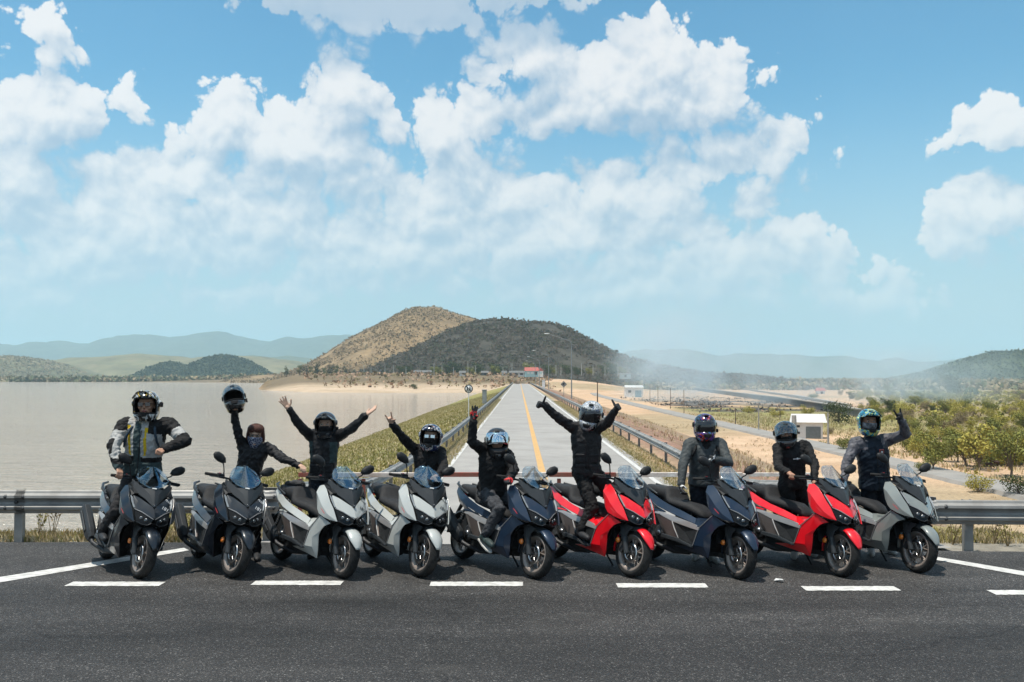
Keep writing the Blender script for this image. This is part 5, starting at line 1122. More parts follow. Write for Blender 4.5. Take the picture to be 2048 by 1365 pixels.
    mb = MB(); mb.sheet([(.66, -.3305, .765), (.75, -.3195, .712), (.752, -.3195, .704), (.662, -.3305, .757)], [(0, 3, 2, 1)], .003); mb.mirror(); mb.build('flank_stripe', redmark, fl)
    for o in root.children:
        if o.name.startswith(FRONT_END): continue
        for q_ in [o] + list(o.children): warp_mesh(q_.data)
    # lettering on the nose and flank
    WV = lambda *p: Vector(warp(p)[0])
    def put_text(me, c, nrm, upd, name='lettering'):
        n = Vector(nrm).normalized(); u_ = Vector(upd); xa = u_.cross(n).normalized(); ya = n.cross(xa)
        o = link(name, me, nose_o, Vector(c) + n * .0045); o.rotation_mode = 'QUATERNION'; o.rotation_quaternion = Matrix((xa, ya, n)).transposed().to_quaternion(); return o
    if decal is not None:
        a, b_, c_ = WV(.780, .190, .850), WV(.866, .150, .742), WV(.828, .110, .795); nrm = (b_ - a).cross(c_ - a); nrm = nrm if nrm.x > 0 else -nrm
        put_text(text_mesh('181', .062, decal, .25), (a + b_ + c_) / 3, nrm, (-.2, .35, .9))
        a, b_, c_ = WV(.690, .226, .915), WV(.780, .190, .850), WV(.735, .150, .888); nrm = (b_ - a).cross(c_ - a); nrm = nrm if nrm.x > 0 else -nrm
        put_text(text_mesh('PLUS', .036, decal, .25), WV(.745, .195, .876), nrm, (-.6, .5, .5))
    # steered parts turn about the steering axis
    root['_sg'] = 0
    for o in sg:
        M = Matrix.Translation(PIV)
        loc = o.location.copy(); me = o.data
        if o.name.startswith('front_wheel'): o['_steer'] = 1; continue
        me.transform(Matrix.Translation(-PIV)); o.location = PIV; o['_steer'] = 1
        for ch in o.children: ch.data.transform(Matrix.Translation(-PIV))
    return root
def apply_steer(root, deg):
    q = Quaternion(STEER, R(deg))
    for o in root.children:
        if '_steer' in o:
            o.rotation_mode = 'QUATERNION'; o.rotation_quaternion = q
            if o.name.startswith('front_wheel'): o.location = PIV + q @ (Vector((FX, 0, WR)) - PIV)
def copy_tree(o, parent=None):
    c = o.copy(); COL.objects.link(c); c.parent = parent
    for ch in o.children: copy_tree(ch, c)
    return c
p_black = paint('paint_midnight_black', (.006, .009, .014), coat=.55); p_grey = paint('paint_light_grey', (.43, .445, .425), coat=.6); p_blue = paint('paint_satin_navy', (.012, .026, .052), rough=.36, coat=.35, metal=.2)
p_red = paint('paint_gloss_red', (.74, .008, .016), coat=.6); p_nardo = paint('paint_slate_grey', (.20, .22, .21), coat=.6)
tail_k = paint('paint_dark_tail', (.03, .033, .036))
BIKES = [  # front contact px, yaw deg, steer deg, kind
 ((280, 1157), 36.3, 5, 'black'), ((468, 1156), 33.0, 11, 'black'), ((682, 1157), 39.4, -3, 'grey'), ((842, 1155), 29.9, 6, 'grey'), ((1068, 1158), 35.4, 2, 'blue'),
 ((1262, 1155), 32.6, 4, 'red'), ((1472, 1159), 32.1, -10, 'blue'), ((1677, 1154), 28.6, -7, 'red'), ((1831, 1146), 26.6, -6, 'slate')]
BLAB = ['gloss black scooter under the tall rider in the grey and yellow jacket', 'gloss black scooter with nobody on it, woman raising a helmet behind', 'light grey scooter with black gloves on its tail, number decals on the nose', 'light grey scooter with bare seat, number decals on the nose', 'dark blue scooter ridden by the man in the visor-up helmet raising one arm',
        'red scooter with a rider standing up on it, arms spread', 'dark blue scooter with an empty seat, rider in grey top standing behind it', 'red scooter with an empty seat held by the handlebar from behind', 'slate grey scooter at the rounded guard rail end, rider in navy jacket behind it']
KINDS = {'black': (p_black, whitepl, screen_blue, tail_k), 'grey': (p_grey, blackdec, screen_blue, tail_k), 'blue': (p_blue, None, screen_clear, p_blue), 'red': (p_red, blackdec, screen_clear, tail_k), 'slate': (p_nardo, None, screen_clear, tail_k)}
LEAN = R(10)
def bike_matrix(i):
    fc, yw, st, kd = BIKES[i]; A = onz(*fc); t = R(yw); f = Vector((math.sin(t), -math.cos(t), 0)); l = Vector((0, 0, 1)).cross(f)
    l2 = l * math.cos(LEAN) - Vector((0, 0, 1)) * math.sin(LEAN); u2 = Vector((0, 0, 1)) * math.cos(LEAN) + l * math.sin(LEAN)
    O = Vector(A) - f * (WB_ / 2)
    return Matrix(((f.x, l2.x, u2.x, O.x), (f.y, l2.y, u2.y, O.y), (f.z, l2.z, u2.z, O.z), (0, 0, 0, 1)))
def bike_pt(i, p): return bike_matrix(i) @ Vector(p)
PROTO = {}
def place_bikes(which=range(9)):
    for i in which:
        fc, yw, st, kd = BIKES[i]
        if kd not in PROTO: PROTO[kd] = r = build_scooter(*KINDS[kd])
        else: r = copy_tree(PROTO[kd])
        r.matrix_world = bike_matrix(i); apply_steer(r, st)
        tag(r, BLAB[i], 'scooter', 'scooters lined up along the road')
place_bikes()
# ================================================================ riders
def fabric(name, col, col2=None, rough=.85, bump=.5, bscale=60):
    return pm(name, col, col2 or tuple(c * .72 for c in col), 9, rough, bump=min(1, bump * 1.8), bscale=bscale * .45, spec=.2, detail=7)
skin_m = pm('skin_tan', (.42, .235, .155), (.37, .195, .125), 14, .55, bump=.1, bscale=160); skin_l = pm('skin_light', (.56, .36, .26), (.50, .31, .22), 14, .55, bump=.1, bscale=160)
black_f = fabric('black_textile', (.019, .0185, .019), rough=.7); black_s = fabric('black_softshell', (.024, .024, .026), rough=.52, bump=.3); char_f = fabric('charcoal_textile', (.038, .036, .037), rough=.7)
grey_top = fabric('grey_green_jersey', (.060, .068, .070), rough=.55, bump=.3); navy_f = fabric('navy_nylon', (.014, .022, .034), rough=.45, bump=.35, bscale=30)
jeans_k = fabric('washed_black_denim', (.075, .078, .085), (.025, .026, .03), bump=.5); lgrey_f = fabric('light_grey_mesh', (.44, .435, .42), (.36, .355, .34)); teal_f = fabric('grey_teal_panel', (.055, .080, .082)); yel_f = fabric('yellow_stripe', (.72, .48, .03))
camo_f = pm('grey_camo_fabric', (.11, .11, .125), (.035, .035, .045), 16, .6, bump=.3, detail=2); denim_b = fabric('blue_black_trousers', (.02, .024, .032))
glove_k = pm('black_glove_leather', (.014, .014, .015), (.022, .022, .023), 30, .55, bump=.4, bscale=120); glove_r = pm('red_glove_panel', (.60, .02, .02), None, 12, .5); glove_w = pm('white_glove_mark', (.7, .7, .68), None, 12, .5)
shoe_k = pm('dark_shoe', (.025, .027, .03), (.016, .016, .018), 20, .6, bump=.2); sole_w = pm('pale_sole', (.55, .54, .51), None, 9, .8); shoe_w = pm('grey_sneaker', (.42, .41, .39), (.3, .3, .29), 20, .7); shoe_g = pm('dark_green_shoe', (.035, .060, .058), (.02, .03, .03), 20, .6)
hair_r = pm('auburn_hair', (.11, .032, .016), (.045, .014, .008), 60, .45, bump=.6, bscale=200); eye_w = pm('eye_white', (.6, .58, .55), None, 9, .25); eye_k = pm('eye_dark', (.01, .008, .007), None, 9, .15); mouth_m = pm('lip', (.30, .10, .085), None, 9, .5); brow_m = pm('brow_hair', (.015, .012, .01), None, 30, .7)
liner = pm('helmet_liner', (.012, .012, .013), None, 40, .9); visor_dark = pm('visor_smoke', (.008, .008, .010), None, 3, .04, coat=1.0); visor_mirror = pm('visor_mirror', (.50, .60, .68), (.62, .68, .72), 4, .05, metal=1.0); visor_clear = screen_material('visor_clear', (.70, .72, .72), False)
bandana = None
def graphic(name, stops, scale=9.0, rough=.18, distort=1.5):
    m = bpy.data.materials.new(name); m.use_nodes = True; T = NT(m.node_tree); T.n.clear(); b = T.node('ShaderNodeBsdfPrincipled'); o = T.node('ShaderNodeOutputMaterial'); T.l.new(b.outputs[0], o.inputs[0])
    n = T.noise(T.node('ShaderNodeTexCoord').outputs['Object'], scale, 2.0, .5, distort); T.put(b.inputs['Base Color'], T.ramp(n, stops, 'CONSTANT')); b.inputs['Roughness'].default_value = rough; b.inputs['Coat Weight'].default_value = .8; return m
K_, W_ = (.012, .012, .013), (.62, .62, .60)
hel = {1: graphic('helmet_black_white_yellow', [(0, K_), (.40, (.50, .50, .49)), (.48, K_), (.60, (.65, .45, .03)), (.64, K_)], 7), 2: pm('helmet_black_gloss', (.012, .012, .013), None, 5, .12, coat=1), 3: pm('helmet_dark_slate', (.016, .020, .026), (.03, .035, .042), 8, .22, coat=.8),
       4: graphic('helmet_navy_white_red', [(0, K_), (.36, (.45, .46, .48)), (.44, (.02, .035, .10)), (.52, K_), (.58, (.50, .51, .52)), (.64, (.50, .03, .06)), (.69, K_)], 9), 5: pm('helmet_satin_black', (.016, .016, .017), None, 5, .35, coat=.3),
       6: graphic('helmet_silver_black_blue', [(0, K_), (.38, (.45, .46, .46)), (.47, K_), (.51, (.62, .63, .62)), (.59, (.05, .08, .24)), (.63, (.50, .51, .50)), (.68, K_)], 14), 7: graphic('helmet_blue_red_white', [(0, (.02, .09, .22)), (.36, K_), (.47, (.10, .03, .22)), (.52, K_), (.58, (.55, .05, .05)), (.63, (.5, .5, .5)), (.67, (.03, .20, .36))], 8), 8: pm('helmet_black_gloss_plain', (.014, .014, .015), None, 5, .12, coat=1),
       9: graphic('helmet_green_yellow_cyan', [(0, (.012, .03, .05)), (.38, (.02, .22, .34)), (.48, (.55, .58, .14)), (.54, (.03, .34, .42)), (.60, (.012, .02, .03)), (.66, (.02, .14, .34))], 8)}

def ikray(parent, px, py, L, far=False):
    """point on the line of sight of a photo pixel that lies a bone length from its parent joint"""
    d = Vector(ray(px, py)); o = Vector(_C) - Vector(parent); b = d.dot(o); c = o.dot(o) - L * L; disc = b * b - c
    t = -b if disc <= 0 else (-b + math.sqrt(disc) if far else -b - math.sqrt(disc))
    q = Vector(_C) + d * t; v = q - Vector(parent); return Vector(parent) + v.normalized() * L
def capsule(mb, a, b, ra, rb, n=12):
    a, b = Vector(a), Vector(b); d = b - a
    if d.length < 1e-6: mb.sphere(a, ra, n, 8); return
    u = d.normalized(); pts = []; rs = []
    for k in range(5):
        t = PI / 2 * k / 4; pts.append(a - u * ra * math.cos(t)); rs.append(max(ra * math.sin(t), .0008))
    for k in range(5):
        t = PI / 2 * k / 4; pts.append(b + u * rb * math.sin(t)); rs.append(max(rb * math.cos(t), .0008))
    mb.tube(pts, rs, n)
def loft(mb, rings, n=20):
    """rings: (centre, lateral axis, front axis, ra, rb)"""
    vs = []; fs = []
    for (c, x, y, ra, rb) in rings:
        for k in range(n):
            a = 2 * PI * k / n; ca, sa = math.cos(a), math.sin(a); p = .82
            vs.append(Vector(c) + x * ra * math.copysign(abs(ca) ** p, ca) + y * rb * math.copysign(abs(sa) ** p, sa))
    for i in range(len(rings) - 1):
        for k in range(n): fs.append((i * n + k, i * n + (k + 1) % n, (i + 1) * n + (k + 1) % n, (i + 1) * n + k))
    fs += [tuple(range(n - 1, -1, -1)), tuple(range((len(rings) - 1) * n, len(rings) * n))]
    mb.add(vs, fs)
def fuse(mb, name, voxel, mats, smooth=6, wrinkle=0.0, paint_fn=None, parent=None, seed=0, limbs=None):
    """voxel-merge overlapping shapes into one continuous skin"""
    me0 = mb.mesh(name, mats if isinstance(mats, list) else [mats]); bm = bmesh.new(); bm.from_mesh(me0); bmesh.ops.recalc_face_normals(bm, faces=bm.faces); bm.to_mesh(me0); bm.free()
    o = bpy.data.objects.new(name, me0); COL.objects.link(o)
    r = o.modifiers.new('r', 'REMESH'); r.mode = 'VOXEL'; r.voxel_size = voxel; r.use_smooth_shade = True
    if smooth: s = o.modifiers.new('s', 'SMOOTH'); s.factor = .5; s.iterations = smooth
    bpy.context.view_layer.update(); me = bpy.data.meshes.new_from_object(o.evaluated_get(bpy.context.evaluated_depsgraph_get()))
    bpy.data.objects.remove(o); bpy.data.meshes.remove(me0); n = len(me.vertices)
    if wrinkle:
        co = np.empty(n * 3); me.vertices.foreach_get('co', co); co = co.reshape(-1, 3); nr = np.empty(n * 3); me.vertices.foreach_get('normal', nr); nr = nr.reshape(-1, 3)
        x, y, z = co.T; k = seed * 7.3
        w1 = fbm(x * 13 + z * 7 + k, z * 12 - x * 9 + y * 5, 3); w2 = fbm(x * 30 + z * 14 + k, y * 26 - z * 22 + k, 2); rid = 1 - 2 * np.abs(w1 - .5) * 2
        w3 = fbm(x * 21 - z * 15 + k, z * 24 + y * 17 - k, 2); rid3 = (1 - 2 * np.abs(w3 - .5)) ** 3
        co = co + nr * ((rid - .5) * .9 + (w2 - .5) * .5 + (rid3 - .4) * 1.1)[:, None] * wrinkle; me.vertices.foreach_set('co', co.ravel())
    me.name = name; me.materials.clear()
    for m in (mats if isinstance(mats, list) else [mats]): me.materials.append(m)
    if paint_fn:
        cen = np.empty(len(me.polygons) * 3); me.polygons.foreach_get('center', cen); me.polygons.foreach_set('material_index', paint_fn(cen.reshape(-1, 3)).astype('i4'))
    else: me.polygons.foreach_set('material_index', np.zeros(len(me.polygons), 'i4'))
    me.polygons.foreach_set('use_smooth', np.ones(len(me.polygons), bool)); me.update()
    return link(name, me, parent)
def hand(mb, wrist, d, palm_n, pose, side, g=1.0):
    """palm, four fingers and a thumb. d: wrist->knuckles, palm_n: palm normal, side: +1/-1 which edge carries the thumb"""
    d = Vector(d).normalized(); n = Vector(palm_n); n = (n - d * n.dot(d)).normalized(); s = d.cross(n) * side; w = Vector(wrist)
    capsule(mb, w - d * .01, w + d * .03, .026 * g, .026 * g)
    for o in (-.026, -.009, .009, .026): capsule(mb, w + d * .025 + s * o * .7, w + d * .088 + s * o, .0145 * g, .0125 * g, 10)
    curl = {'open': (.02,) * 4, 'wave': (.05, .02, .02, .06), 'fist': (1,) * 4, 'thumb': (1,) * 4, 'horns': (.05, 1, 1, .05), 'grip': (.8,) * 4, 'three': (.03, .03, .03, 1), 'relax': (.35, .4, .45, .5), 'flat': (.05,) * 4}[pose]
    spread = {'open': .30, 'wave': .34, 'three': .22, 'horns': .18, 'flat': .10}.get(pose, .04)
    for k, (o, L) in enumerate(((.027, .074), (.0095, .084), (-.009, .078), (-.0265, .060))):
        c = curl[k]; base = w + d * .088 + s * o; dd = (d + s * spread * (1.5 - k) / 1.5).normalized(); p = base; ang = 0; r = .0105 * g
        for j, f in enumerate((.45, .32, .23)):
            ang += c * (1.35 if j == 0 else 1.55); dr = dd * math.cos(ang) + n * math.sin(ang); q = p + dr * L * f; capsule(mb, p, q, r, r * .92, 8); p = q; r *= .92
    tb = w + d * .028 + s * .026
    if pose in ('thumb',): td = [s * .75 + d * .1, s * 1.0 + d * .05]
    elif pose in ('fist', 'grip', 'relax'): td = [s * .5 + d * .6 + n * .5, d * .5 + n * .8 - s * .4]
    elif pose in ('horns',): td = [s * .6 + d * .55 + n * .4, -s * .5 + d * .4 + n * .6]
    elif pose == 'three': td = [s * .4 + d * .5 + n * .6, -s * .7 + n * .4 + d * .2]
    else: td = [s * .85 + d * .55, s * .55 + d * .85]
    p = tb; r = .0135 * g
    for t, L in zip(td, (.042, .040)): q = p + t.normalized() * L; capsule(mb, p, q, r, r * .85, 8); p = q; r *= .85
HZ = [(.142, .012), (.134, .052), (.116, .083), (.09, .106), (.062, .120), (.034, .128), (.004, .131), (-.026, .130), (-.056, .128), (-.086, .124), (-.112, .118), (-.138, .110), (-.160, .100)]
def helmet_grid(scale=1.0, na=48):
    P = []
    for (z, r) in HZ:
        row = []
        for k in range(na):
            a = 2 * PI * k / na; ca, sa = math.cos(a), math.sin(a)     # a=0 faces -Y (front)
            fr = r * (1.12 + (.20 * float(sm(-.04, -.10, z)) if ca > 0 else .06)); w = r * (1 - .10 * float(sm(-.09, -.16, z)))
            row.append((w * sa * scale, -fr * ca * scale, (z - (.012 * float(sm(-.05, -.12, z)) if ca > .3 else 0)) * scale))
        P.append(row)
    return P
def helmet(parent, M, style, mat, visor=None, vopen=0.0, peak=False, extras=()):
    """worn helmet; local -Y looks forward"""
    na = 48; G_ = helmet_grid(1.0, na); idx = lambda i, k: i * na + k % na; flat = [p for r in G_ for p in r]
    def az(k): a = (k + .5) * 360 / na; return a if a <= 180 else 360 - a
    hz = [z for z, r in HZ]; fs = []
    for i in range(len(HZ) - 1):
        zm = (hz[i] + hz[i + 1]) / 2
        for k in range(na):
            if az(k) < (66 if style == 'adv' else 62) and (-.088 if style == 'adv' else -.062) < zm < .060: continue
            if style == 'held' and False: continue
            fs.append((idx(i, k), idx(i + 1, k), idx(i + 1, k + 1), idx(i, k + 1)))
    fs.append(tuple(range(na)))
    mb = MB(); mb.sheet([Vector(p) for p in flat], fs, .012, smooth=True); h = mb.build('helmet', mat, parent, recalc=True)
    h.matrix_local = M
    mb = MB(); G2 = helmet_grid(.905, na); mb.sheet([Vector(p) for r in G2 for p in r], fs, .008, smooth=True); mb.build('lining', liner, h)
    # trim round the eye port
    ring = [];  i0 = [i for i, z in enumerate(hz) if z <= .062][0]; i1 = [i for i, z in enumerate(hz) if z <= (-.086 if style == 'adv' else -.056)][0]
    kk = list(range(-8, 9))
    ring = [Vector(G_[i0][k % na]) for k in kk] + [Vector(G_[i][8]) for i in range(i0 + 1, i1)] + [Vector(G_[i1][k % na]) for k in reversed(kk)] + [Vector(G_[i][-8 % na]) for i in range(i1 - 1, i0, -1)]
    MB().tube(ring + ring[:1], .0055, 6).build('port_trim', liner, h)
    if visor:
        mb = MB(); vs = []; rows = [.066, .040, .010, -.020, -.045, -.066]; ks = np.linspace(-68, 68, 19)
        for z in rows:
            r = np.interp(z, [q for q, _ in reversed(HZ)], [q for _, q in reversed(HZ)]) * 1.035
            for a in np.radians(ks): vs.append((r * math.sin(a), -r * 1.15 * math.cos(a), z))
        n = len(ks); mb.sheet(vs, [(i * n + k, (i + 1) * n + k, (i + 1) * n + k + 1, i * n + k + 1) for i in range(len(rows) - 1) for k in range(n - 1)], .004, smooth=True)
        v = mb.build('visor', visor, h); v.rotation_euler = (-R(vopen), 0, 0); v.location = (0, 0, .01 if vopen else 0)
        if vopen: v.scale = (1.03, 1.03, 1.03)
    for s in (-1, 1):
        MB().lathe([(0, s * .142), (.026, s * .140), (.032, s * .130), (.032, s * .12)], 14, 'X', (0, .0, .012)).build('pivot_cap', mat if style == 'adv' else liner, h)
    if peak:
        mb = MB(); vs = []
        for t in np.linspace(0, 1, 5):
            for u in np.linspace(-1, 1, 9):
                w = .118 - .022 * t; vs.append((u * w, -.095 - .125 * t * (1 - .22 * u * u) - .03 * (1 - u * u), .100 + .012 * t - .055 * u * u + .012 * (1 - u * u)))
        mb.sheet(vs, [(i * 9 + k, i * 9 + k + 1, (i + 1) * 9 + k + 1, (i + 1) * 9 + k) for i in range(4) for k in range(8)], .006, smooth=True); mb.build('peak', mat, h)
    mb = MB(); mb.prism([(-.045, -.085), (.045, -.085), (.03, -.125), (-.03, -.125)], -.190, -.150); mb.build('chin_vent', liner, h, bevel=.006)
    mb = MB(); mb.prism([(-.03, .115), (.03, .115), (.02, .128), (-.02, .128)], -.115, -.03); mb.build('brow_vent', liner, h, bevel=.004)
    for e in extras:
        if e == 'camera':
            MB().box((0, -.185, -.135), (.062, .035, .045)).build('action_camera', liner, h, bevel=.005); MB().lathe([(0, -.210), (.014, -.210), (.016, -.20)], 12, 'Y', (.012, 0, -.13)).build('camera_lens', visor_dark, h); MB().box((0, -.17, -.165), (.03, .02, .03)).build('camera_mount', liner, h)
        if e == 'intercom': MB().box((.140, -.01, -.055), (.022, .06, .04)).build('intercom', liner, h, bevel=.006)
        if e == 'pod': MB().box((.148, -.02, .0), (.03, .05, .05)).build('side_camera', liner, h, bevel=.008)
        if e == 'emblem':
            for sx in (-.016, .016): MB().lathe([(.006, -.150), (.014, -.150), (.014, -.146), (.006, -.146)], 14, 'Y', (sx, 0, .093), close=True).build('emblem', whitepl, h)
    return h
def face_parts(parent, M, mask=None, glasses=None, mouth=False):
    for s in (-1, 1):
        e = MB().sphere((0, 0, 0), (.0135, .009, .0075), 10, 6).build('eye', eye_w, parent); e.matrix_local = M @ Matrix.Translation((s * .031, -.088, .006))
        i = MB().sphere((0, -.006, 0), (.0062, .005, .0062), 8, 6).build('iris', eye_k, e)
        b = MB().box((0, 0, 0), (.034, .008, .006)).build('eyebrow', brow_m, parent, bevel=.002); b.matrix_local = M @ Matrix.Translation((s * .032, -.0925, .026))
    if mouth:
        l = MB().sphere((0, 0, 0), (.026, .008, .010), 12, 6).build('mouth', mouth_m, parent); l.matrix_local = M @ Matrix.Translation((0, -.092, -.062))
    if mask:
        mb = MB(); vs = []; rows = [(-.012, .086), (-.03, .090), (-.06, .088), (-.09, .078), (-.115, .066), (-.15, .060)]
        for z, r in rows:
            for a in np.linspace(-110, 110, 21): vs.append((r * math.sin(R(a)), -r * 1.20 * math.cos(R(a)) - (.012 if abs(a) < 25 and z > -.04 else 0), z))
        mb.sheet(vs, [(i * 21 + k, (i + 1) * 21 + k, (i + 1) * 21 + k + 1, i * 21 + k + 1) for i in range(5) for k in range(20)], .004, smooth=True); o = mb.build('face_mask', mask, parent); o.matrix_local = M
    if glasses:
        g = MB()
        g.tube([(-.012, -.112, .010), (.012, -.112, .010)], .003, 6)
        for s in (-1, 1): g.tube([(s * .058, -.098, .012), (s * .085, -.02, .012)], .003, 6)
        g.box((-.035, -.108, .006), (.046, .005, .034)); g.box((.035, -.108, .006), (.046, .005, .034)); o = g.build('glasses', glasses, parent); o.matrix_local = M
def rider(idx, label, P):
    """P: pose read from the photograph; joints in world space"""
    Y0 = P['Y']; J = lambda p, dy=0.0: Vector(aty(p[0], p[1], Y0 + dy))
    sl, sr = J(P['sh'][0], P.get('shd', (0, 0))[0]), J(P['sh'][1], P.get('shd', (0, 0))[1]); pel = J(P['pel'], P.get('peld', 0.05)); hc = J(P['head'], P.get('headd', -.02))
    neck = (sl + sr) / 2 + Vector((0, 0, .045)); lat = (sr - sl).normalized(); spine = (neck - pel).normalized(); front = lat.cross(spine).normalized()
    if front.y > 0: front = -front
    el = ikray(sl, *P['el'][0], P.get('ua', .29), P.get('elf', (0, 0))[0]); er = ikray(sr, *P['el'][1], P.get('ua', .29), P.get('elf', (0, 0))[1])
    wl = ikray(el, *P['wr'][0], P.get('fa', .255), P.get('wrf', (0, 0))[0]); wr_ = ikray(er, *P['wr'][1], P.get('fa', .255), P.get('wrf', (0, 0))[1])
    if 'wr3' in P:
        for k, v in P['wr3'].items():
            if k == 0: wl = Vector(v)
            else: wr_ = Vector(v)
    hipl, hipr = pel - lat * .085 - Vector((0, 0, .02)), pel + lat * .085 - Vector((0, 0, .02))
    if 'legs3' in P: (kl, al, tl), (kr, ar, tr) = [[Vector(q) for q in l] for l in P['legs3']]
    else:
        legs = []
        for s, hip, fp in ((-1, hipl, P['feet'][0]), (1, hipr, P['feet'][1])):
            a = Vector(onz(fp[0], fp[1], 0.0)) + Vector((0, .0, .09)); k = (hip + a) / 2 + Vector((0, -.05, .02)); legs.append((k, a, a + Vector((.04 * s, -.15, -.055))))
        (kl, al, tl), (kr, ar, tr) = legs
    root = thing('person', label, 'person', (pel.x, pel.y, 0), group='riders posing with the scooters')
    O = Vector(root.location); L_ = lambda v: Vector(v) - O
    sl, sr, pel, hc, neck, el, er, wl, wr_, hipl, hipr, kl, al, tl, kr, ar, tr = map(L_, (sl, sr, pel, hc, neck, el, er, wl, wr_, hipl, hipr, kl, al, tl, kr, ar, tr))
    hy, hp, hr = (R(a) for a in P.get('look', (0, 0, 0)))
    HM = Matrix.Translation(hc) @ Matrix.Rotation(hy, 4, 'Z') @ Matrix.Rotation(hr, 4, 'Y') @ Matrix.Rotation(hp, 4, 'X') @ Matrix.Scale(P.get('hs', 1.04), 4)
    wsc = P.get('w', 1.0); jk, tk = P['jacket'], P['trousers']
    # body (one skin: head, neck, torso core, arms, hands, legs)
    mb = MB(); hv = lambda x, y, z: HM @ Vector((x, y, z))
    tmp = MB(); tmp.sphere((0, .004, .018), (.076, .094, .098), 20, 14); tmp.sphere((0, -.018, -.045), (.060, .074, .066), 16, 10); tmp.sphere((0, -.098, -.020), (.014, .020, .024), 10, 8); tmp.sphere((0, -.078, -.094), (.024, .018, .018), 10, 8); tmp.sphere((0, -.086, .024), (.05, .018, .010), 10, 6); tmp.sphere((0, -.085, -.062), (.026, .012, .014), 10, 6)
    for s in (-1, 1): tmp.sphere((s * .078, .008, -.006), (.010, .018, .030), 8, 6); tmp.sphere((s * .042, -.070, -.026), (.022, .02, .022), 10, 6)
    mb.add([HM @ Vector(p) for p in tmp.v], tmp.f); capsule(mb, hv(0, .02, -.06), neck - Vector((0, 0, .04)), .052, .058)
    loft(mb, [(pel + spine * t * (neck - pel).length, lat, front, a, b_) for t, a, b_ in ((-.05, .13, .09), (.3, .12, .085), (.7, .14, .09), (.92, .10, .07))], 16)
    for s_, e_, w_ in ((sl, el, wl), (sr, er, wr_)): capsule(mb, s_, e_, .042, .036); capsule(mb, e_, w_, .036, .026)
    for h_, k_, a_ in ((hipl, kl, al), (hipr, kr, ar)): capsule(mb, h_, k_, .068, .05); capsule(mb, k_, a_, .048, .034)
    gl = MB(); hands = P['hands']; gloved = P.get('gloves')
    for k, (w_, e_) in enumerate(((wl, el), (wr_, er))):
        pose, dpx, pn = hands[k]
        d = (w_ - e_).normalized() if dpx is None else (ikray(w_ + O, dpx[0], dpx[1], .18) - O - w_)
        hand(gl if gloved else mb, w_, d, pn, pose, P.get('thumb', (1, 1))[k], 1.18 if gloved else 1.05)
    skin = P.get('skin', skin_m)
    body = fuse(mb, 'body', .0062 if not gloved else .010, skin, 2, parent=root)
    if gloved:
        gm_ = [glove_k, P.get('glove2', glove_k)]
        def gp(c):
            return (fbm(c[:, 0] * 38 + 3, c[:, 2] * 38 + c[:, 1] * 20, 2) > (.60 if P.get('glove2') else 9)).astype(int)
        for k, (w_, e_) in enumerate(((wl, el), (wr_, er))):
            g1 = MB(); pose, dpx, pn = hands[k]; d = (w_ - e_).normalized() if dpx is None else (ikray(w_ + O, dpx[0], dpx[1], .18) - O - w_)
            hand(g1, w_, d, pn, pose, P.get('thumb', (1, 1))[k], 1.2); capsule(g1, w_, w_ + (e_ - w_).normalized() * .05, .030, .036)
            fuse(g1, 'glove', .0052, gm_, 2, paint_fn=gp, parent=root)
    # jacket
    mb = MB(); Lt = (neck - pel).length; hem = P.get('hem', -.10)
    loft(mb, [(pel + spine * Lt * t, lat, front, a * wsc, b_ * wsc) for t, a, b_ in ((hem, .178, .135), (hem + .06, .182, .138), (.18, .165, .128), (.45, .172, .132), (.70, .188, .132), (.86, .165, .112), (.96, .100, .085), (1.06, .072, .072))], 24)
    for s_, e_, w_ in ((sl, el, wl), (sr, er, wr_)):
        sh = s_ + (neck - s_) * .22; mid = (s_ + e_) / 2; capsule(mb, (pel + spine * Lt * .66), sh, .105 * wsc, .078 * wsc); capsule(mb, sh, s_, .078 * wsc, .074 * wsc); capsule(mb, s_, e_, .071 * wsc, .056 * wsc); capsule(mb, e_, e_ + (w_ - e_) * .93, .057 * wsc, .043 * wsc); capsule(mb, e_ + (w_ - e_) * .88, e_ + (w_ - e_) * .95, .046 * wsc, .046 * wsc)
    fn = P.get('paint'); pf = None
    if fn:
        def pf(c):
            r_ = c - np.array(pel)[None]; t = r_ @ np.array(spine) / Lt; s = r_ @ np.array(lat); f = r_ @ np.array(front)
            def dseg(a, b_):
                a = np.array(a); b_ = np.array(b_); d = b_ - a; q = np.clip(((c - a) @ d) / (d @ d), 0, 1); return np.linalg.norm(c - a - q[:, None] * d, axis=1), q
            return fn(s, t, f, dseg(sl, el), dseg(el, wl), dseg(sr, er), dseg(er, wr_))
    fuse(mb, P.get('jname', 'jacket'), .0115, jk, 5, wrinkle=P.get('wr_amp', .009), paint_fn=pf, parent=root, seed=idx)
    # collar, cuffs and pockets stand proud of the cloth
    jm = jk[0] if isinstance(jk, list) else jk
    if P.get('pockets'):
        for s in (-1, 1):
            for t, hh in P['pockets']:
                c_ = pel + spine * Lt * t + lat * s * .085 * wsc + front * .128 * wsc; rot = Matrix((lat, -front, spine)).transposed()
                MB().box(c_, (.10, .022, hh), rot=rot).build('pocket', P.get('pocket_mat', jm), root, bevel=.010); MB().box(c_ + spine * hh * .45 + front * .006, (.108, .024, .03), rot=rot).build('pocket_flap', P.get('flap_mat', P.get('pocket_mat', jm)), root, bevel=.008)
    if P.get('zip', True):
        pts = [pel + spine * Lt * t + front * (b_ * wsc + .004) for t, b_ in ((hem + .02, .139), (.18, .131), (.45, .136), (.70, .136), (.86, .118))]
        MB().tube(pts, .0045, 5).build('zip', P.get('zip_mat', black_s), root)
    # trousers
    mb = MB(); loft(mb, [(pel + spine * Lt * .20, lat, front, .15, .118), (pel, lat, front, .168, .126), (pel - spine * .07, lat, front, .165, .12)], 20)
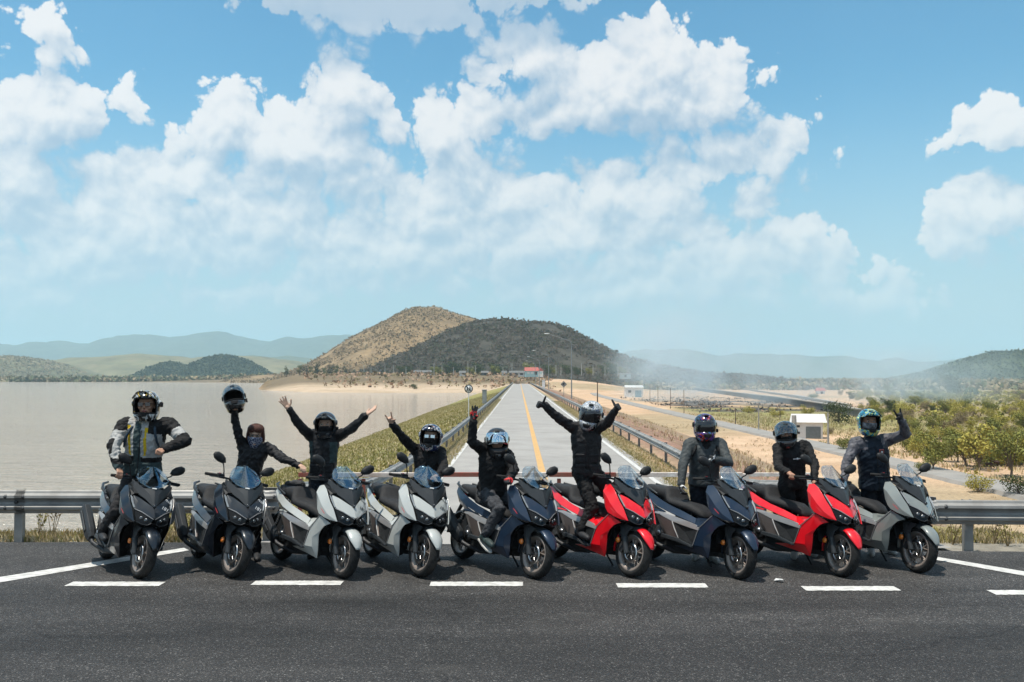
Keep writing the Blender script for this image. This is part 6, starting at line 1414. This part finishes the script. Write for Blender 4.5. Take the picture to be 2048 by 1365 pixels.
    for h_, k_, a_ in ((hipl, kl, al), (hipr, kr, ar)): capsule(mb, h_, k_, .098, .074); capsule(mb, k_, k_ + (a_ - k_) * .92, .073, .060)
    fuse(mb, 'trousers', .0125, tk, 5, wrinkle=.010, parent=root, seed=idx + 20)
    # shoes
    for a_, t_ in ((al, tl), (ar, tr)):
        mb = MB(); d = (t_ - a_); d2 = Vector((d.x, d.y, d.z)); heel = a_ - d2.normalized() * .06 + Vector((0, 0, -.045)); ball = a_ + d2 * .72 + Vector((0, 0, -.012)); toe = t_ + d2.normalized() * .02
        capsule(mb, a_ + Vector((0, 0, .02)), a_ + Vector((0, 0, -.03)), .047, .047); capsule(mb, heel, ball, .040, .043); capsule(mb, ball, toe, .043, .034)
        sh_ = fuse(mb, 'shoe', .010, P.get('shoe', shoe_k), 3, parent=root)
        mb = MB(); u = d2.normalized(); sd = u.cross(Vector((0, 0, 1))).normalized(); dn = sd.cross(u).normalized(); dn = dn if dn.z < 0 else -dn
        pts = [(-.10, .03), (-.09, -.03), (.05, -.043), (.15, -.036), (.20, -.012), (.20, .012), (.15, .036), (.05, .043), (-.09, .03)]
        base = a_ + dn * .082 ; q = [base + u * x + sd * y for x, y in pts[1:]]; n = len(q); mb.add(q + [p + dn * .016 for p in q], [tuple(range(n)), tuple(range(2 * n - 1, n - 1, -1))] + [(i, (i + 1) % n, (i + 1) % n + n, i + n) for i in range(n)])
        mb.build('sole', P.get('sole', shoe_k), sh_)
    # head gear
    face_parts(root, HM, P.get('mask'), P.get('glasses'), P.get('mouth', False))
    if P.get('helmet', True):
        h = P['hel']; helmet(root, HM @ Matrix.Translation((0, .004, .006)), h.get('style', 'full'), hel[idx], h.get('visor'), h.get('vopen', 0), h.get('peak', False), h.get('extras', ()))
    if P.get('hair'):
        mb = MB(); rr = random.Random(3)
        for k in range(300):
            a = rr.uniform(-PI, PI); fr = math.cos(a); top = Vector((.03 * math.sin(a), -.03 * fr, .122)); mid = Vector((.088 * math.sin(a), -.102 * fr + .004, .06 + rr.uniform(-.01, .02))); front_ = fr > .55
            end = Vector((.088 * math.sin(a) * rr.uniform(.92, 1.28), -.104 * fr + .012, (.066 if front_ else (-.02 if fr > .2 else -.075)) + rr.uniform(-.035, .02)))
            pts = [top, top * .45 + mid * .62, mid, mid * .5 + end * .5, end]; mb.tube([HM @ p for p in pts], [.010, .011, .010, .007, .002], 5)
        mb.build('hair', hair_r, root, recalc=False)
    if P.get('extra'): P['extra'](root, dict(sl=sl, sr=sr, pel=pel, neck=neck, lat=lat, spine=spine, front=front, Lt=Lt, wl=wl, wr=wr_, el=el, er=er, w=wsc, HM=HM))
    return root, dict(wl=wl + O, wr=wr_ + O)
N_ = Vector((0, -1, 0))
RP = {}
def paint1(s, t, f, ul, fl, ur, fr):
    m = np.full(len(s), 0); torso = (np.abs(s) < .26) & (t > -.2)
    m[torso] = 1; m[(t > .80) & (np.abs(s) > .12)] = 0; m[torso & (t < .30)] = 0; m[torso & (t < .20)] = 2; m[(np.abs(s) < .044) & (f > 0)] = 2
    a = np.abs(np.abs(s) - (.085 + .03 * np.clip(t - .35, 0, 1)))
    m[(a < .0155) & (f > .03) & (t > .33) & (t < .92)] = 3
    for (d, q) in (ul, ur):
        near = (d < .12) & (np.abs(s) > .215); m[near] = 0; m[near & (q > .42) & (q < .80)] = 1
    for (d, q) in (fl, fr): m[(d < .09) & (np.abs(s) > .235)] = 0
    m[(fl[0] < .07) & (fl[1] > .15) & (fl[1] < .5) & (np.abs(s) > .25)] = 1
    return m
def straps(root, q):
    for s in (-1, 1):
        pts = [q['pel'] + q['spine'] * q['Lt'] * t + q['lat'] * s * a * q['w'] + q['front'] * b_ * q['w'] for t, a, b_ in ((.50, .165, .085), (.62, .150, .118), (.75, .135, .128), (.88, .115, .105), (.97, .095, .035))]
        MB().tube(pts, [.010, .014, .016, .016, .012], 6).build('backpack_strap', pm('strap_blue_black', (.02, .05, .08), (.012, .012, .014), 30, .7), root)
b0 = lambda i, x, y, z: bike_pt(i, (x, y, z))
RP[1] = ('tall rider in grey, black and yellow jacket standing astride the black scooter', dict(Y=11.45, sh=((248, 852), (341, 852)), pel=(285, 938), head=(293, 811), el=((226, 893), (371, 882)), wr=((237, 934), (327, 899)), wrf=(0, 0), hands=[('relax', (243, 958), (0, -.3, -1)), ('fist', (312, 908), (0, 1, 0))], jacket=[black_f, lgrey_f, teal_f, yel_f], paint=paint1, trousers=char_f, w=1.22, hem=-.10, hs=1.14,
    legs3=[(b0(0, .24, -.26, .66), b0(0, .06, -.315, .40), b0(0, .24, -.32, .345)), (b0(0, .24, .26, .66), b0(0, .06, .315, .40), b0(0, .24, .32, .345))], look=(8, -4, 0), hel=dict(style='adv', peak=True, extras=('pod',)), mouth=True, glasses=visor_dark, extra=straps, pockets=[(.06, .11)], pocket_mat=teal_f, ua=.31, fa=.27, thumb=(1, -1), wr_amp=.010))
def nip(root, q): pass
RP[2] = ('auburn-haired woman in black jacket and patterned navy bandana raising a helmet', dict(Y=12.15, sh=((484, 893), (541, 899)), shd=(.0, .02), pel=(492, 958), head=(511, 870), el=((473, 856), (565, 917)), wr=((468.5, 820), (599, 931)), hands=[('fist', (468, 800), (0, -1, .2)), ('relax', (612, 938), (0, -.2, -1))], jacket=black_s, trousers=denim_b, w=.90, feet=((498, 1113), (514, 1119)), look=(10, 6, 4), helmet=False, hair=True, mask='bandana', glasses='frames', skin=skin_l, ua=.265, fa=.24, wr_amp=.014, shoe=shoe_k))
def paint3(s, t, f, ul, fl, ur, fr):
    m = np.zeros(len(s), int); m[(np.abs(s) > .105) & (np.abs(s) < .19) & (t > .30) & (t < .80) & (f > -.02)] = 1; return m
RP[3] = ('rider in black and slate jacket with both bare hands thrown wide', dict(Y=12.25, sh=((622, 872), (677, 872)), pel=(646, 948), head=(651, 849), el=((598, 850), (703, 858)), wr=((578, 819), (731, 831)), hands=[('wave', (560, 792), (0, -1, .1)), ('flat', (757, 812), (0, -.4, 1))], jacket=[black_s, teal_f], paint=paint3, trousers=denim_b, w=.98, feet=((632, 1113), (660, 1113)), look=(3, 2, 0), hel=dict(style='adv', peak=True, extras=('emblem', 'intercom')), mask=black_f, skin=skin_l, pockets=[(.16, .09)], thumb=(1, -1)))
RP[4] = ('rider in black textile jacket and painted off-road helmet making a horns sign with bare hand', dict(Y=12.0, sh=((832, 902), (882, 906)), pel=(856, 968), head=(861.5, 874), el=((806, 876), (888, 938)), wr=((784, 848), (873, 953)), hands=[('horns', (774, 823), (0, -1, 0)), ('grip', (862, 958), (0, 0, -1))], jacket=black_f, trousers=denim_b, w=.95, feet=((845, 1116), (870, 1118)), look=(-2, -3, 3), hel=dict(style='adv', peak=True, extras=()), glasses=visor_mirror, mask=black_f, skin=skin_l, ua=.28, thumb=(1, -1), pockets=[(.18, .09)]))
RP[5] = ('rider in black sweatshirt sitting on the dark blue scooter, visor up and gloved hand raised', dict(Y=11.62, sh=((965, 899), (1016, 912)), pel=(984, 984), peld=.06, head=(994, 883), el=((944, 885), (1028, 941)), wr=((946, 842), (1019, 957)), hands=[('three', (948, 808), (0, -1, 0)), ('grip', (1010, 962), (0, -.2, -1))], jacket=black_f, trousers=jeans_k, w=1.02, hem=-.02, gloves=True, glove2=glove_r, jname='sweatshirt', zip=False,
    legs3=[(b0(4, .30, -.28, .68), b0(4, .16, -.33, .36), b0(4, .32, -.335, .29)), (b0(4, .30, .27, .70), b0(4, .16, .32, .40), b0(4, .32, .325, .34))], look=(4, 8, -2), hel=dict(visor=visor_mirror, vopen=20, extras=('camera',)), shoe=shoe_g, sole=sole_w, thumb=(1, 1)))
RP[6] = ('rider all in black standing up on the red scooter with arms spread and thumb raised', dict(Y=11.55, sh=((1148, 857), (1194, 858)), pel=(1174, 940), peld=.08, head=(1182, 829), el=((1117, 836), (1214, 847)), wr=((1089, 811), (1231, 820)), hands=[('thumb', (1062, 806), (0, -.9, -.4)), ('thumb', (1246, 806), (0, -1, .3))], jacket=char_f, trousers=black_f, w=.96, gloves=True, look=(-14, 10, 12), hel=dict(visor=visor_dark, vopen=0), pockets=[(.30, .09), (.06, .10)],
    legs3=[(b0(5, .17, -.22, .68), b0(5, .10, -.30, .40), b0(5, .26, -.31, .345)), (b0(5, .16, .10, .82), b0(5, -.26, .06, .91), b0(5, -.42, .05, .945))], shoe=shoe_k, thumb=(1, -1)))
RP[7] = ('rider in grey-green top and colourful dark-visored helmet standing behind, thumb up at chest', dict(Y=12.0, sh=((1379, 890), (1441, 890)), pel=(1408, 962), head=(1409.5, 853), el=((1366, 930), (1457, 927)), wr=((1362, 970), (1430, 920)), hands=[('relax', (1364, 996), (1, 0, 0)), ('thumb', (1410, 915), (0, -1, 0))], jacket=grey_top, trousers=denim_b, w=1.07, gloves=True, glove2=glove_w, jname='jersey', wr_amp=.005, zip=False, feet=((1392, 1117), (1423, 1123)), look=(2, 0, 0), hel=dict(visor=visor_dark, vopen=0, extras=('intercom',)), shoe=shoe_w, sole=sole_w, thumb=(1, 1), extra=lambda r, q: (straps_k(r, q), scarf(r, q))))
def straps_k(root, q):
    for s in (-1, 1):
        pts = [q['pel'] + q['spine'] * q['Lt'] * t + q['lat'] * s * a * q['w'] + q['front'] * b_ * q['w'] for t, a, b_ in ((.60, .172, .07), (.72, .150, .118), (.85, .125, .108), (.96, .10, .04))]
        MB().tube(pts, [.010, .018, .018, .012], 6).build('backpack_strap', black_f, root)
def scarf(root, q):
    c = q['neck']; mb = MB(); mb.sphere(c + Vector((0, -.03, .02)), (.085, .09, .05), 14, 8); mb.sphere(c + Vector((0, -.085, -.05)), (.055, .03, .075), 12, 8); mb.sphere(c + Vector((.02, -.09, -.10)), (.03, .022, .05), 10, 8); fuse(mb, 'neck_scarf', .008, black_f, 3, wrinkle=.006, parent=root)
RP[8] = ('slim rider in black long-sleeved shirt and black open-faced visor helmet holding the red scooter', dict(Y=12.1, sh=((1556, 897), (1612, 893)), shd=(-.05, .03), pel=(1585, 965), head=(1571, 868), el=((1556, 934), (1630, 930)), wr=((1577, 946), (1628, 962)), hands=[('grip', (1592, 955), (0, -.3, -1)), ('relax', (1628, 985), (-1, 0, 0))], jacket=black_f, trousers=black_f, w=.92, jname='shirt', zip=False, feet=((1588, 1115), (1615, 1110)), look=(-8, 6, -6), hel=dict(visor=visor_clear, vopen=30), mask=black_f, shoe=shoe_w, sole=sole_w, thumb=(1, 1), extra=lambda r, q: shirt_mark(r, q)))
def shirt_mark(root, q):
    c = q['pel'] + q['spine'] * q['Lt'] * .66 + q['front'] * .142 * q['w']; rot = Matrix((q['lat'], -q['front'], q['spine'])).transposed()
    MB().lathe([(0, -.002), (.013, -.002), (.013, .002), (0, .002)], 14, 'Y', c).build('shirt_print', whitepl, root)
    for s in (-1, 1): MB().box(c + q['lat'] * s * .036, (.042, .004, .010), rot=rot).build('shirt_print', whitepl, root)
def paint9(s, t, f, ul, fl, ur, fr):
    m = np.zeros(len(s), int)
    for d, q in (ul, fl): m[(d < .09) & (np.abs(s) > .15)] = 1
    m[(t > .80) & (np.abs(s) > .09) & (f > -.05)] = 1; m[(fr[0] < .07) & (fr[1] < .6) & (np.abs(s) > .3)] = 1; return m
def badge(root, q):
    c = q['pel'] + q['spine'] * q['Lt'] * .74 + q['lat'] * .060 + q['front'] * .150 * q['w']; rot = Matrix((q['lat'], -q['front'], q['spine'])).transposed()
    for sc, m_, dy in ((1, pm('badge_red', (.45, .10, .08), None, 9, .6), 0), (.72, black_f, .003), (.4, whitepl, .005)):
        pts = [(-.026, .03), (.026, .03), (.026, -.012), (0, -.036), (-.026, -.012)]; vs = [c + q['front'] * dy + rot @ Vector((x * sc, 0, z * sc)) for x, z in pts]
        mb = MB(); mb.add(vs + [v - q['front'] * .02 for v in vs], [(4, 3, 2, 1, 0), (5, 6, 7, 8, 9)] + [(i, (i + 1) % 5, (i + 1) % 5 + 5, i + 5) for i in range(5)]); mb.build('badge', m_, root)
RP[9] = ('rider in navy jacket with camo sleeve and blue-green helmet, raised gloved hand making horns', dict(Y=12.3, sh=((1711, 888), (1774, 882)), pel=(1750, 968), head=(1738, 843), el=((1693, 926), (1812, 868)), wr=((1688, 962), (1803, 842)), hands=[('relax', (1690, 985), (1, 0, 0)), ('horns', (1792, 815), (0, -1, 0))], jacket=[navy_f, camo_f], paint=paint9, trousers=denim_b, w=1.08, gloves=True, feet=((1742, 1109), (1772, 1106)), look=(-4, 2, 2), hel=dict(style='adv', visor=None, peak=True, extras=()), mask='greymask', shoe=shoe_w, sole=sole_w, thumb=(1, -1), extra=badge))
def bandana_mat():
    m = bpy.data.materials.new('navy_paisley_bandana'); m.use_nodes = True; T = NT(m.node_tree); T.n.clear(); b = T.node('ShaderNodeBsdfPrincipled'); o = T.node('ShaderNodeOutputMaterial'); T.l.new(b.outputs[0], o.inputs[0])
    v = T.node('ShaderNodeTexVoronoi', feature='DISTANCE_TO_EDGE'); T.put(v.inputs['Vector'], T.node('ShaderNodeTexCoord').outputs['Object']); v.inputs['Scale'].default_value = 34
    T.put(b.inputs['Base Color'], T.ramp(v.outputs['Distance'], [(0, (.42, .44, .50)), (.07, (.02, .03, .10)), (.22, (.015, .02, .07)), (.30, (.35, .37, .44)), (.33, (.012, .018, .06))], 'CONSTANT')); b.inputs['Roughness'].default_value = .85; return m
RP[2][1]['mask'] = bandana_mat(); RP[2][1]['glasses'] = visor_clear; RP[9][1]['mask'] = pm('grey_skull_mask', (.35, .35, .37), (.05, .05, .055), 24, .8)
JO = {}
for i, (lb, P_) in RP.items(): _, JO[i] = rider(i, lb, P_)
# helmet held aloft by the woman
c = Vector(aty(468, 797, JO[2]['wl'].y + .02)); root = thing('motorcycle_helmet', 'gloss black full-face helmet held up in the raised hand', 'helmet', tuple(c))
helmet(root, Matrix.Rotation(R(12), 4, 'Z') @ Matrix.Rotation(R(-18), 4, 'X') @ Matrix.Rotation(R(-10), 4, 'Y'), 'full', hel[2], visor_clear, 42, extras=('intercom',))
# gloves lying on the tail of the grey scooter
mb = MB(); hand(mb, (0, 0, .022), (1, .2, 0), (0, 0, -1), 'relax', 1, 1.3); hand(mb, (.03, .07, .035), (1, -.4, .1), (0, 0, -1), 'relax', -1, 1.3); capsule(mb, (-.06, 0, .03), (.0, 0, .03), .036, .034)
g = fuse(mb, 'riding_gloves', .006, glove_k, 2); g.matrix_world = Matrix.Translation(bike_pt(2, (-.70, -.02, .885))) @ Matrix.Rotation(R(20), 4, 'Z'); tag(g, 'pair of black riding gloves left on the grey scooter tail', 'gloves')
# crumpled paper on the road
q = onz(1557, 1165, 0); mb = MB(); rr = np.random.default_rng(4); vs = [(rr.uniform(-.055, .055) * (1 if k else 1), rr.uniform(-.06, .06), rr.uniform(.0, .03)) for k in range(14)]
bm = bmesh.new(); [bm.verts.new(v) for v in vs]; bmesh.ops.convex_hull(bm, input=bm.verts); me = bpy.data.meshes.new('paper_scrap'); bm.to_mesh(me); bm.free(); me.materials.append(whitepl); o = link('paper_scrap', me, None, (q[0], q[1], .005)); tag(o, 'crumpled white paper scrap lying on the asphalt by a lane dash', 'litter')
# ================================================================ goats, smoke and haze
goat_m = pm('goat_dark_brown', (.05, .03, .022), (.09, .055, .04), 6, .9)
for k, (px, py, rz, lb) in enumerate([(1978, 938, .2, 'dark brown goat grazing head down under the orchard trees'), (1991, 934, 2.6, 'dark goat standing behind the grazing goat'), (2013, 933, 1.3, 'brown goat standing apart on the bare soil')]):
    x, y = zpx(px, py); r = thing('goat', lb, 'goat', (x, y, float(ground(x, y))), rz, 'goats under the orchard trees'); mb = MB(); dn = .10 if k == 0 else .62
    capsule(mb, (-.26, 0, .44), (.22, 0, .46), .12, .13); capsule(mb, (.24, 0, .50), (.44, 0, (.5 + dn) / 2 + .06), .075, .055); capsule(mb, (.44, 0, .08 + dn * .9), (.58, 0, dn * .9 + .01), .052, .032); capsule(mb, (-.34, 0, .50), (-.42, 0, .54), .025, .015)
    for s in (-1, 1):
        capsule(mb, (.18, s * .07, .40), (.19, s * .07, .20), .045, .026); capsule(mb, (.19, s * .07, .20), (.17, s * .07, .02), .024, .022); capsule(mb, (-.24, s * .07, .40), (-.20, s * .08, .27), .06, .035); capsule(mb, (-.20, s * .08, .27), (-.30, s * .08, .17), .03, .022); capsule(mb, (-.30, s * .08, .17), (-.28, s * .08, .02), .022, .022); capsule(mb, (.45, s * .05, .12 + dn * .9), (.42, s * .10, .11 + dn * .9), .018, .012)
    fuse(mb, 'body', .018, goat_m, 3, parent=r)
def vol_box(name, label, lo, hi, build):
    mb = MB(); mb.box(((lo[0] + hi[0]) / 2, (lo[1] + hi[1]) / 2, (lo[2] + hi[2]) / 2), (hi[0] - lo[0], hi[1] - lo[1], hi[2] - lo[2])); m = bpy.data.materials.new(name + '_air'); m.use_nodes = True; T = NT(m.node_tree); T.n.clear(); o = T.node('ShaderNodeOutputMaterial')
    build(T, o, m); ob_ = mb.build(name, m); return tag(ob_, label, kind='stuff')
HAZE = 1.25e-4
def haze_nodes(T, o, m):
    v = T.node('ShaderNodeVolumePrincipled'); v.inputs['Color'].default_value = (.60, .87, 1.0, 1); v.inputs['Density'].default_value = HAZE; v.inputs['Anisotropy'].default_value = .0; T.l.new(v.outputs[0], o.inputs['Volume'])
vol_box('haze', 'thin blue haze over the plain', (-9100, -45, -9.5), (9100, 14100, 520), haze_nodes)
SMOKE = [(54, 300, 0, 8, 20, 9, .035), (60, 300, 7, 9, 16, 9, .035), (105, 285, -2, 6, 12, 6, .06), (84, 296, -3, 6, 12, 5, .06), (50, 345, 4, 24, 50, 18, .018), (66, 350, 15, 30, 54, 20, .014), (120, 350, 6, 66, 60, 15, .009), (50, 335, 0, 22, 60, 14, .012), (52, 345, 12, 16, 60, 18, .020), (85, 380, 4, 40, 60, 15, .012), (120, 330, 0, 34, 55, 12, .012), (70, 300, -3, 28, 36, 7, .022), (150, 360, 3, 44, 60, 14, .010), (60, 430, 14, 34, 60, 26, .009), (95, 285, -3, 26, 30, 6, .016), (130, 300, -3, 24, 34, 5, .012)]
def smoke_nodes(T, o, m):
    pos = T.node('ShaderNodeNewGeometry').outputs['Position']; n = T.noise(T.vm('MULTIPLY', pos, (.045, .03, .06)), 1.0, 4, .6, .6); acc = None
    for (x, y, z, rx, ry, rz, d) in SMOKE:
        nd = T.node('ShaderNodeVectorMath', operation='MULTIPLY_ADD'); T.put(nd.inputs[0], pos); nd.inputs[1].default_value = (1 / rx, 1 / ry, 1 / rz); nd.inputs[2].default_value = (-x / rx, -y / ry, -z / rz)
        k = T.math('MULTIPLY', T.mr(T.vm('LENGTH', nd.outputs[0]), 1.0, 0.1, 0, 1, smooth=True), d); acc = k if acc is None else T.math('ADD', acc, k)
    d = T.math('MULTIPLY', acc, T.mr(n, .38, .68, .0, 1.6)); v = T.node('ShaderNodeVolumePrincipled'); v.inputs['Color'].default_value = (.72, .88, .97, 1); v.inputs['Anisotropy'].default_value = .2; T.put(v.inputs['Density'], d); T.l.new(v.outputs[0], o.inputs['Volume'])
vol_box('smoke', 'pale blue smoke drifting from the burnt field', (20, 262, -7), (215, 500, 44), smoke_nodes)
